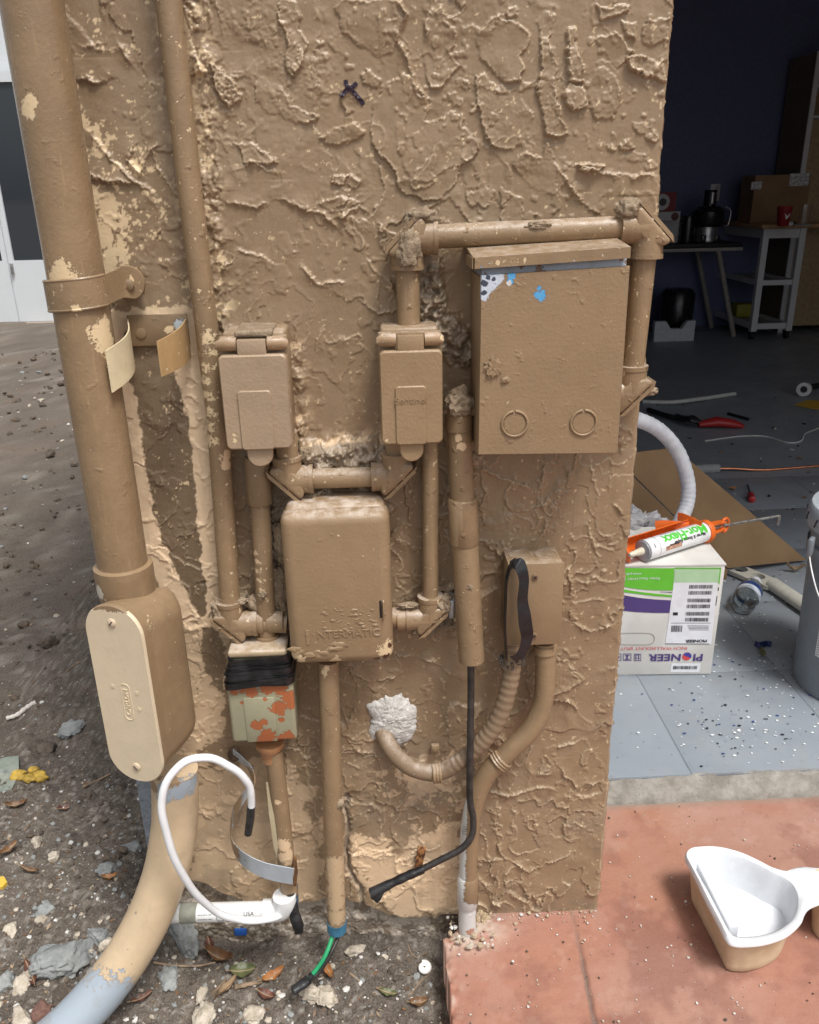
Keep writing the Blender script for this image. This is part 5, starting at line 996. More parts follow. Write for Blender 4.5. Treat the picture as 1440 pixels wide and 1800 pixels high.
for i, (p, l) in enumerate((([(118,1182),(135,1168),(155,1158)], 'bent grey twig lying left of the access plate'), ([(42,1462),(60,1440),(72,1425)], 'thin pale twig left of the pale stones'), ([(270,1693),(300,1698),(345,1706),(380,1702)], 'thin dark twig right of the cream bend'), ([(375,1748),(392,1732),(398,1722)], 'short straw coloured stick among the leaves'), ([(412,1738),(440,1733),(462,1730)], 'thick short stick below the green leaf'),
    ([(615,1712),(635,1728)], 'short pale twig between wires and patio'), ([(720,1752),(738,1728),(758,1712)], 'thin straight twig near the patio edge'), ([(716,1660),(724,1678),(735,1690)], 'curved thin twig above the snail shell'), ([(146,1385),(175,1372),(195,1362)], 'dark thin twig under the access plate'))):
    stick(p, (.0022, .0016, .002, .003, .0042, .0018, .0012, .0012, .0028)[i], M_TWIG, 'twig', l, 'twig')
# fallen leaves
def leaf_mesh(L, W_, curl, bend, n=12, m=6):
    vs = []; fs = []
    for i in range(n+1):
        t = i/n; wv = W_*(math.sin(math.pi*min(1, t*1.02))**.75)*(1-.25*t)+.0006
        for j in range(m+1):
            s = j/m*2-1; vs.append(V(L*(t-.5), wv*s, curl*(s*s)*W_*1.2+bend*L*(t-.5)**2*1.6+.0015*math.sin(t*17)*s))
    for i in range(n):
        for j in range(m): fs.append((i*(m+1)+j, (i+1)*(m+1)+j, (i+1)*(m+1)+j+1, i*(m+1)+j+1))
    return vs, fs
def leaf_mat(name, a, b):
    t = NT(name); c = t.mix(t.ss(t.noise(60, 5, .65), .35, .65), a, b); c = t.mix(t.math('MULTIPLY', t.ss(t.noise(200, 4, .7, off=3), .58, .7), .6), c, tuple(q*.35 for q in a))
    return t.done(c, .45, t.bump(t.noise(150, 4), .4, .001))
LM = {k: leaf_mat('leaf_'+k, a, b) for k, (a, b) in dict(brown=((.13, .065, .03), (.23, .12, .055)), orange=((.28, .11, .035), (.40, .17, .05)), tan=((.27, .19, .11), (.38, .28, .18)), green=((.07, .085, .03), (.13, .14, .06)), red=((.10, .04, .03), (.18, .075, .05))).items()}
def put_leaf(px, py, Lpx, ang, k, label, W_=.32, curl=.5, bend=.5, tilt=.15, Z=None):
    c = soil_at(px, py) if Z is None else G(px, py, Z); dep = (c-CAM).dot(FW); L = Lpx*dep/FPX; vs, fs = leaf_mesh(L, L*W_*.5, curl, bend)
    Mx = Matrix.Translation(c+V(0, 0, .006 if Z is None else .0035)) @ Euler((tilt, tilt*.6, R_(ang))).to_matrix().to_4x4(); vs = [Mx @ v for v in vs]
    th = thing('fallen_leaf', label, 'leaf', c, 'fallen leaves'); n = len(vs); b2 = [v+V(0, 0, -.0006) for v in vs]
    MB().add(vs+b2, fs+[tuple(i+n for i in f[::-1]) for f in fs]).build('blade', LM[k], th, 60)
    ax = [vs[i*7+3]+V(0, 0, .0004) for i in range(13)]; st_ = ax[0]+(ax[0]-ax[2])*.9
    MB().tube([st_]+ax, [.0009]*9+[.0006]*5, 5).build('midrib', LM['tan' if k != 'tan' else 'brown'], th); return th
for a in ((388,1690,52,-18,'brown','curled brown leaf lying above the green one',.42,.9,.8), (428,1712,46,8,'green','dull green leaf among the brown leaves',.62,.3,.3), (480,1722,46,38,'orange','bright orange leaf left of the taped wires',.40,.5,.5), (400,1742,46,55,'tan','long tan leaf standing on edge below the curled one',.28,.9,.4), (194,1547,26,15,'orange','orange brown leaf left of the cream bend',.45,.4,.6),
    (58,1722,60,-55,'red','long dark red leaf left of the largest grey lump',.26,.6,.5), (683,1750,34,-14,'green','green leaf lying near the patio edge',.38,.3,.3), (578,1712,40,-60,'orange','orange leaf right of the green wire',.34,.5,.4), (736,1768,34,10,'brown','brown leaf at the foot of the patio edge',.5,.5,.5), (470,1755,34,-20,'red','dark red leaf below the orange one',.5,.4,.5),
    (370,1668,30,-70,'red','dark leaf in the shade of the white pipe',.5,.4,.4), (30,1420,34,20,'brown','brown leaf high on the soil at the left',.4,.5,.5), (55,1535,36,-15,'brown','brown strip of leaf among roots at far left',.22,.5,.5), (118,1425,30,25,'red','reddish leaf left of the grey wall corner',.4,.4,.4), (15,1500,38,60,'brown','brown leaf cut by the left edge near the roots',.4,.5,.5), (250,1760,40,35,'red','reddish leaf under the grey end of the pipe',.3,.4,.4)):
    put_leaf(*a)
# snail shell near the patio
c = soil_at(746, 1708); sh = []; rs2 = []
for k in range(60): t = k/59*2.3*2*math.pi; r = .0016+.0066*(k/59); sh.append(c+V(r*math.cos(t), r*.7*math.sin(t), .008+.010*(1-k/59)*.4+r*.5*math.sin(t))); rs2.append(.0010+.0042*k/59)
tag(MB().tube(sh, rs2, 10).build('snail_shell', plain('white_shell', (.75, .73, .70), .4), None), 'small white snail shell on the soil near the patio', 'shell')
# loose gravel, crumbs and litter
def gravel():
    mb = MB(); r = random.Random(12); rng = np.random.RandomState(4)
    proto = [rock((0, 0, 0), 1, 200+k, (1, .85, .65), .3, 1) for k in range(14)]
    V_ = []; F_ = []; MI = []; off = 0
    def drop(x, y, s, mi):
        nonlocal off
        if x > .07 and y > -.6: return
        if y > -.012 and -.37 < x: return
        vs, fs = proto[r.randrange(14)]; a = r.uniform(0, 6.28); ca_, sa_ = math.cos(a), math.sin(a); z = ZS(x, y)
        V_.extend((x+s*(v.x*ca_-v.y*sa_), y+s*(v.x*sa_+v.y*ca_), z+s*(.2+v.z)) for v in vs); F_.extend(tuple(i+off for i in f) for f in fs); MI.extend([mi]*len(fs)); off += len(vs)
    pts = []
    for _ in range(3300):
        if r.random() < .78: q = G(r.uniform(-20, 790), r.uniform(1380, 1830), -.02)
        else: q = G(r.uniform(-30, 330), r.uniform(620, 1450), 0)
        x, y = q.x, q.y; u = r.random(); d = (q-CAM).length
        s = (.0016+.0065*u**4)*(1 if d < 2 else .8*d/1.6); pts.append((x, y, s, r.choices((0, 1, 2, 3, 4), (3, 2.2, 4, 1.5, 2))[0]))
    for _ in range(1300):
        x = -r.uniform(.3, 4.6); y = .15+5.2*r.random()**1.4
        if x > -.38-.30*y*.0 and y > -.01 and x > -.40: continue
        s = (.004+.012*r.random()**3)*(1+.35*y); pts.append((x, y, s, r.choices((2, 4, 1, 0), (5, 6, .4, .3))[0]))
    zz = soil_z(np.array([p[0] for p in pts]), np.array([p[1] for p in pts])); zd = {(p[0], p[1]): float(z) for p, z in zip(pts, zz)}
    ZS = lambda x, y: zd[(x, y)]
    for p in pts: drop(*p)
    mb.v, mb.f, mb.m = V_, F_, MI
    # leaf crumbs
    for _ in range(1100):
        q = G(r.uniform(-20, 790), r.uniform(1430, 1830), -.02) if r.random() < .6 else G(r.uniform(-30, 330), r.uniform(600, 1450), 0)
        x, y = q.x, q.y
        if (x > .06 and y > -.6) or (y > -.012 and x > -.37): continue
        z = szat(x, y)+.002; a = r.uniform(0, 6.28); L = r.uniform(.003, .013)*(1 if y < 1 else 1.6); wv = L*r.uniform(.12, .5); t = r.uniform(-.4, .4)
        d = V(math.cos(a), math.sin(a), t); e = V(-math.sin(a), math.cos(a), r.uniform(-.4, .4)); c = V(x, y, z)
        mb.add([c-d*L*.5, c+e*wv*.5, c+d*L*.5, c-e*wv*.5], [(0, 1, 2, 3)], r.choice((5, 5, 6, 2)))
    return mb
tag(gravel().build('gravel', [M_LUMP, M_LIME, M_ROCKD, concrete('white_chip', (.58, .56, .52), (.72, .70, .67), .9, 60), concrete('brown_clod', (.10, .074, .052), (.155, .118, .085), .95, 60), LM['brown'], LM['tan']], None, 0), 'small stones, crumbs and leaf litter scattered over the soil', 'gravel', kind='stuff')
# crumbs on the patio
def crumbs():
    mb = MB(); r = random.Random(21)
    for _ in range(330):
        q = G(r.uniform(800, 1440), r.uniform(1415, 1800), .001)
        if q.x < .09 or (q.y > -.004 and q.x < .34) or q.y > .23: continue
        s = .0008+.0024*r.random()**3; vs, fs = rock(q+V(0, 0, s*.4), s, r.randrange(99), (1, .8, .6), .2, 1); mb.add(vs, fs, r.choice((0, 1, 2)))
    for _ in range(70):
        x = r.uniform(.09, .33); y = -abs(r.gauss(0, .012))-.004; s = .001+.004*r.random()**3; vs, fs = rock(V(x, y, .002+s*.4), s, r.randrange(99), (1, .8, .7), .3, 1); mb.add(vs, fs, r.choice((0, 1, 3)))
    for _ in range(70):
        q = G(r.uniform(785, 870), r.uniform(1600, 1665), .012); s = .0015+.006*r.random()**3; vs, fs = rock(q, s, r.randrange(99), (1, .8, .7), .3, 1); mb.add(vs, fs, r.choice((0, 1, 3, 3)))
    return mb
tag(crumbs().build('patio_crumbs', [M_LIME, concrete('white_crumb', (.62, .6, .57), (.75, .73, .7), .9, 60), M_ROCKD, concrete('tan_crumb', (.40, .30, .20), (.52, .42, .30), .95, 60)], None, 0), 'crumbs of stucco and grit on the red patio', 'crumbs', kind='stuff')
blob(mb_ := MB(), P(846, 1618, -.012), .012, 5, .45, (1, .9, 1.3), 4, 2.2)
tag(mb_.build('mortar_chunk', concrete('tan_mortar_chunk', (.34, .25, .15), (.50, .39, .26), .95, 60), None, 70), 'loose tan mortar chunk between the white pipe foot and the wall', 'mortar chunk')
# ------------------------------------------------------------------ moulded pulp tray with white paint
ZR = .085
outer_px = [(1206,1512),(1205,1501),(1213,1493),(1230,1490),(1262,1490),(1300,1499),(1332,1513),(1358,1526),(1384,1531),(1403,1524),(1423,1524),(1450,1530),(1455,1560),(1447,1583),(1425,1594),(1416,1604),(1408,1622),(1385,1643),(1352,1656),(1318,1661),(1290,1660),(1276,1650),(1262,1622),(1240,1580),(1221,1540)]
rim = [G(x, y, ZR) for x, y in outer_px]
def closed(pts, n=4):
    p = [pts[-2], pts[-1]]+pts+[pts[0], pts[1]]; return cr(p, n)[2*n:-2*n-1+0]
rim = closed(rim, 4)
bowl_px = [(1214,1514),(1215,1504),(1228,1498),(1262,1498),(1298,1507),(1330,1521),(1356,1535),(1378,1545),(1394,1558),(1403,1578),(1402,1600),(1394,1618),(1372,1636),(1345,1646),(1316,1650),(1294,1649),(1282,1640),(1268,1614),(1246,1572),(1228,1540)]
tray = thing('paint_tray', 'moulded tan pulp tray holding white paint on the red patio', 'paint tray', G(1330, 1690, 0))
inn = closed([G(x, y, ZR-.002) for x, y in bowl_px], 4); cc = sum(inn, V(0, 0, 0))/len(inn); n = len(inn)
def ring_at(sc, z): return [V(cc.x+(p.x-cc.x)*sc, cc.y+(p.y-cc.y)*sc, z) for p in inn]
M_PULP = NT('tan_pulp'); _t = M_PULP; M_PULP = _t.done(_t.mix(_t.ss(_t.noise(30, 5), .35, .65), (.56, .43, .275), (.64, .51, .345)), .7, _t.bump(_t.noise(350, 4), .35, .0008))
M_WPAINT = plain('wet_white_paint', (.72, .74, .77), .25, var=.015, nscale=20, bump=.15, bscale=60); M_WCOAT = plain('white_coating', (.72, .74, .765), .45, var=.03, nscale=60, bump=.35, bscale=200)
def skin(rings, mb, cap=None):
    m = len(rings[0]); vs = [p for r in rings for p in r]; fs = [(l*m+i, l*m+(i+1) % m, (l+1)*m+(i+1) % m, (l+1)*m+i) for l in range(len(rings)-1) for i in range(m)]
    if cap: fs.append(tuple((len(rings)-1)*m+i for i in range(m)))
    return mb.add(vs, fs)
def flute(sc, z, amp): return [V(cc.x+(p.x-cc.x)*(sc+amp*(1 if (i//3) % 3 == 0 else 0)), cc.y+(p.y-cc.y)*(sc+amp*(1 if (i//3) % 3 == 0 else 0)), z) for i, p in enumerate(inn)]
skin([ring_at(1.015, ZR-.004), flute(.98, ZR-.010, .012), flute(.885, .016, .014), flute(.865, .004, .01), ring_at(.84, 0.0015)], MB(), True).build('outer_shell', M_PULP, tray, 50)
skin([ring_at(1.0, ZR+.0012), ring_at(.985, ZR-.001), flute(.955, ZR-.010, .008), flute(.885, .035, .008), ring_at(.86, .026)], MB(), True).build('white_lining', M_WCOAT, tray, 60)
MB().add(ring_at(.872, .0285), [tuple(range(n))]).build('paint_pool', M_WPAINT, tray, 0)
# rim sheet: between outer outline and bowl mouth, with a neck to the second cup
m = len(rim); rs3 = [(p, V(p.x, p.y, ZR+.002)) for p in rim]; near = []
for p in rim:
    k = min(range(n), key=lambda i: (inn[i]-p).length); near.append(inn[k])
rb = MB(); lift = [V(p.x, p.y, ZR-.001) for p in rim]; mid2 = [V((p.x*.7+q.x*.3), (p.y*.7+q.y*.3), ZR+.004) for p, q in zip(rim, near)]; mid3 = [V((p.x*.3+q.x*.7), (p.y*.3+q.y*.7), ZR+.0035) for p, q in zip(rim, near)]; inn2 = [V(q.x, q.y, ZR+.0005) for q in near]
skin([[p+V(0, 0, -.004) for p in lift], lift, mid2, mid3, inn2], rb); rb.build('rim', M_WCOAT, tray, 60)
a_, b_ = G(1226,1520,ZR-.006), G(1284,1632,ZR-.006); d_ = (b_-a_).normalized(); s_ = V(-d_.y, d_.x, 0)
if s_.x < 0: s_ = -s_
Mx = Matrix.Translation((a_+b_)/2+s_*.006) @ Matrix((d_, s_, V(0, 0, 1))).transposed().to_4x4(); Lh = (b_-a_).length/2
MB().rbox((-Lh, -.008, -.022), (Lh, .008, .004), .003, 3, Mx).build('drip_ledge', M_WCOAT, tray)
c2 = G(1482, 1566, ZR); MB().lathe([(.030, -.083), (.036, -.04), (.040, -.004), (.042, .002), (.046, .003), (.046, -.002), (.043, -.005), (.038, -.032), (.032, -.0835)], c2, (0, 0, 1), 36, caps=False).lathe([(.030, -.083), (.001, -.083)], c2, (0, 0, 1), 36, caps=False).build('second_cup', M_PULP, tray, 60)
# ================================================================== THINGS IN THE GARAGE
def hit(px, py, o, n):
    d = _ray(px, py); return CAM+d*((Vector(o)-CAM).dot(n)/d.dot(n))
def curve2d(outer, holes, depth):
    cu = bpy.data.curves.new('c', 'CURVE'); cu.dimensions = '2D'; cu.fill_mode = 'BOTH'; cu.extrude = depth/2
    for lp_ in [outer]+holes:
        s = cu.splines.new('POLY'); s.points.add(len(lp_)-1); s.use_cyclic_u = True
        for q, p in zip(s.points, lp_): q.co = (p[0], p[1], 0, 1)
    o = bpy.data.objects.new('c', cu); COL.objects.link(o); dg = bpy.context.evaluated_depsgraph_get(); dg.update(); me = bpy.data.meshes.new_from_object(o.evaluated_get(dg))
    r = [v.co.copy() for v in me.vertices], [tuple(p.vertices) for p in me.polygons]; bpy.data.objects.remove(o); bpy.data.curves.remove(cu); bpy.data.meshes.remove(me); return r
# ---- white carton printed upside down
c0 = G(1250, 1186, FZ); cl = G(1080, 1188, FZ); ux = (c0-cl); ux.z = 0; ux.normalize(); un = V(-ux.y, ux.x, 0)*-1
if un.y > 0: un = -un
Hc = hit(1275, 993, c0, un).z-FZ; Wc, Dc = .34, .215
carton = thing('carton', 'white carton printed green and purple, standing upside down on the grey floor', 'carton', c0)
M_CARD = NT('white_cardboard'); _t = M_CARD; M_CARD = _t.done(_t.mix(_t.ss(_t.noise(12, 5), .35, .65), (.60, .58, .54), (.68, .665, .63)), .6, _t.bump(_t.noise(1, 3, vec=_t.scale(_t.pos(), (30, 30, 500))), .12, .0008))
Mx = Matrix.Translation(c0) @ Matrix((ux, -un, V(0, 0, 1))).transposed().to_4x4()
MB().rbox((-Wc, 0, .001), (0, Dc, Hc), .0025, 2, Mx).build('body', M_CARD, carton)
fl_ = MB(); fl_.box((-Wc-.001, -.0012, Hc-.001), (.0012, Dc*.5-.001, Hc+.0022), M=Mx); fl_.build('top_flap', M_CARD, carton, 0)
fl_ = MB(); fl_.box((-Wc-.001, Dc*.5+.001, Hc-.001), (.0012, Dc+.0012, Hc+.0022), M=Mx); fl_.build('top_flap', M_CARD, carton, 0)
def F(zx, zy, off=.0008): return hit(1080+zx/5.805, 880+zy/5.805, c0+un*off, un)+V(0, 0, 0)
PM = [plain('print_'+k, c, .5, var=.04, bump=.02) for k, c in (('green', (.13, .50, .035)), ('purple', (.075, .045, .18)), ('white', (.74, .75, .78)), ('pale_green', (.42, .62, .38)), ('ink', (.02, .02, .025)), ('red', (.62, .09, .09)), ('ball_red', (.62, .06, .06)), ('ball_blue', (.06, .05, .30)))]
pr_ = MB()
def quad(mi, *pts, off=.0008): pr_.add([F(x, y, off) for x, y in pts], [tuple(range(len(pts)))], mi)
L0 = -420
quad(0, (L0,685),(615,690),(600,918),(400,915),(250,905),(100,880),(L0,860)); quad(0, (615,683),(1092,683),(1090,696),(615,697)); quad(0, (1078,690),(1092,690),(1075,852),(1064,852))
quad(0, (L0,880),(60,900),(250,930),(420,950),(590,965),(588,986),(400,972),(200,948),(60,928),(L0,910)); quad(4, (470,930),(590,934),(589,941),(470,934), off=.0011)
quad(1, (L0,950),(50,958),(150,975),(250,992),(400,1008),(580,1018),(565,1146),(400,1146),(200,1136),(40,1118),(L0,1100))
quad(3, (622,700),(1078,700),(1062,835),(608,835)); quad(2, (606,836),(1061,836),(990,1465),(522,1462))
quad(4, (1060,885),(1070,885),(1066,920),(1055,920)); quad(4, (1042,975),(1054,975),(1040,1072),(1030,1072))
def bars(x0, x1, y0, y1, sh, seed, nb=30):
    r = random.Random(seed); x = x0
    while x < x1:
        w_ = r.choice((2.2, 3.5, 5, 6.5)); w_ = min(w_, x1-x); pr_.add([F(x, y0, .0013), F(x+w_, y0, .0013), F(x+w_-sh, y1, .0013), F(x-sh, y1, .0013)], [(0, 1, 2, 3)], 4); x += w_+r.choice((2.5, 4, 5.5))
for k, (y, x) in enumerate(((860,768), (922,760), (1000,750), (1060,742), (1136,733), (1196,726))): bars(x, x+238, y, y+38, 4, k)
bars(585, 700, 1275, 1340, 6, 11); bars(603, 850, 1688, 1722, 3, 12)
quad(4, (578,1248),(985,1248),(985,1252),(578,1252), off=.0012); quad(4, (520,1458),(968,1460),(968,1465),(520,1463), off=.0012)
quad(2, (585,1660),(885,1660),(868,1752),(568,1752)); quad(4, (600,1140),(650,1140),(648,1172),(598,1172), off=.0012)
for k in range(4): quad(4, (745+6*k,1275+14*k),(965,1277+14*k),(964,1281+14*k),(745+6*k,1279+14*k), off=.0012)
for zx, zy, w_, h_ in ((238,1600,72,72),(132,1598,84,72),(30,1598,84,72)):
    for a, b, c, d in ((-.5,-.5,.5,-.42), (-.5,.42,.5,.5), (-.5,-.5,-.43,.5), (.43,-.5,.5,.5)): quad(1, (zx+a*w_,zy+b*h_),(zx+c*w_,zy+b*h_),(zx+c*w_,zy+d*h_),(zx+a*w_,zy+d*h_), off=.0011)
for s in (-1, 1):
    quad(1, (236+s*14-4,1578),(236+s*14+4,1578),(236+s*14+4,1612),(236+s*14-4,1612), off=.0012); quad(1, (236+s*14-11,1608),(236+s*14+11,1608),(236+s*14,1626), off=.0012)
quad(1, (212,1572),(262,1572),(262,1578),(212,1578), off=.0012); quad(1, (105,1575),(160,1575),(140,1592),(138,1610),(162,1624),(100,1624),(126,1610),(124,1592), off=.0012); quad(1, (2,1590),(58,1590),(50,1612),(30,1622),(10,1612), off=.0012); quad(1, (26,1572),(34,1572),(34,1592),(26,1592), off=.0012)
def up_text(s, zx, zy, size, mi, sx=1., bold=0, off=.0013):
    o_ = F(zx, zy, off); text(pr_, s, size, lambda x, y, z: o_-ux*(x*sx)-UZ*y, mi, bold)
up_text('PI', 855, 1598, .0255, 1, 1.25, .0007); up_text('NEER', 520, 1598, .0255, 1, 1.22, .0007)
o_ = F(742, 1590, .0013)
pr_.add([o_+ux*(.0105*math.cos(t))+UZ*(.0105*math.sin(t)) for t in [2*math.pi*k/24 for k in range(24)]], [tuple(range(24))], 6)
pr_.add([o_+un*.0003+ux*(.0105*math.cos(t))+UZ*(.0105*math.sin(t)) for t in [math.pi*k/16-.5 for k in range(17)]]+[o_+un*.0003+ux*(-.004)+UZ*.001, o_+un*.0003+ux*.004+UZ*(-.002)], [tuple(range(19))], 7)
up_text('INCH WALL', 590, 1508, .0118, 5, 1.1); up_text('MOUNT SPLIT IND', 185, 1508, .0118, 5, 1.1); up_text('PIONEER', 838, 1432, .0098, 4, 1.25, .0004)
up_text('Parker Davis HVAC Internat', 225, 797, .0085, 2, 1.05); up_text('www.pdhvac.com', 130, 750, .0085, 2, 1.05)
pr_.build('print', PM, carton, 0)
ho = [F(220+190*math.copysign(abs(math.cos(t))**.35, math.cos(t)), 1410+60*math.copysign(abs(math.sin(t))**.8, math.sin(t)), .0006) for t in [2*math.pi*k/48 for k in range(49)]]
MB().tube(ho, .0007, 6, False).build('hand_hole_outline', plain('card_cut', (.28, .26, .22), .8), carton)
# ---- caulking gun and cartridge on the carton
ZC = FZ+Hc+.0045; kr = .0235
t0, t1 = G(1131, 968, ZC+kr), G(1236, 935, ZC+kr); td = (t1-t0).normalized(); tp_ = V(-td.y, td.x, 0).normalized()
if tp_.y < 0: tp_ = -tp_
cart_ = thing('caulk_cartridge', 'white sealant cartridge with green print lying in the orange caulking gun', 'cartridge', t0)
Lc = (t1-t0).length
M_TUBEW = plain('white_cartridge', (.78, .79, .80), .35, var=.03, bump=.03)
MB().lathe([(kr, 0), (kr, Lc)], t0, td, 40).build('barrel', M_TUBEW, cart_)
MB().lathe([(kr+.001, -.001), (kr+.001, .002), (kr-.001, .003)], t0, td, 40).lathe([(kr*.98, -.0005), (kr*.93, -.003), (.008, -.0045), (.008, -.006)], t0, td, 40).build('end_cap', plain('grey_cap', (.36, .37, .38), .35), cart_)
MB().lathe([(.0095, -.004), (.0085, -.012), (.0065, -.026), (.0060, -.036), (.0040, -.042)], t0, td, 20).build('nozzle', plain('cream_nozzle', (.62, .57, .44), .4), cart_)
def cyl(s, ang, r=kr+.0004):
    a = R_(ang); return t0+td*s+(-tp_*math.cos(a)+UZ*math.sin(a))*r
pr2 = MB()
text(pr2, 'Mor-Flexx', .033, lambda x, y, z: cyl(Lc*.60-x*.98, 56-(y)/kr*57.3, kr+.0005), 0, .0011, cuts=4)
for t_, s0, a0_, sz in (('Mortar & Stucco Repair', Lc*.64, 22, .0105),): text(pr2, t_, sz, lambda x, y, z: cyl(s0-x, a0_-y/kr*57.3, kr+.0007), 1, .0003)
def cpatch(s0, s1, a0_, a1_, mi, r=kr+.0005):
    k = 8; vs = [cyl(s, a0_+(a1_-a0_)*j/k, r) for j in range(k+1) for s in (s0, s1)]; pr2.add(vs, [(2*j, 2*j+1, 2*j+3, 2*j+2) for j in range(k)], mi)
cpatch(Lc*.28, Lc*.86, 97, 101, 1); cpatch(Lc*.075, Lc*.085, 28, 52, 1); cpatch(Lc*.24, Lc*.50, -8, 16, 2); cpatch(Lc*.30, Lc*.46, 12, 22, 3); cpatch(Lc*.155, Lc*.165, -30, 150, 4)
pr2.build('print', [plain('green_print', (.10, .60, .06), .4), M_INK, plain('photo_print', (.45, .25, .17), .5, var=.5, nscale=90), plain('dark_print', (.10, .07, .06), .5), plain('seam_grey', (.45, .45, .46), .5)], cart_, 60)
gun = thing('caulking_gun', 'orange half barrel caulking gun resting on the white carton', 'caulking gun', t1)
M_ORG = plain('orange_enamel', (.78, .155, .022), .35, var=.12, nscale=50, bump=.25, bscale=120); M_ROD = plain('zinc_rod', (.42, .40, .37), .4, .8, .3, 80)
g0_ = t0+tp_*.024+V(0, 0, .004)-td*.032; gl = Lc+.03; tr_ = MB(); vs = []
for r in (.027, .0253):
    for j in range(13):
        a = R_(-65+130*j/12)
        for s in (0, gl): vs.append(g0_+td*s+tp_*(r*math.cos(a)-.010)+UZ*(r*math.sin(a)))
k = 26; fs = [(2*j, 2*j+1, 2*j+3, 2*j+2) for j in range(12)]+[(k+2*j, k+2*j+2, k+2*j+3, k+2*j+1) for j in range(12)]+[(0, k, k+1, 1), (24, 25, k+25, k+24)]
tr_.add(vs, fs); tr_.build('half_barrel', M_ORG, gun, 40)
MB().prism([(-.026, -.024), (.004, -.024), (.004, -.010), (-.006, .004), (-.018, .016), (-.026, .012)], t0+tp_*.010-td*.034, -tp_, UZ, td, 0, .003).build('front_plate', M_ORG, gun)
MB().lathe([(.0265, 0), (.0275, .002), (.0265, .014), (.020, .020), (.010, .022)], t1-td*.001, td, 36).build('end_ring', M_ORG, gun)
h0 = t1+td*.020; MB().ribbon([h0+UZ*.014, h0+td*.025+UZ*.013, h0+td*.052+UZ*.010], tp_, .016, .003).build('yoke_plate', M_ORG, gun)
MB().ribbon([h0-UZ*.010, h0+td*.025-UZ*.009, h0+td*.052-UZ*.006], tp_, .016, .003).build('yoke_plate', M_ORG, gun)
lpq = [h0+td*.055+tp_*0+(td*math.cos(t)*.013+UZ*math.sin(t)*.017) for t in [2*math.pi*k/20 for k in range(21)]]; MB().tube(lpq, .0035, 10, False).build('rod_catch', M_ORG, gun)
for (a, b, z) in (((1180,925),(1200,906),.050), ((1152,923),(1205,930),.036)):
    p_ = G(a[0], a[1], ZC+z); q_ = G(1232, 925, ZC+.045) if z > .04 else G(1222, 926, ZC+.036)
    if z > .04: p_ = G(1192, 908, ZC+.05)
    MB().ribbon(cr([p_, p_+(q_-p_)*.3+V(0, 0, .003), q_], 5), V(0, .3, 1), .019, .0045).build('handle' if z > .04 else 'trigger', M_ORG, gun, 60)
rd1 = G(1368, 907, ZC+.022); rdd = cr([t0+td*.05+UZ*.002, h0+td*.05, rd1], 4)
MB().tube([h0, h0+td*.05, rd1], .0034, 10).tube(cr([rd1, rd1+td*.006+UZ*(-.003), rd1+td*.004+UZ*(-.026)], 4), .0034, 10).build('push_rod', M_ROD, gun)
# ---- open cardboard box behind
M_KRAFT = NT('kraft_cardboard'); _t = M_KRAFT; M_KRAFT = _t.done(_t.mix(_t.ss(_t.noise(8, 5), .35, .65), (.25, .155, .075), (.30, .19, .095)), .75, _t.bump(_t.noise(1, 3, vec=_t.scale(_t.pos(), (25, 25, 25))), .1, .001))
kb = thing('cardboard_box', 'open brown cardboard box with its long flap folded down behind the white carton', 'cardboard box', G(1300, 990, FZ))
A = P(1100, 822, 1.02); B = G(1278, 998, FZ+.030); Cc = G(1417, 984, FZ+.008); nn = (B-A).cross(Cc-A).normalized()
D = hit(1186, 787, A, nn); E_ = hit(1090, 798, A, nn)
def panel(pts, th, name, par):
    pts = [Vector(p) for p in pts]; q = (pts[1]-pts[0]).cross(pts[2]-pts[0]).normalized()*th; m = len(pts)
    return MB().add([p+q*.5 for p in pts]+[p-q*.5 for p in pts], [tuple(range(m)), tuple(range(2*m-1, m-1, -1))]+[(i, i+m, (i+1) % m+m, (i+1) % m) for i in range(m)]).build(name, M_KRAFT, par, 0)
panel([A, B, Cc, D, E_], .005, 'flap', kb)
dk = V(-.004, -.012, 0); panel([A+dk, B+dk, V(B.x, B.y, FZ+.002)+dk, V(A.x, A.y, FZ+.002)+dk], .005, 'side', kb)
panel([A+V(-.30, .0, 0)+dk, A+dk, V(A.x, A.y, FZ+.002)+dk, V(A.x-.3, A.y, FZ+.002)+dk], .005, 'side', kb)
bag = MB(); blob(bag, P(1122, 925, .86), .055, 3, .5, (1.1, .8, .8), 4, 2.4); tag(bag.build('plastic_bag', plain('grey_plastic_film', (.40, .40, .41), .25, var=.15), None, 30), 'crumpled translucent grey plastic bag between wall and carton', 'plastic bag')
# ---- white hose
h0_ = P(1075,728,.80); h9_ = P(1178,960,.84); hs_ = cr([V(h0_.x-.10, .86, FZ+.02), V(h0_.x-.105, .84, h0_.z-.20), V(h0_.x-.07, .82, h0_.z-.05), h0_, P(1120,737,.84), P(1160,757,.87), P(1192,795,.89), P(1209,845,.89), P(1208,885,.88), P(1194,920,.86), P(1182,950,.86), V(h9_.x-.02, .87, h9_.z-.12), V(h9_.x-.03, .88, FZ+.02)], 14)
hose = tag(MB().tube(hs_, [.0178+.0006*math.cos(i*2.0) for i in range(len(hs_))], 22).build('drain_hose', plain('white_ribbed_hose', (.66, .68, .72), .4, var=.08), None, 60), 'thick white ribbed hose arching out from behind the wall over the cardboard', 'hose')
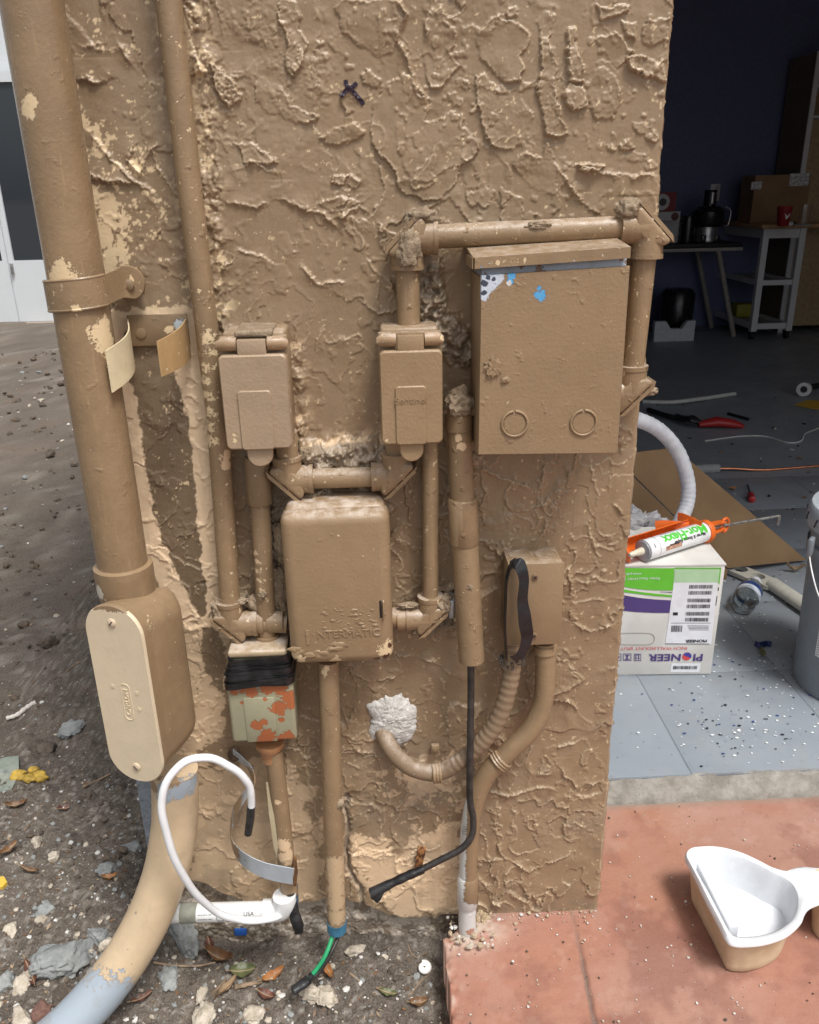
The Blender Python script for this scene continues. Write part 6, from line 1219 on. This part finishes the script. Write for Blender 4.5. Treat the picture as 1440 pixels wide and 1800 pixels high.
# ---- bucket
bc = V(1.065, .545, FZ); zt2 = P(1415, 905, .53).z; hb = zt2-FZ
bk = thing('bucket', 'grey plastic bucket with lid and wire handle cut by the right edge', 'bucket', bc)
M_BKT = plain('grey_bucket_plastic', (.19, .215, .235), .38, var=.05, bump=.06); M_LIDB = plain('bucket_lid', (.36, .40, .43), .4, var=.1)
MB().lathe([(.128, 0), (.131, .003), (.140, hb*.74), (.147, hb*.745), (.148, hb*.80), (.142, hb*.805), (.143, hb*.86), (.151, hb*.865), (.152, hb*.90), (.146, hb*.905), (.147, hb*.94)], bc, (0, 0, 1), 64).build('body', M_BKT, bk)
MB().lathe([(.154, hb*.89), (.157, hb*.93), (.155, hb*.985), (.150, hb), (.143, hb*.995), (.140, hb*.965), (.001, hb*.965)], bc, (0, 0, 1), 64, caps=False).build('lid', M_LIDB, bk)
for k in range(20):
    a = 2*math.pi*k/20; MB().box((-.0012, -.002, -.010), (.0012, .002, .010), M=Matrix.Translation(bc+V(.1565*math.cos(a), .1565*math.sin(a), hb*.935)) @ Matrix.Rotation(a+math.pi/2, 4, 'Z') @ Matrix.Rotation(.4, 4, 'Y')).build('lid_slit', M_INK, bk, 0)
ear = P(1424, 972, .46); MB().tube(cr([P(1423,960,.455), P(1424,985,.45), P(1431,1020,.42), P(1441,1050,.40), P(1465,1090,.38), P(1510,1110,.37)], 6), .0015, 10).build('bail_wire', plain('white_wire', (.75, .75, .75), .35), bk)
MB().rbox((-.012, -.004, -.02), (.012, .006, .02), .003, 2, Matrix.Translation(P(1426,962,.462)) @ Matrix.Rotation(.9, 4, 'Z')).build('bail_ear', M_BKT, bk)
lb = MB(); vs = []
for j in range(9):
    a = R_(196+6*j)
    for q in (hb*.24, hb*.56): r = .131+(.140-.131)*(q/(hb*.74))+.0006; vs.append(bc+V(r*math.cos(a), r*math.sin(a), q))
lb.add(vs, [(2*j, 2*j+1, 2*j+3, 2*j+2) for j in range(8)], 0)
rr = random.Random(3)
for q in range(22):
    z_ = hb*.25+hb*.29*q/22
    for j in range(3):
        a0_ = 197+16*j; vs = []
        for t in (0, 1):
            a = R_(a0_+t*rr.uniform(9, 14)); r = .131+(.009)*(z_/(hb*.74))+.0010; vs += [bc+V(r*math.cos(a), r*math.sin(a), z_), bc+V(r*math.cos(a), r*math.sin(a), z_+.0017)]
        lb.add(vs, [(0, 1, 3, 2)], 1)
lb.build('label', [plain('bucket_label', (.66, .67, .68), .5), plain('label_ink', (.15, .15, .16), .6)], bk, 60)
# ---- clear bottle
b0_, b1_ = G(1306, 1062, FZ+.030), G(1330, 1018, FZ+.032); bd = (b1_-b0_).normalized(); Lb = .165
bt = thing('water_bottle', 'clear crumpled plastic bottle with blue band lying on the grey floor', 'bottle', b0_)
M_PET = NT('clear_plastic').done((.93, .96, .97), .06, **{'Transmission Weight': 1.0, 'IOR': 1.18})
pf = [(.010, 0), (.022, .001), (.029, .006), (.031, .014)]+[(.031+.0016*math.cos(k*1.7), .014+k*.006) for k in range(1, 17)]+[(.029, .118), (.022, .135), (.014, .148), (.0125, .152)]
pf = pf+[(r-.0007, h) for r, h in pf[::-1]]
MB().lathe(pf, b0_-bd*.012, bd, 36, caps=False).jitter(.0022, 55).build('body', M_PET, bt, 60)
MB().lathe([(.0325, .075), (.0325, .095)], b0_-bd*.012, bd, 36, caps=False).build('blue_band', plain('blue_label', (.03, .06, .20), .35), bt)
MB().lathe([(.0327, .052), (.0327, .0748)], b0_-bd*.012, bd, 36, caps=False).build('white_band', plain('white_label', (.62, .68, .76), .35), bt)
MB().lathe([(.0155, .150), (.0155, .165), (.013, .167)], b0_-bd*.012, bd, 24).build('cap', plain('white_cap', (.7, .72, .75), .4), bt)
# ---- line cover pieces
M_LINE = plain('ivory_plastic', (.56, .55, .48), .45, var=.06)
lp0, lp1 = G(1272, 992, FZ+.012), G(1362, 1030, FZ+.012); dl_ = (lp1-lp0).normalized(); dw = V(-dl_.y, dl_.x, 0); Lp2 = (lp1-lp0).length
vs, fs = curve2d(rrect(Lp2, .062, .006), [[(x-.03, y+.004) for x, y in circ(.020, 20)], [(x+.028, y+.004) for x, y in circ(.020, 20)]], .012)
Mx = Matrix.Translation((lp0+lp1)/2) @ Matrix((dl_, dw, V(0, 0, 1))).transposed().to_4x4()
tag(MB().add([Mx @ v for v in vs], fs).build('pipe_plate', M_LINE, None, 30), 'ivory plastic plate with two round holes on the floor behind the bottle', 'plastic plate')
lq0, lq1 = G(1358, 1026, FZ+.018), G(1440, 1082, FZ+.018); tag(MB().tube([lq0, lq1], [.022, .022], 28, flat=(1, .8)).build('line_cover', M_LINE, None), 'ivory ribbed plastic duct leading from the holed plate to the bucket', 'duct')
# ---- copper line with foam
cf0, cf1 = G(1205, 826, FZ+.016), G(1263, 823, FZ+.016); copper = thing('copper_line', 'copper pipe in a grey foam sleeve lying across the garage floor', 'copper pipe', cf1)
fm = MB().tube([cf0, cf1], .019, 24, False); fm.lathe([(.006, 0), (.019, 0)], cf1, (cf1-cf0), 24, caps=False); fm.build('foam_sleeve', plain('grey_foam', (.30, .31, .31), .7), copper)
MB().tube(cr([cf1-(cf1-cf0)*.5, cf1+V(.05, 0, -.003), G(1340,826,FZ+.006), G(1400,822,FZ+.006), G(1460,817,FZ+.006)], 5), .0052, 12).build('pipe', plain('copper', (.72, .30, .17), .3, .9, .12), copper)
# ---- screwdriver, scraps, leaves on the floor
s0_, s1_ = G(1321, 874, FZ+.012), G(1313, 848, FZ+.010); sdv = thing('screwdriver', 'screwdriver with red handle lying on the garage floor', 'screwdriver', s0_); dv_ = (s1_-s0_).normalized()
MB().lathe([(.004, -.030), (.012, -.026), (.0135, -.01), (.0115, .008), (.013, .022), (.009, .032), (.006, .036)], s0_, dv_, 20).build('handle', plain('red_handle', (.45, .03, .03), .3), sdv)
MB().tube([s0_+dv_*.034, s0_+dv_*.14], .0034, 10).build('shaft', plain('dark_steel', (.05, .05, .055), .35, .7), sdv)
for a in ((1396,1004,32,-8,'tan','curved tan leaf on the floor left of the bucket',.3,.9,.9), (1340,1152,34,75,'green','dark green leaf standing below the blue scrap on the floor',.3,.6,.4), (1288,861,14,10,'orange','small orange brown leaf left of the red screwdriver',.7,.4,.4)): put_leaf(*a, Z=FZ+.004)
tag(MB().ribbon(cr([G(1327,1131,FZ+.006), G(1336,1134,FZ+.010), G(1348,1131,FZ+.006), G(1356,1133,FZ+.008)], 4), V(0, 1, .5), .014, .001).build('tape_scrap', plain('dark_blue_tape', (.012, .02, .09), .4), None), 'torn dark blue tape scrap on the grey floor', 'scrap')
def cable(name, label, pts, r, mat, cat='cable'): return tag(MB().tube(cr([G(x, y, FZ+r+dz) for x, y, dz in pts], 6), r, 10).build(name, mat, None), label, cat)
M_WIREW = plain('white_floor_wire', (.55, .55, .53), .5); M_CORDK = plain('black_cord', (.012, .012, .013), .5)
cable('flat_white_cable', 'white flat strip curving over the dark garage floor', [(1130,706,0), (1180,707,.004), (1225,702,.006), (1260,697,.004), (1292,692,0)], .011, M_WIREW, 'strip')
cable('thin_white_wire', 'thin white wire wandering over the floor toward the right edge', [(1240,775,0), (1300,767,0), (1345,767,0), (1385,778,0), (1408,775,0), (1415,763,.01), (1428,757,0), (1450,748,0)], .0035, M_WIREW, 'wire')
cable('black_cable', 'black cord and tool lead on the floor left of the red tool', [(1140,720,0), (1170,730,.01), (1195,736,.01), (1215,738,.02), (1235,744,.01)], .012, M_CORDK, 'cord')
cable('black_rod', 'short black rod lying behind the red tool', [(1280,727,.0), (1298,732,0), (1316,737,0)], .008, M_CORDK, 'rod')
rt = thing('red_tool', 'flat red hand tool lying on the dark garage floor', 'tool', G(1265, 746, FZ)); q0_, q1_ = G(1228, 746, FZ+.02), G(1290, 745, FZ+.02)
MB().tube([q0_, (q0_+q1_)*.5+V(0, 0, .012), q1_, G(1308,750,FZ+.01)], [.02, .034, .030, .012], 14, flat=(1, .7)).build('body', plain('red_tool_body', (.38, .02, .02), .4), rt)
for k in range(3): MB().tube(cr([G(1190+8*k,731+3*k,FZ+.02), G(1210+4*k,738-2*k,FZ+.04), G(1230,742,FZ+.03)], 4), .012, 8).build('lead', M_CORDK, rt)
vs = [G(x, y, FZ+.004) for x, y in ((1398,712), (1418,704), (1470,706), (1470,722), (1425,718))]; tag(MB().add(vs+[v+V(0, 0, .003) for v in vs], [(0,1,2,3,4), (9,8,7,6,5)]+[(i, i+5, (i+1) % 5+5, (i+1) % 5) for i in range(5)]).build('yellow_sheet', plain('yellow_sheet', (.60, .36, .02), .5), None, 0), 'flat yellow sheet on the floor at the right edge', 'sheet')
ro_ = G(1414, 684, FZ+.038); tape = thing('tape_roll', 'roll of white tape with dark core standing on the far floor', 'tape roll', ro_-V(0, 0, .038)); ax_ = V(-.55, -.8, .1).normalized()
MB().lathe([(.018, -.022), (.036, -.022), (.037, 0), (.036, .022), (.018, .022), (.018, -.022)], ro_, ax_, 28, caps=False).build('roll', plain('tape_white', (.62, .62, .60), .5), tape)
MB().lathe([(.0175, -.018), (.0175, .018)], ro_, ax_, 20).build('core', M_CORDK, tape)
tag(MB().tube([G(1425,680,FZ+.02), G(1450,676,FZ+.02)], .016, 14).build('black_can', M_CORDK, None), 'small dark object beside the white tape roll', 'scrap')
deb = MB(); rr = random.Random(31)
for k in range(60):
    q = G(rr.uniform(1110, 1440), rr.uniform(690, 900), FZ); s = rr.uniform(.004, .016); vs, fs = rock(q+V(0, 0, s*.3), s, k, (1, .5, .3), .4, 1); deb.add(vs, fs, rr.choice((0, 0, 1, 2)))
tag(deb.build('floor_debris', [plain('dark_debris', (.03, .025, .02), .8), plain('brown_debris', (.18, .10, .05), .8), plain('pale_debris', (.5, .48, .45), .8)], None, 0), 'small bits of debris scattered on the far garage floor', 'debris', kind='stuff')
# ---- kitchen cart
fl0, fr0, bl0 = G(1318, 598, FZ), G(1401, 600, FZ), G(1288, 566, FZ); fr0.y = fl0.y
cw = fr0.x-fl0.x; cdp = min(.75, max(.45, bl0.y-fl0.y)); ch = P(1334, 402, fl0.y).z-FZ
kc = thing('kitchen_cart', 'white wheeled kitchen cart with wooden top and open shelves', 'cart', fl0)
M_CART = plain('white_cart_paint', (.66, .67, .67), .5, var=.03); M_WOOD = plain('pale_wood', (.42, .24, .11), .5, var=.2, nscale=20)
lw = .042; cz0 = FZ+.06
for i in (0, 1):
    for j in (0, 1):
        x = fl0.x+(cw-lw)*i; y = fl0.y+(cdp-lw)*j; MB().box((x, y, cz0), (x+lw, y+lw, FZ+ch-.001)).build('leg', M_CART, kc, 0)
        wv_ = MB(); wv_.lathe([(.01, -.012), (.026, -.011), (.026, .011), (.01, .012)], V(x+lw/2, y+lw/2+.01, FZ+.027), (1, 0, 0), 20).box((x+.006, y+.008, FZ+.03), (x+.010, y+.03, cz0-.0005)).build('caster', M_CORDK, kc)
for z0, h_ in ((FZ+ch-.065, .062), (FZ+ch*.50, .035), (FZ+.075, .04)):
    for j in (0, 1): y = fl0.y+(cdp-lw)*j+.01; MB().box((fl0.x+lw+.001, y, z0), (fl0.x+cw-lw-.001, y+.02, z0+h_)).build('end_rail', M_CART, kc, 0)
    for i in (0, 1): x = fl0.x+(cw-lw)*i+.01; MB().box((x, fl0.y+lw+.001, z0), (x+.02, fl0.y+cdp-lw-.001, z0+h_)).build('side_rail', M_CART, kc, 0)
for z0 in (FZ+ch*.50+.003, FZ+.080): MB().box((fl0.x+.032, fl0.y+.032, z0), (fl0.x+cw-.032, fl0.y+cdp-.032, z0+.012)).build('shelf', plain('cart_shelf', (.34, .34, .34), .5), kc, 0)
MB().rbox((fl0.x-.03, fl0.y-.03, FZ+ch), (fl0.x+cw+.25, fl0.y+cdp+.03, FZ+ch+.026), .004, 2).build('top', M_WOOD, kc)
CT = FZ+ch+.0265
# ---- on the cart
def on_cart(px, py): return G(px, py, CT)
cp_ = on_cart(1376, 397); cup = thing('red_cup', 'red paper cup with white bird mark on the cart', 'cup', cp_)
MB().lathe([(.034, 0), (.036, .002), (.046, .105), (.048, .106), (.0485, .110), (.046, .111)], cp_, (0, 0, 1), 28).build('body', plain('red_paper', (.26, .010, .014), .5), cup)
MB().lathe([(.048, .109), (.050, .112), (.046, .122), (.044, .123)], cp_, (0, 0, 1), 28).build('lid', plain('cup_lid', (.35, .03, .03), .5), cup)
bm_ = MB(); o_ = cp_+V(0, -.0445, .062)
for poly in ([(-.018,.018),(-.004,.004),(.004,-.016),(-.006,-.020),(-.012,0)], [(.018,.020),(.016,.004),(.006,-.014),(-.002,-.002),(.008,.008)]): bm_.prism(poly, o_, UX, UZ, UN, 0, .0006)
bm_.build('bird_mark', plain('white_ink', (.75, .75, .75), .5), cup, 0)
bt2 = on_cart(1383, 396)+V(0, -.06, .012); bat = thing('small_jar', 'small white and dark jar lying in front of the red cup', 'jar', bt2)
MB().lathe([(.012, -.022), (.013, -.02), (.013, .010)], bt2, (1, -.2, 0), 18).build('body', plain('jar_white', (.6, .6, .58), .4), bat); MB().lathe([(.0135, .010), (.0135, .022)], bt2, (1, -.2, 0), 18).build('lid', M_CORDK, bat)
gp = on_cart(1412, 397); gt = thing('glass_tumbler', 'empty glass tumbler on a saucer at the cart edge', 'glass', gp)
MB().lathe([(.030, .01), (.031, .012), (.042, .13), (.0405, .13), (.029, .016), (.001, .015)], gp, (0, 0, 1), 28, caps=False).build('tumbler', NT('clear_glass').done((.95, .95, .95), .03, **{'Transmission Weight': 1., 'IOR': 1.4}), gt)
MB().lathe([(.03, 0), (.055, .006), (.055, .009), (.02, .004)], gp, (0, 0, 1), 28).build('saucer', plain('saucer_white', (.6, .6, .6), .4), gt)
# ---- cardboard box standing behind the cart
by_ = fl0.y+.24; q0_, q1_ = P(1318, 396, by_), P(1427, 306, by_); q0_.z = CT+.001
cb2 = thing('shipping_box', 'large brown shipping box with two white labels behind the cart', 'cardboard box', q0_)
MB().box((q0_.x, by_, q0_.z), (q1_.x, by_+.22, q1_.z)).build('body', M_KRAFT, cb2, 0)
for a, b in (((1387,327), (1424,304)), ((1320,333), (1340,319))): u, v = P(*a, by_-.002), P(*b, by_-.002); MB().box((u.x, by_-.003, u.z), (v.x, by_-.001, v.z)).build('label', plain('paper_label', (.55, .55, .55), .6, var=.4, nscale=60), cb2, 0)
# ---- tall open cabinet at right
sy = GY1-.42; u, v = P(1412, 300, sy), P(1445, 92, sy); cab2 = thing('tall_cabinet', 'tall pale wooden cabinet with open upper shelves in the garage corner', 'cabinet', V(u.x, sy, FZ))
M_SHELF = plain('pale_shelf_wood', (.40, .29, .16), .55, var=.12); zt3 = P(1425, 90, sy).z; xr3 = u.x+.9
MB().box((u.x-.02, sy, FZ), (u.x, sy+.38, zt3)).build('side', plain('dark_cabinet_side', (.20, .16, .10), .6), cab2, 0); MB().box((u.x+.001, sy+.36, FZ), (xr3, sy+.38, zt3)).build('back', M_SHELF, cab2, 0)
MB().box((u.x-.022, sy-.012, FZ), (u.x+.012, sy-.001, zt3)).build('front_edge', M_CART, cab2, 0)
for y in (92, 148, 203): z = P(1425, y, sy).z; MB().box((u.x+.013, sy-.01, z-.018), (xr3, sy+.355, z)).build('shelf', M_CART, cab2, 0)
MB().box((u.x+.013, sy-.008, FZ+.05), (xr3, sy+.01, P(1425, 210, sy).z)).build('door', M_SHELF, cab2, 0)
# ---- table with appliances
ty = fl0.y+.15; tzt = P(1240, 428, ty).z; txr = P(1306, 428, ty).x
tbl = thing('folding_table', 'dark topped table on slanted legs against the navy wall', 'table', V(txr-.4, ty+.3, FZ))
MB().rbox((txr-1.3, ty, tzt-.03), (txr, GY1-.03, tzt), .004, 2).build('top', plain('dark_table_top', (.018, .018, .02), .5), tbl)
MB().box((txr-1.3, ty-.012, tzt-.052), (txr, ty+.012, tzt-.0305)).build('edge_rail', plain('grey_rail', (.34, .32, .29), .5), tbl, 0)
for y in (ty+.03, GY1-.10):
    t_, b_ = V(P(1266, 440, ty).x, y, tzt-.053), V(P(1288, 592, ty).x+.02, y, FZ); MB().tube([t_, b_], .019, 12).build('leg', plain('leg_grey', (.30, .28, .25), .5), tbl)
    MB().tube([V(txr-1.0, y, tzt-.053), V(txr-1.12, y, FZ)], .019, 12).build('leg', M_CORDK, tbl)
def on_table(px, d=.12): q = P(px, 428, ty+d); return V(q.x, ty+d, tzt+.0005)
jc = on_table(1240, .20); ju = thing('juicer', 'black and silver juicer standing on the dark table', 'juicer', jc)
jz = lambda y: P(1240, y, ty+.20).z-tzt
M_SIL = plain('brushed_silver', (.45, .45, .46), .35, .8); M_BLKP = plain('black_gloss', (.012, .012, .013), .25)
MB().lathe([(.085, 0), (.088, .01), (.080, .03), (.078, max(.06, jz(396)))], jc, (0, 0, 1), 32).build('motor_base', M_SIL, ju); MB().lathe([(.10, jz(398)), (.115, jz(392)), (.115, jz(372)), (.085, jz(364)), (.06, jz(362))], jc, (0, 0, 1), 32).build('bowl', M_BLKP, ju)
MB().lathe([(.045, jz(363)), (.042, jz(340)), (.046, jz(336)), (.040, jz(334))], jc, (0, 0, 1), 24).build('chute', M_BLKP, ju); MB().lathe([(.018, jz(338)), (.018, jz(358))], jc+V(-.0, -.036, 0), (0, 0, 1), 16).build('chute_highlight_strip', M_SIL, ju)
MB().tube(cr([jc+V(.11, -.03, jz(364)), jc+V(.15, -.03, jz(372)), jc+V(.14, -.03, jz(396)), jc+V(.11, -.03, jz(398))], 4), .006, 8).build('clamp_arm', M_SIL, ju)
for s in (-1, 1): MB().rbox((jc.x+s*.05-.015, jc.y-.10, jc.z+.002), (jc.x+s*.05+.015, jc.y-.07, jc.z+.05), .004, 2).build('foot', M_BLKP, ju)
cn = on_table(1206, .12); tag(MB().lathe([(.05, 0), (.052, .01), (.052, .17), (.048, .185), (.02, .19)], cn, (0, 0, 1), 24).build('black_canister', M_BLKP, None), 'black canister between the appliance box and the juicer', 'canister')
a0_, a1_ = P(1140, 428, ty+.15), P(1197, 371, ty+.15); apb = thing('appliance_box', 'grey and white appliance box on the dark table', 'box', V(a0_.x, ty+.15, tzt))
MB().box((a0_.x, ty+.15, tzt+.0005), (a1_.x, ty+.42, a1_.z)).build('body', plain('grey_box_print', (.28, .29, .30), .5, var=.5, nscale=7), apb, 0); MB().box((a0_.x, ty+.147, a1_.z-.06), (a1_.x-.002, ty+.149, a1_.z-.004)).build('white_band', plain('box_band', (.50, .50, .50), .5), apb, 0)
MB().prism(circ(.028, 20), V(a1_.x-.04, ty+.146, a1_.z-.035), UX, UZ, UN, 0, .0008).build('round_mark', plain('dark_red_mark', (.10, .02, .02), .5), apb, 0)
r0_, r1_ = V(P(1140, 371, ty+.18).x, 0, 0), P(1190, 338, ty+.18); rdb = thing('red_box', 'red and white printed box on top of the grey appliance box', 'box', V(r0_.x, ty+.18, a1_.z))
MB().box((r0_.x, ty+.18, a1_.z+.0008), (r1_.x, ty+.38, r1_.z)).build('body', plain('dark_red_print', (.22, .012, .018), .5), rdb, 0)
for rx_, rr_, cc_ in ((.080, .055, (.55, .55, .55)), (.075, .026, (.05, .05, .05))): MB().prism(circ(rr_, 24), V(r1_.x-rx_-.02, ty+.179-(.002 if rr_ < .03 else 0), (a1_.z+r1_.z)/2), UX, UZ, UN, 0, .0012).build('printed_pan', plain('print_%d' % int(rr_*1000), cc_, .5), rdb, 0)
# ---- foam tray and bin
f0_, f1_ = G(1149, 601, FZ), G(1228, 603, FZ); f1_.y = f0_.y; fh = P(1150, 566, f0_.y).z-FZ; fw = f1_.x-f0_.x
ft = tag(MB().prism([(0, 0), (fw, 0), (fw, fh), (fw*.80, fh), (fw*.68, fh*.62), (fw*.40, fh*.62), (fw*.28, fh), (0, fh)], V(f0_.x, f0_.y, FZ+.001), UX, UZ, V(0, 1, 0), 0, .045).build('foam_end_piece', plain('white_foam', (.62, .64, .66), .7), None, 0), 'white foam packing piece with a notch on the floor below the table', 'foam packing')
bn = P(1188, 560, f0_.y+.25); bnc = V(bn.x, f0_.y+.25, FZ+.001); zt4 = P(1188, 508, f0_.y+.25).z-FZ; tag(MB().lathe([(.11, 0), (.115, .01), (.125, zt4*.9), (.10, zt4), (.02, zt4+.01)], bnc, (0, 0, 1), 32).build('black_bin', M_BLKP, None), 'black bin standing behind the white foam piece', 'bin')
op = P(1257, 338, GY1-.004); wo = thing('wall_outlet', 'white outlet plate on the navy wall above the juicer', 'outlet', op); MB().rbox((op.x-.037, GY1-.009, op.z-.06), (op.x+.037, GY1-.001, op.z+.06), .003, 2).build('plate', plain('outlet_white', (.5, .5, .5), .4), wo)
for s in (-1, 1): MB().rbox((op.x-.016, GY1-.011, op.z+s*.02-.013), (op.x+.016, GY1-.0088, op.z+s*.02+.013), .003, 2).build('socket', plain('outlet_grey', (.4, .4, .4), .4), wo)
yl = G(1308, 556, FZ+.10); tag(MB().rbox((yl.x-.06, yl.y, FZ+.095), (yl.x+.10, yl.y+.14, FZ+.19), .006, 2).build('yellow_pack', plain('yellow_pack', (.30, .28, .02), .5), None), 'yellow packet on the lower cart shelf', 'packet')
dx0 = P(1412, 500, fl0.y+.4).x; tag(MB().box((dx0+.12, fl0.y+.42, FZ+.001), (dx0+.9, fl0.y+.85, P(1420, 412, fl0.y+.42).z)).build('dark_crate', plain('dark_crate', (.055, .028, .014), .6, var=.2), None, 0), 'dark brown crate on the floor right of the cart', 'crate')
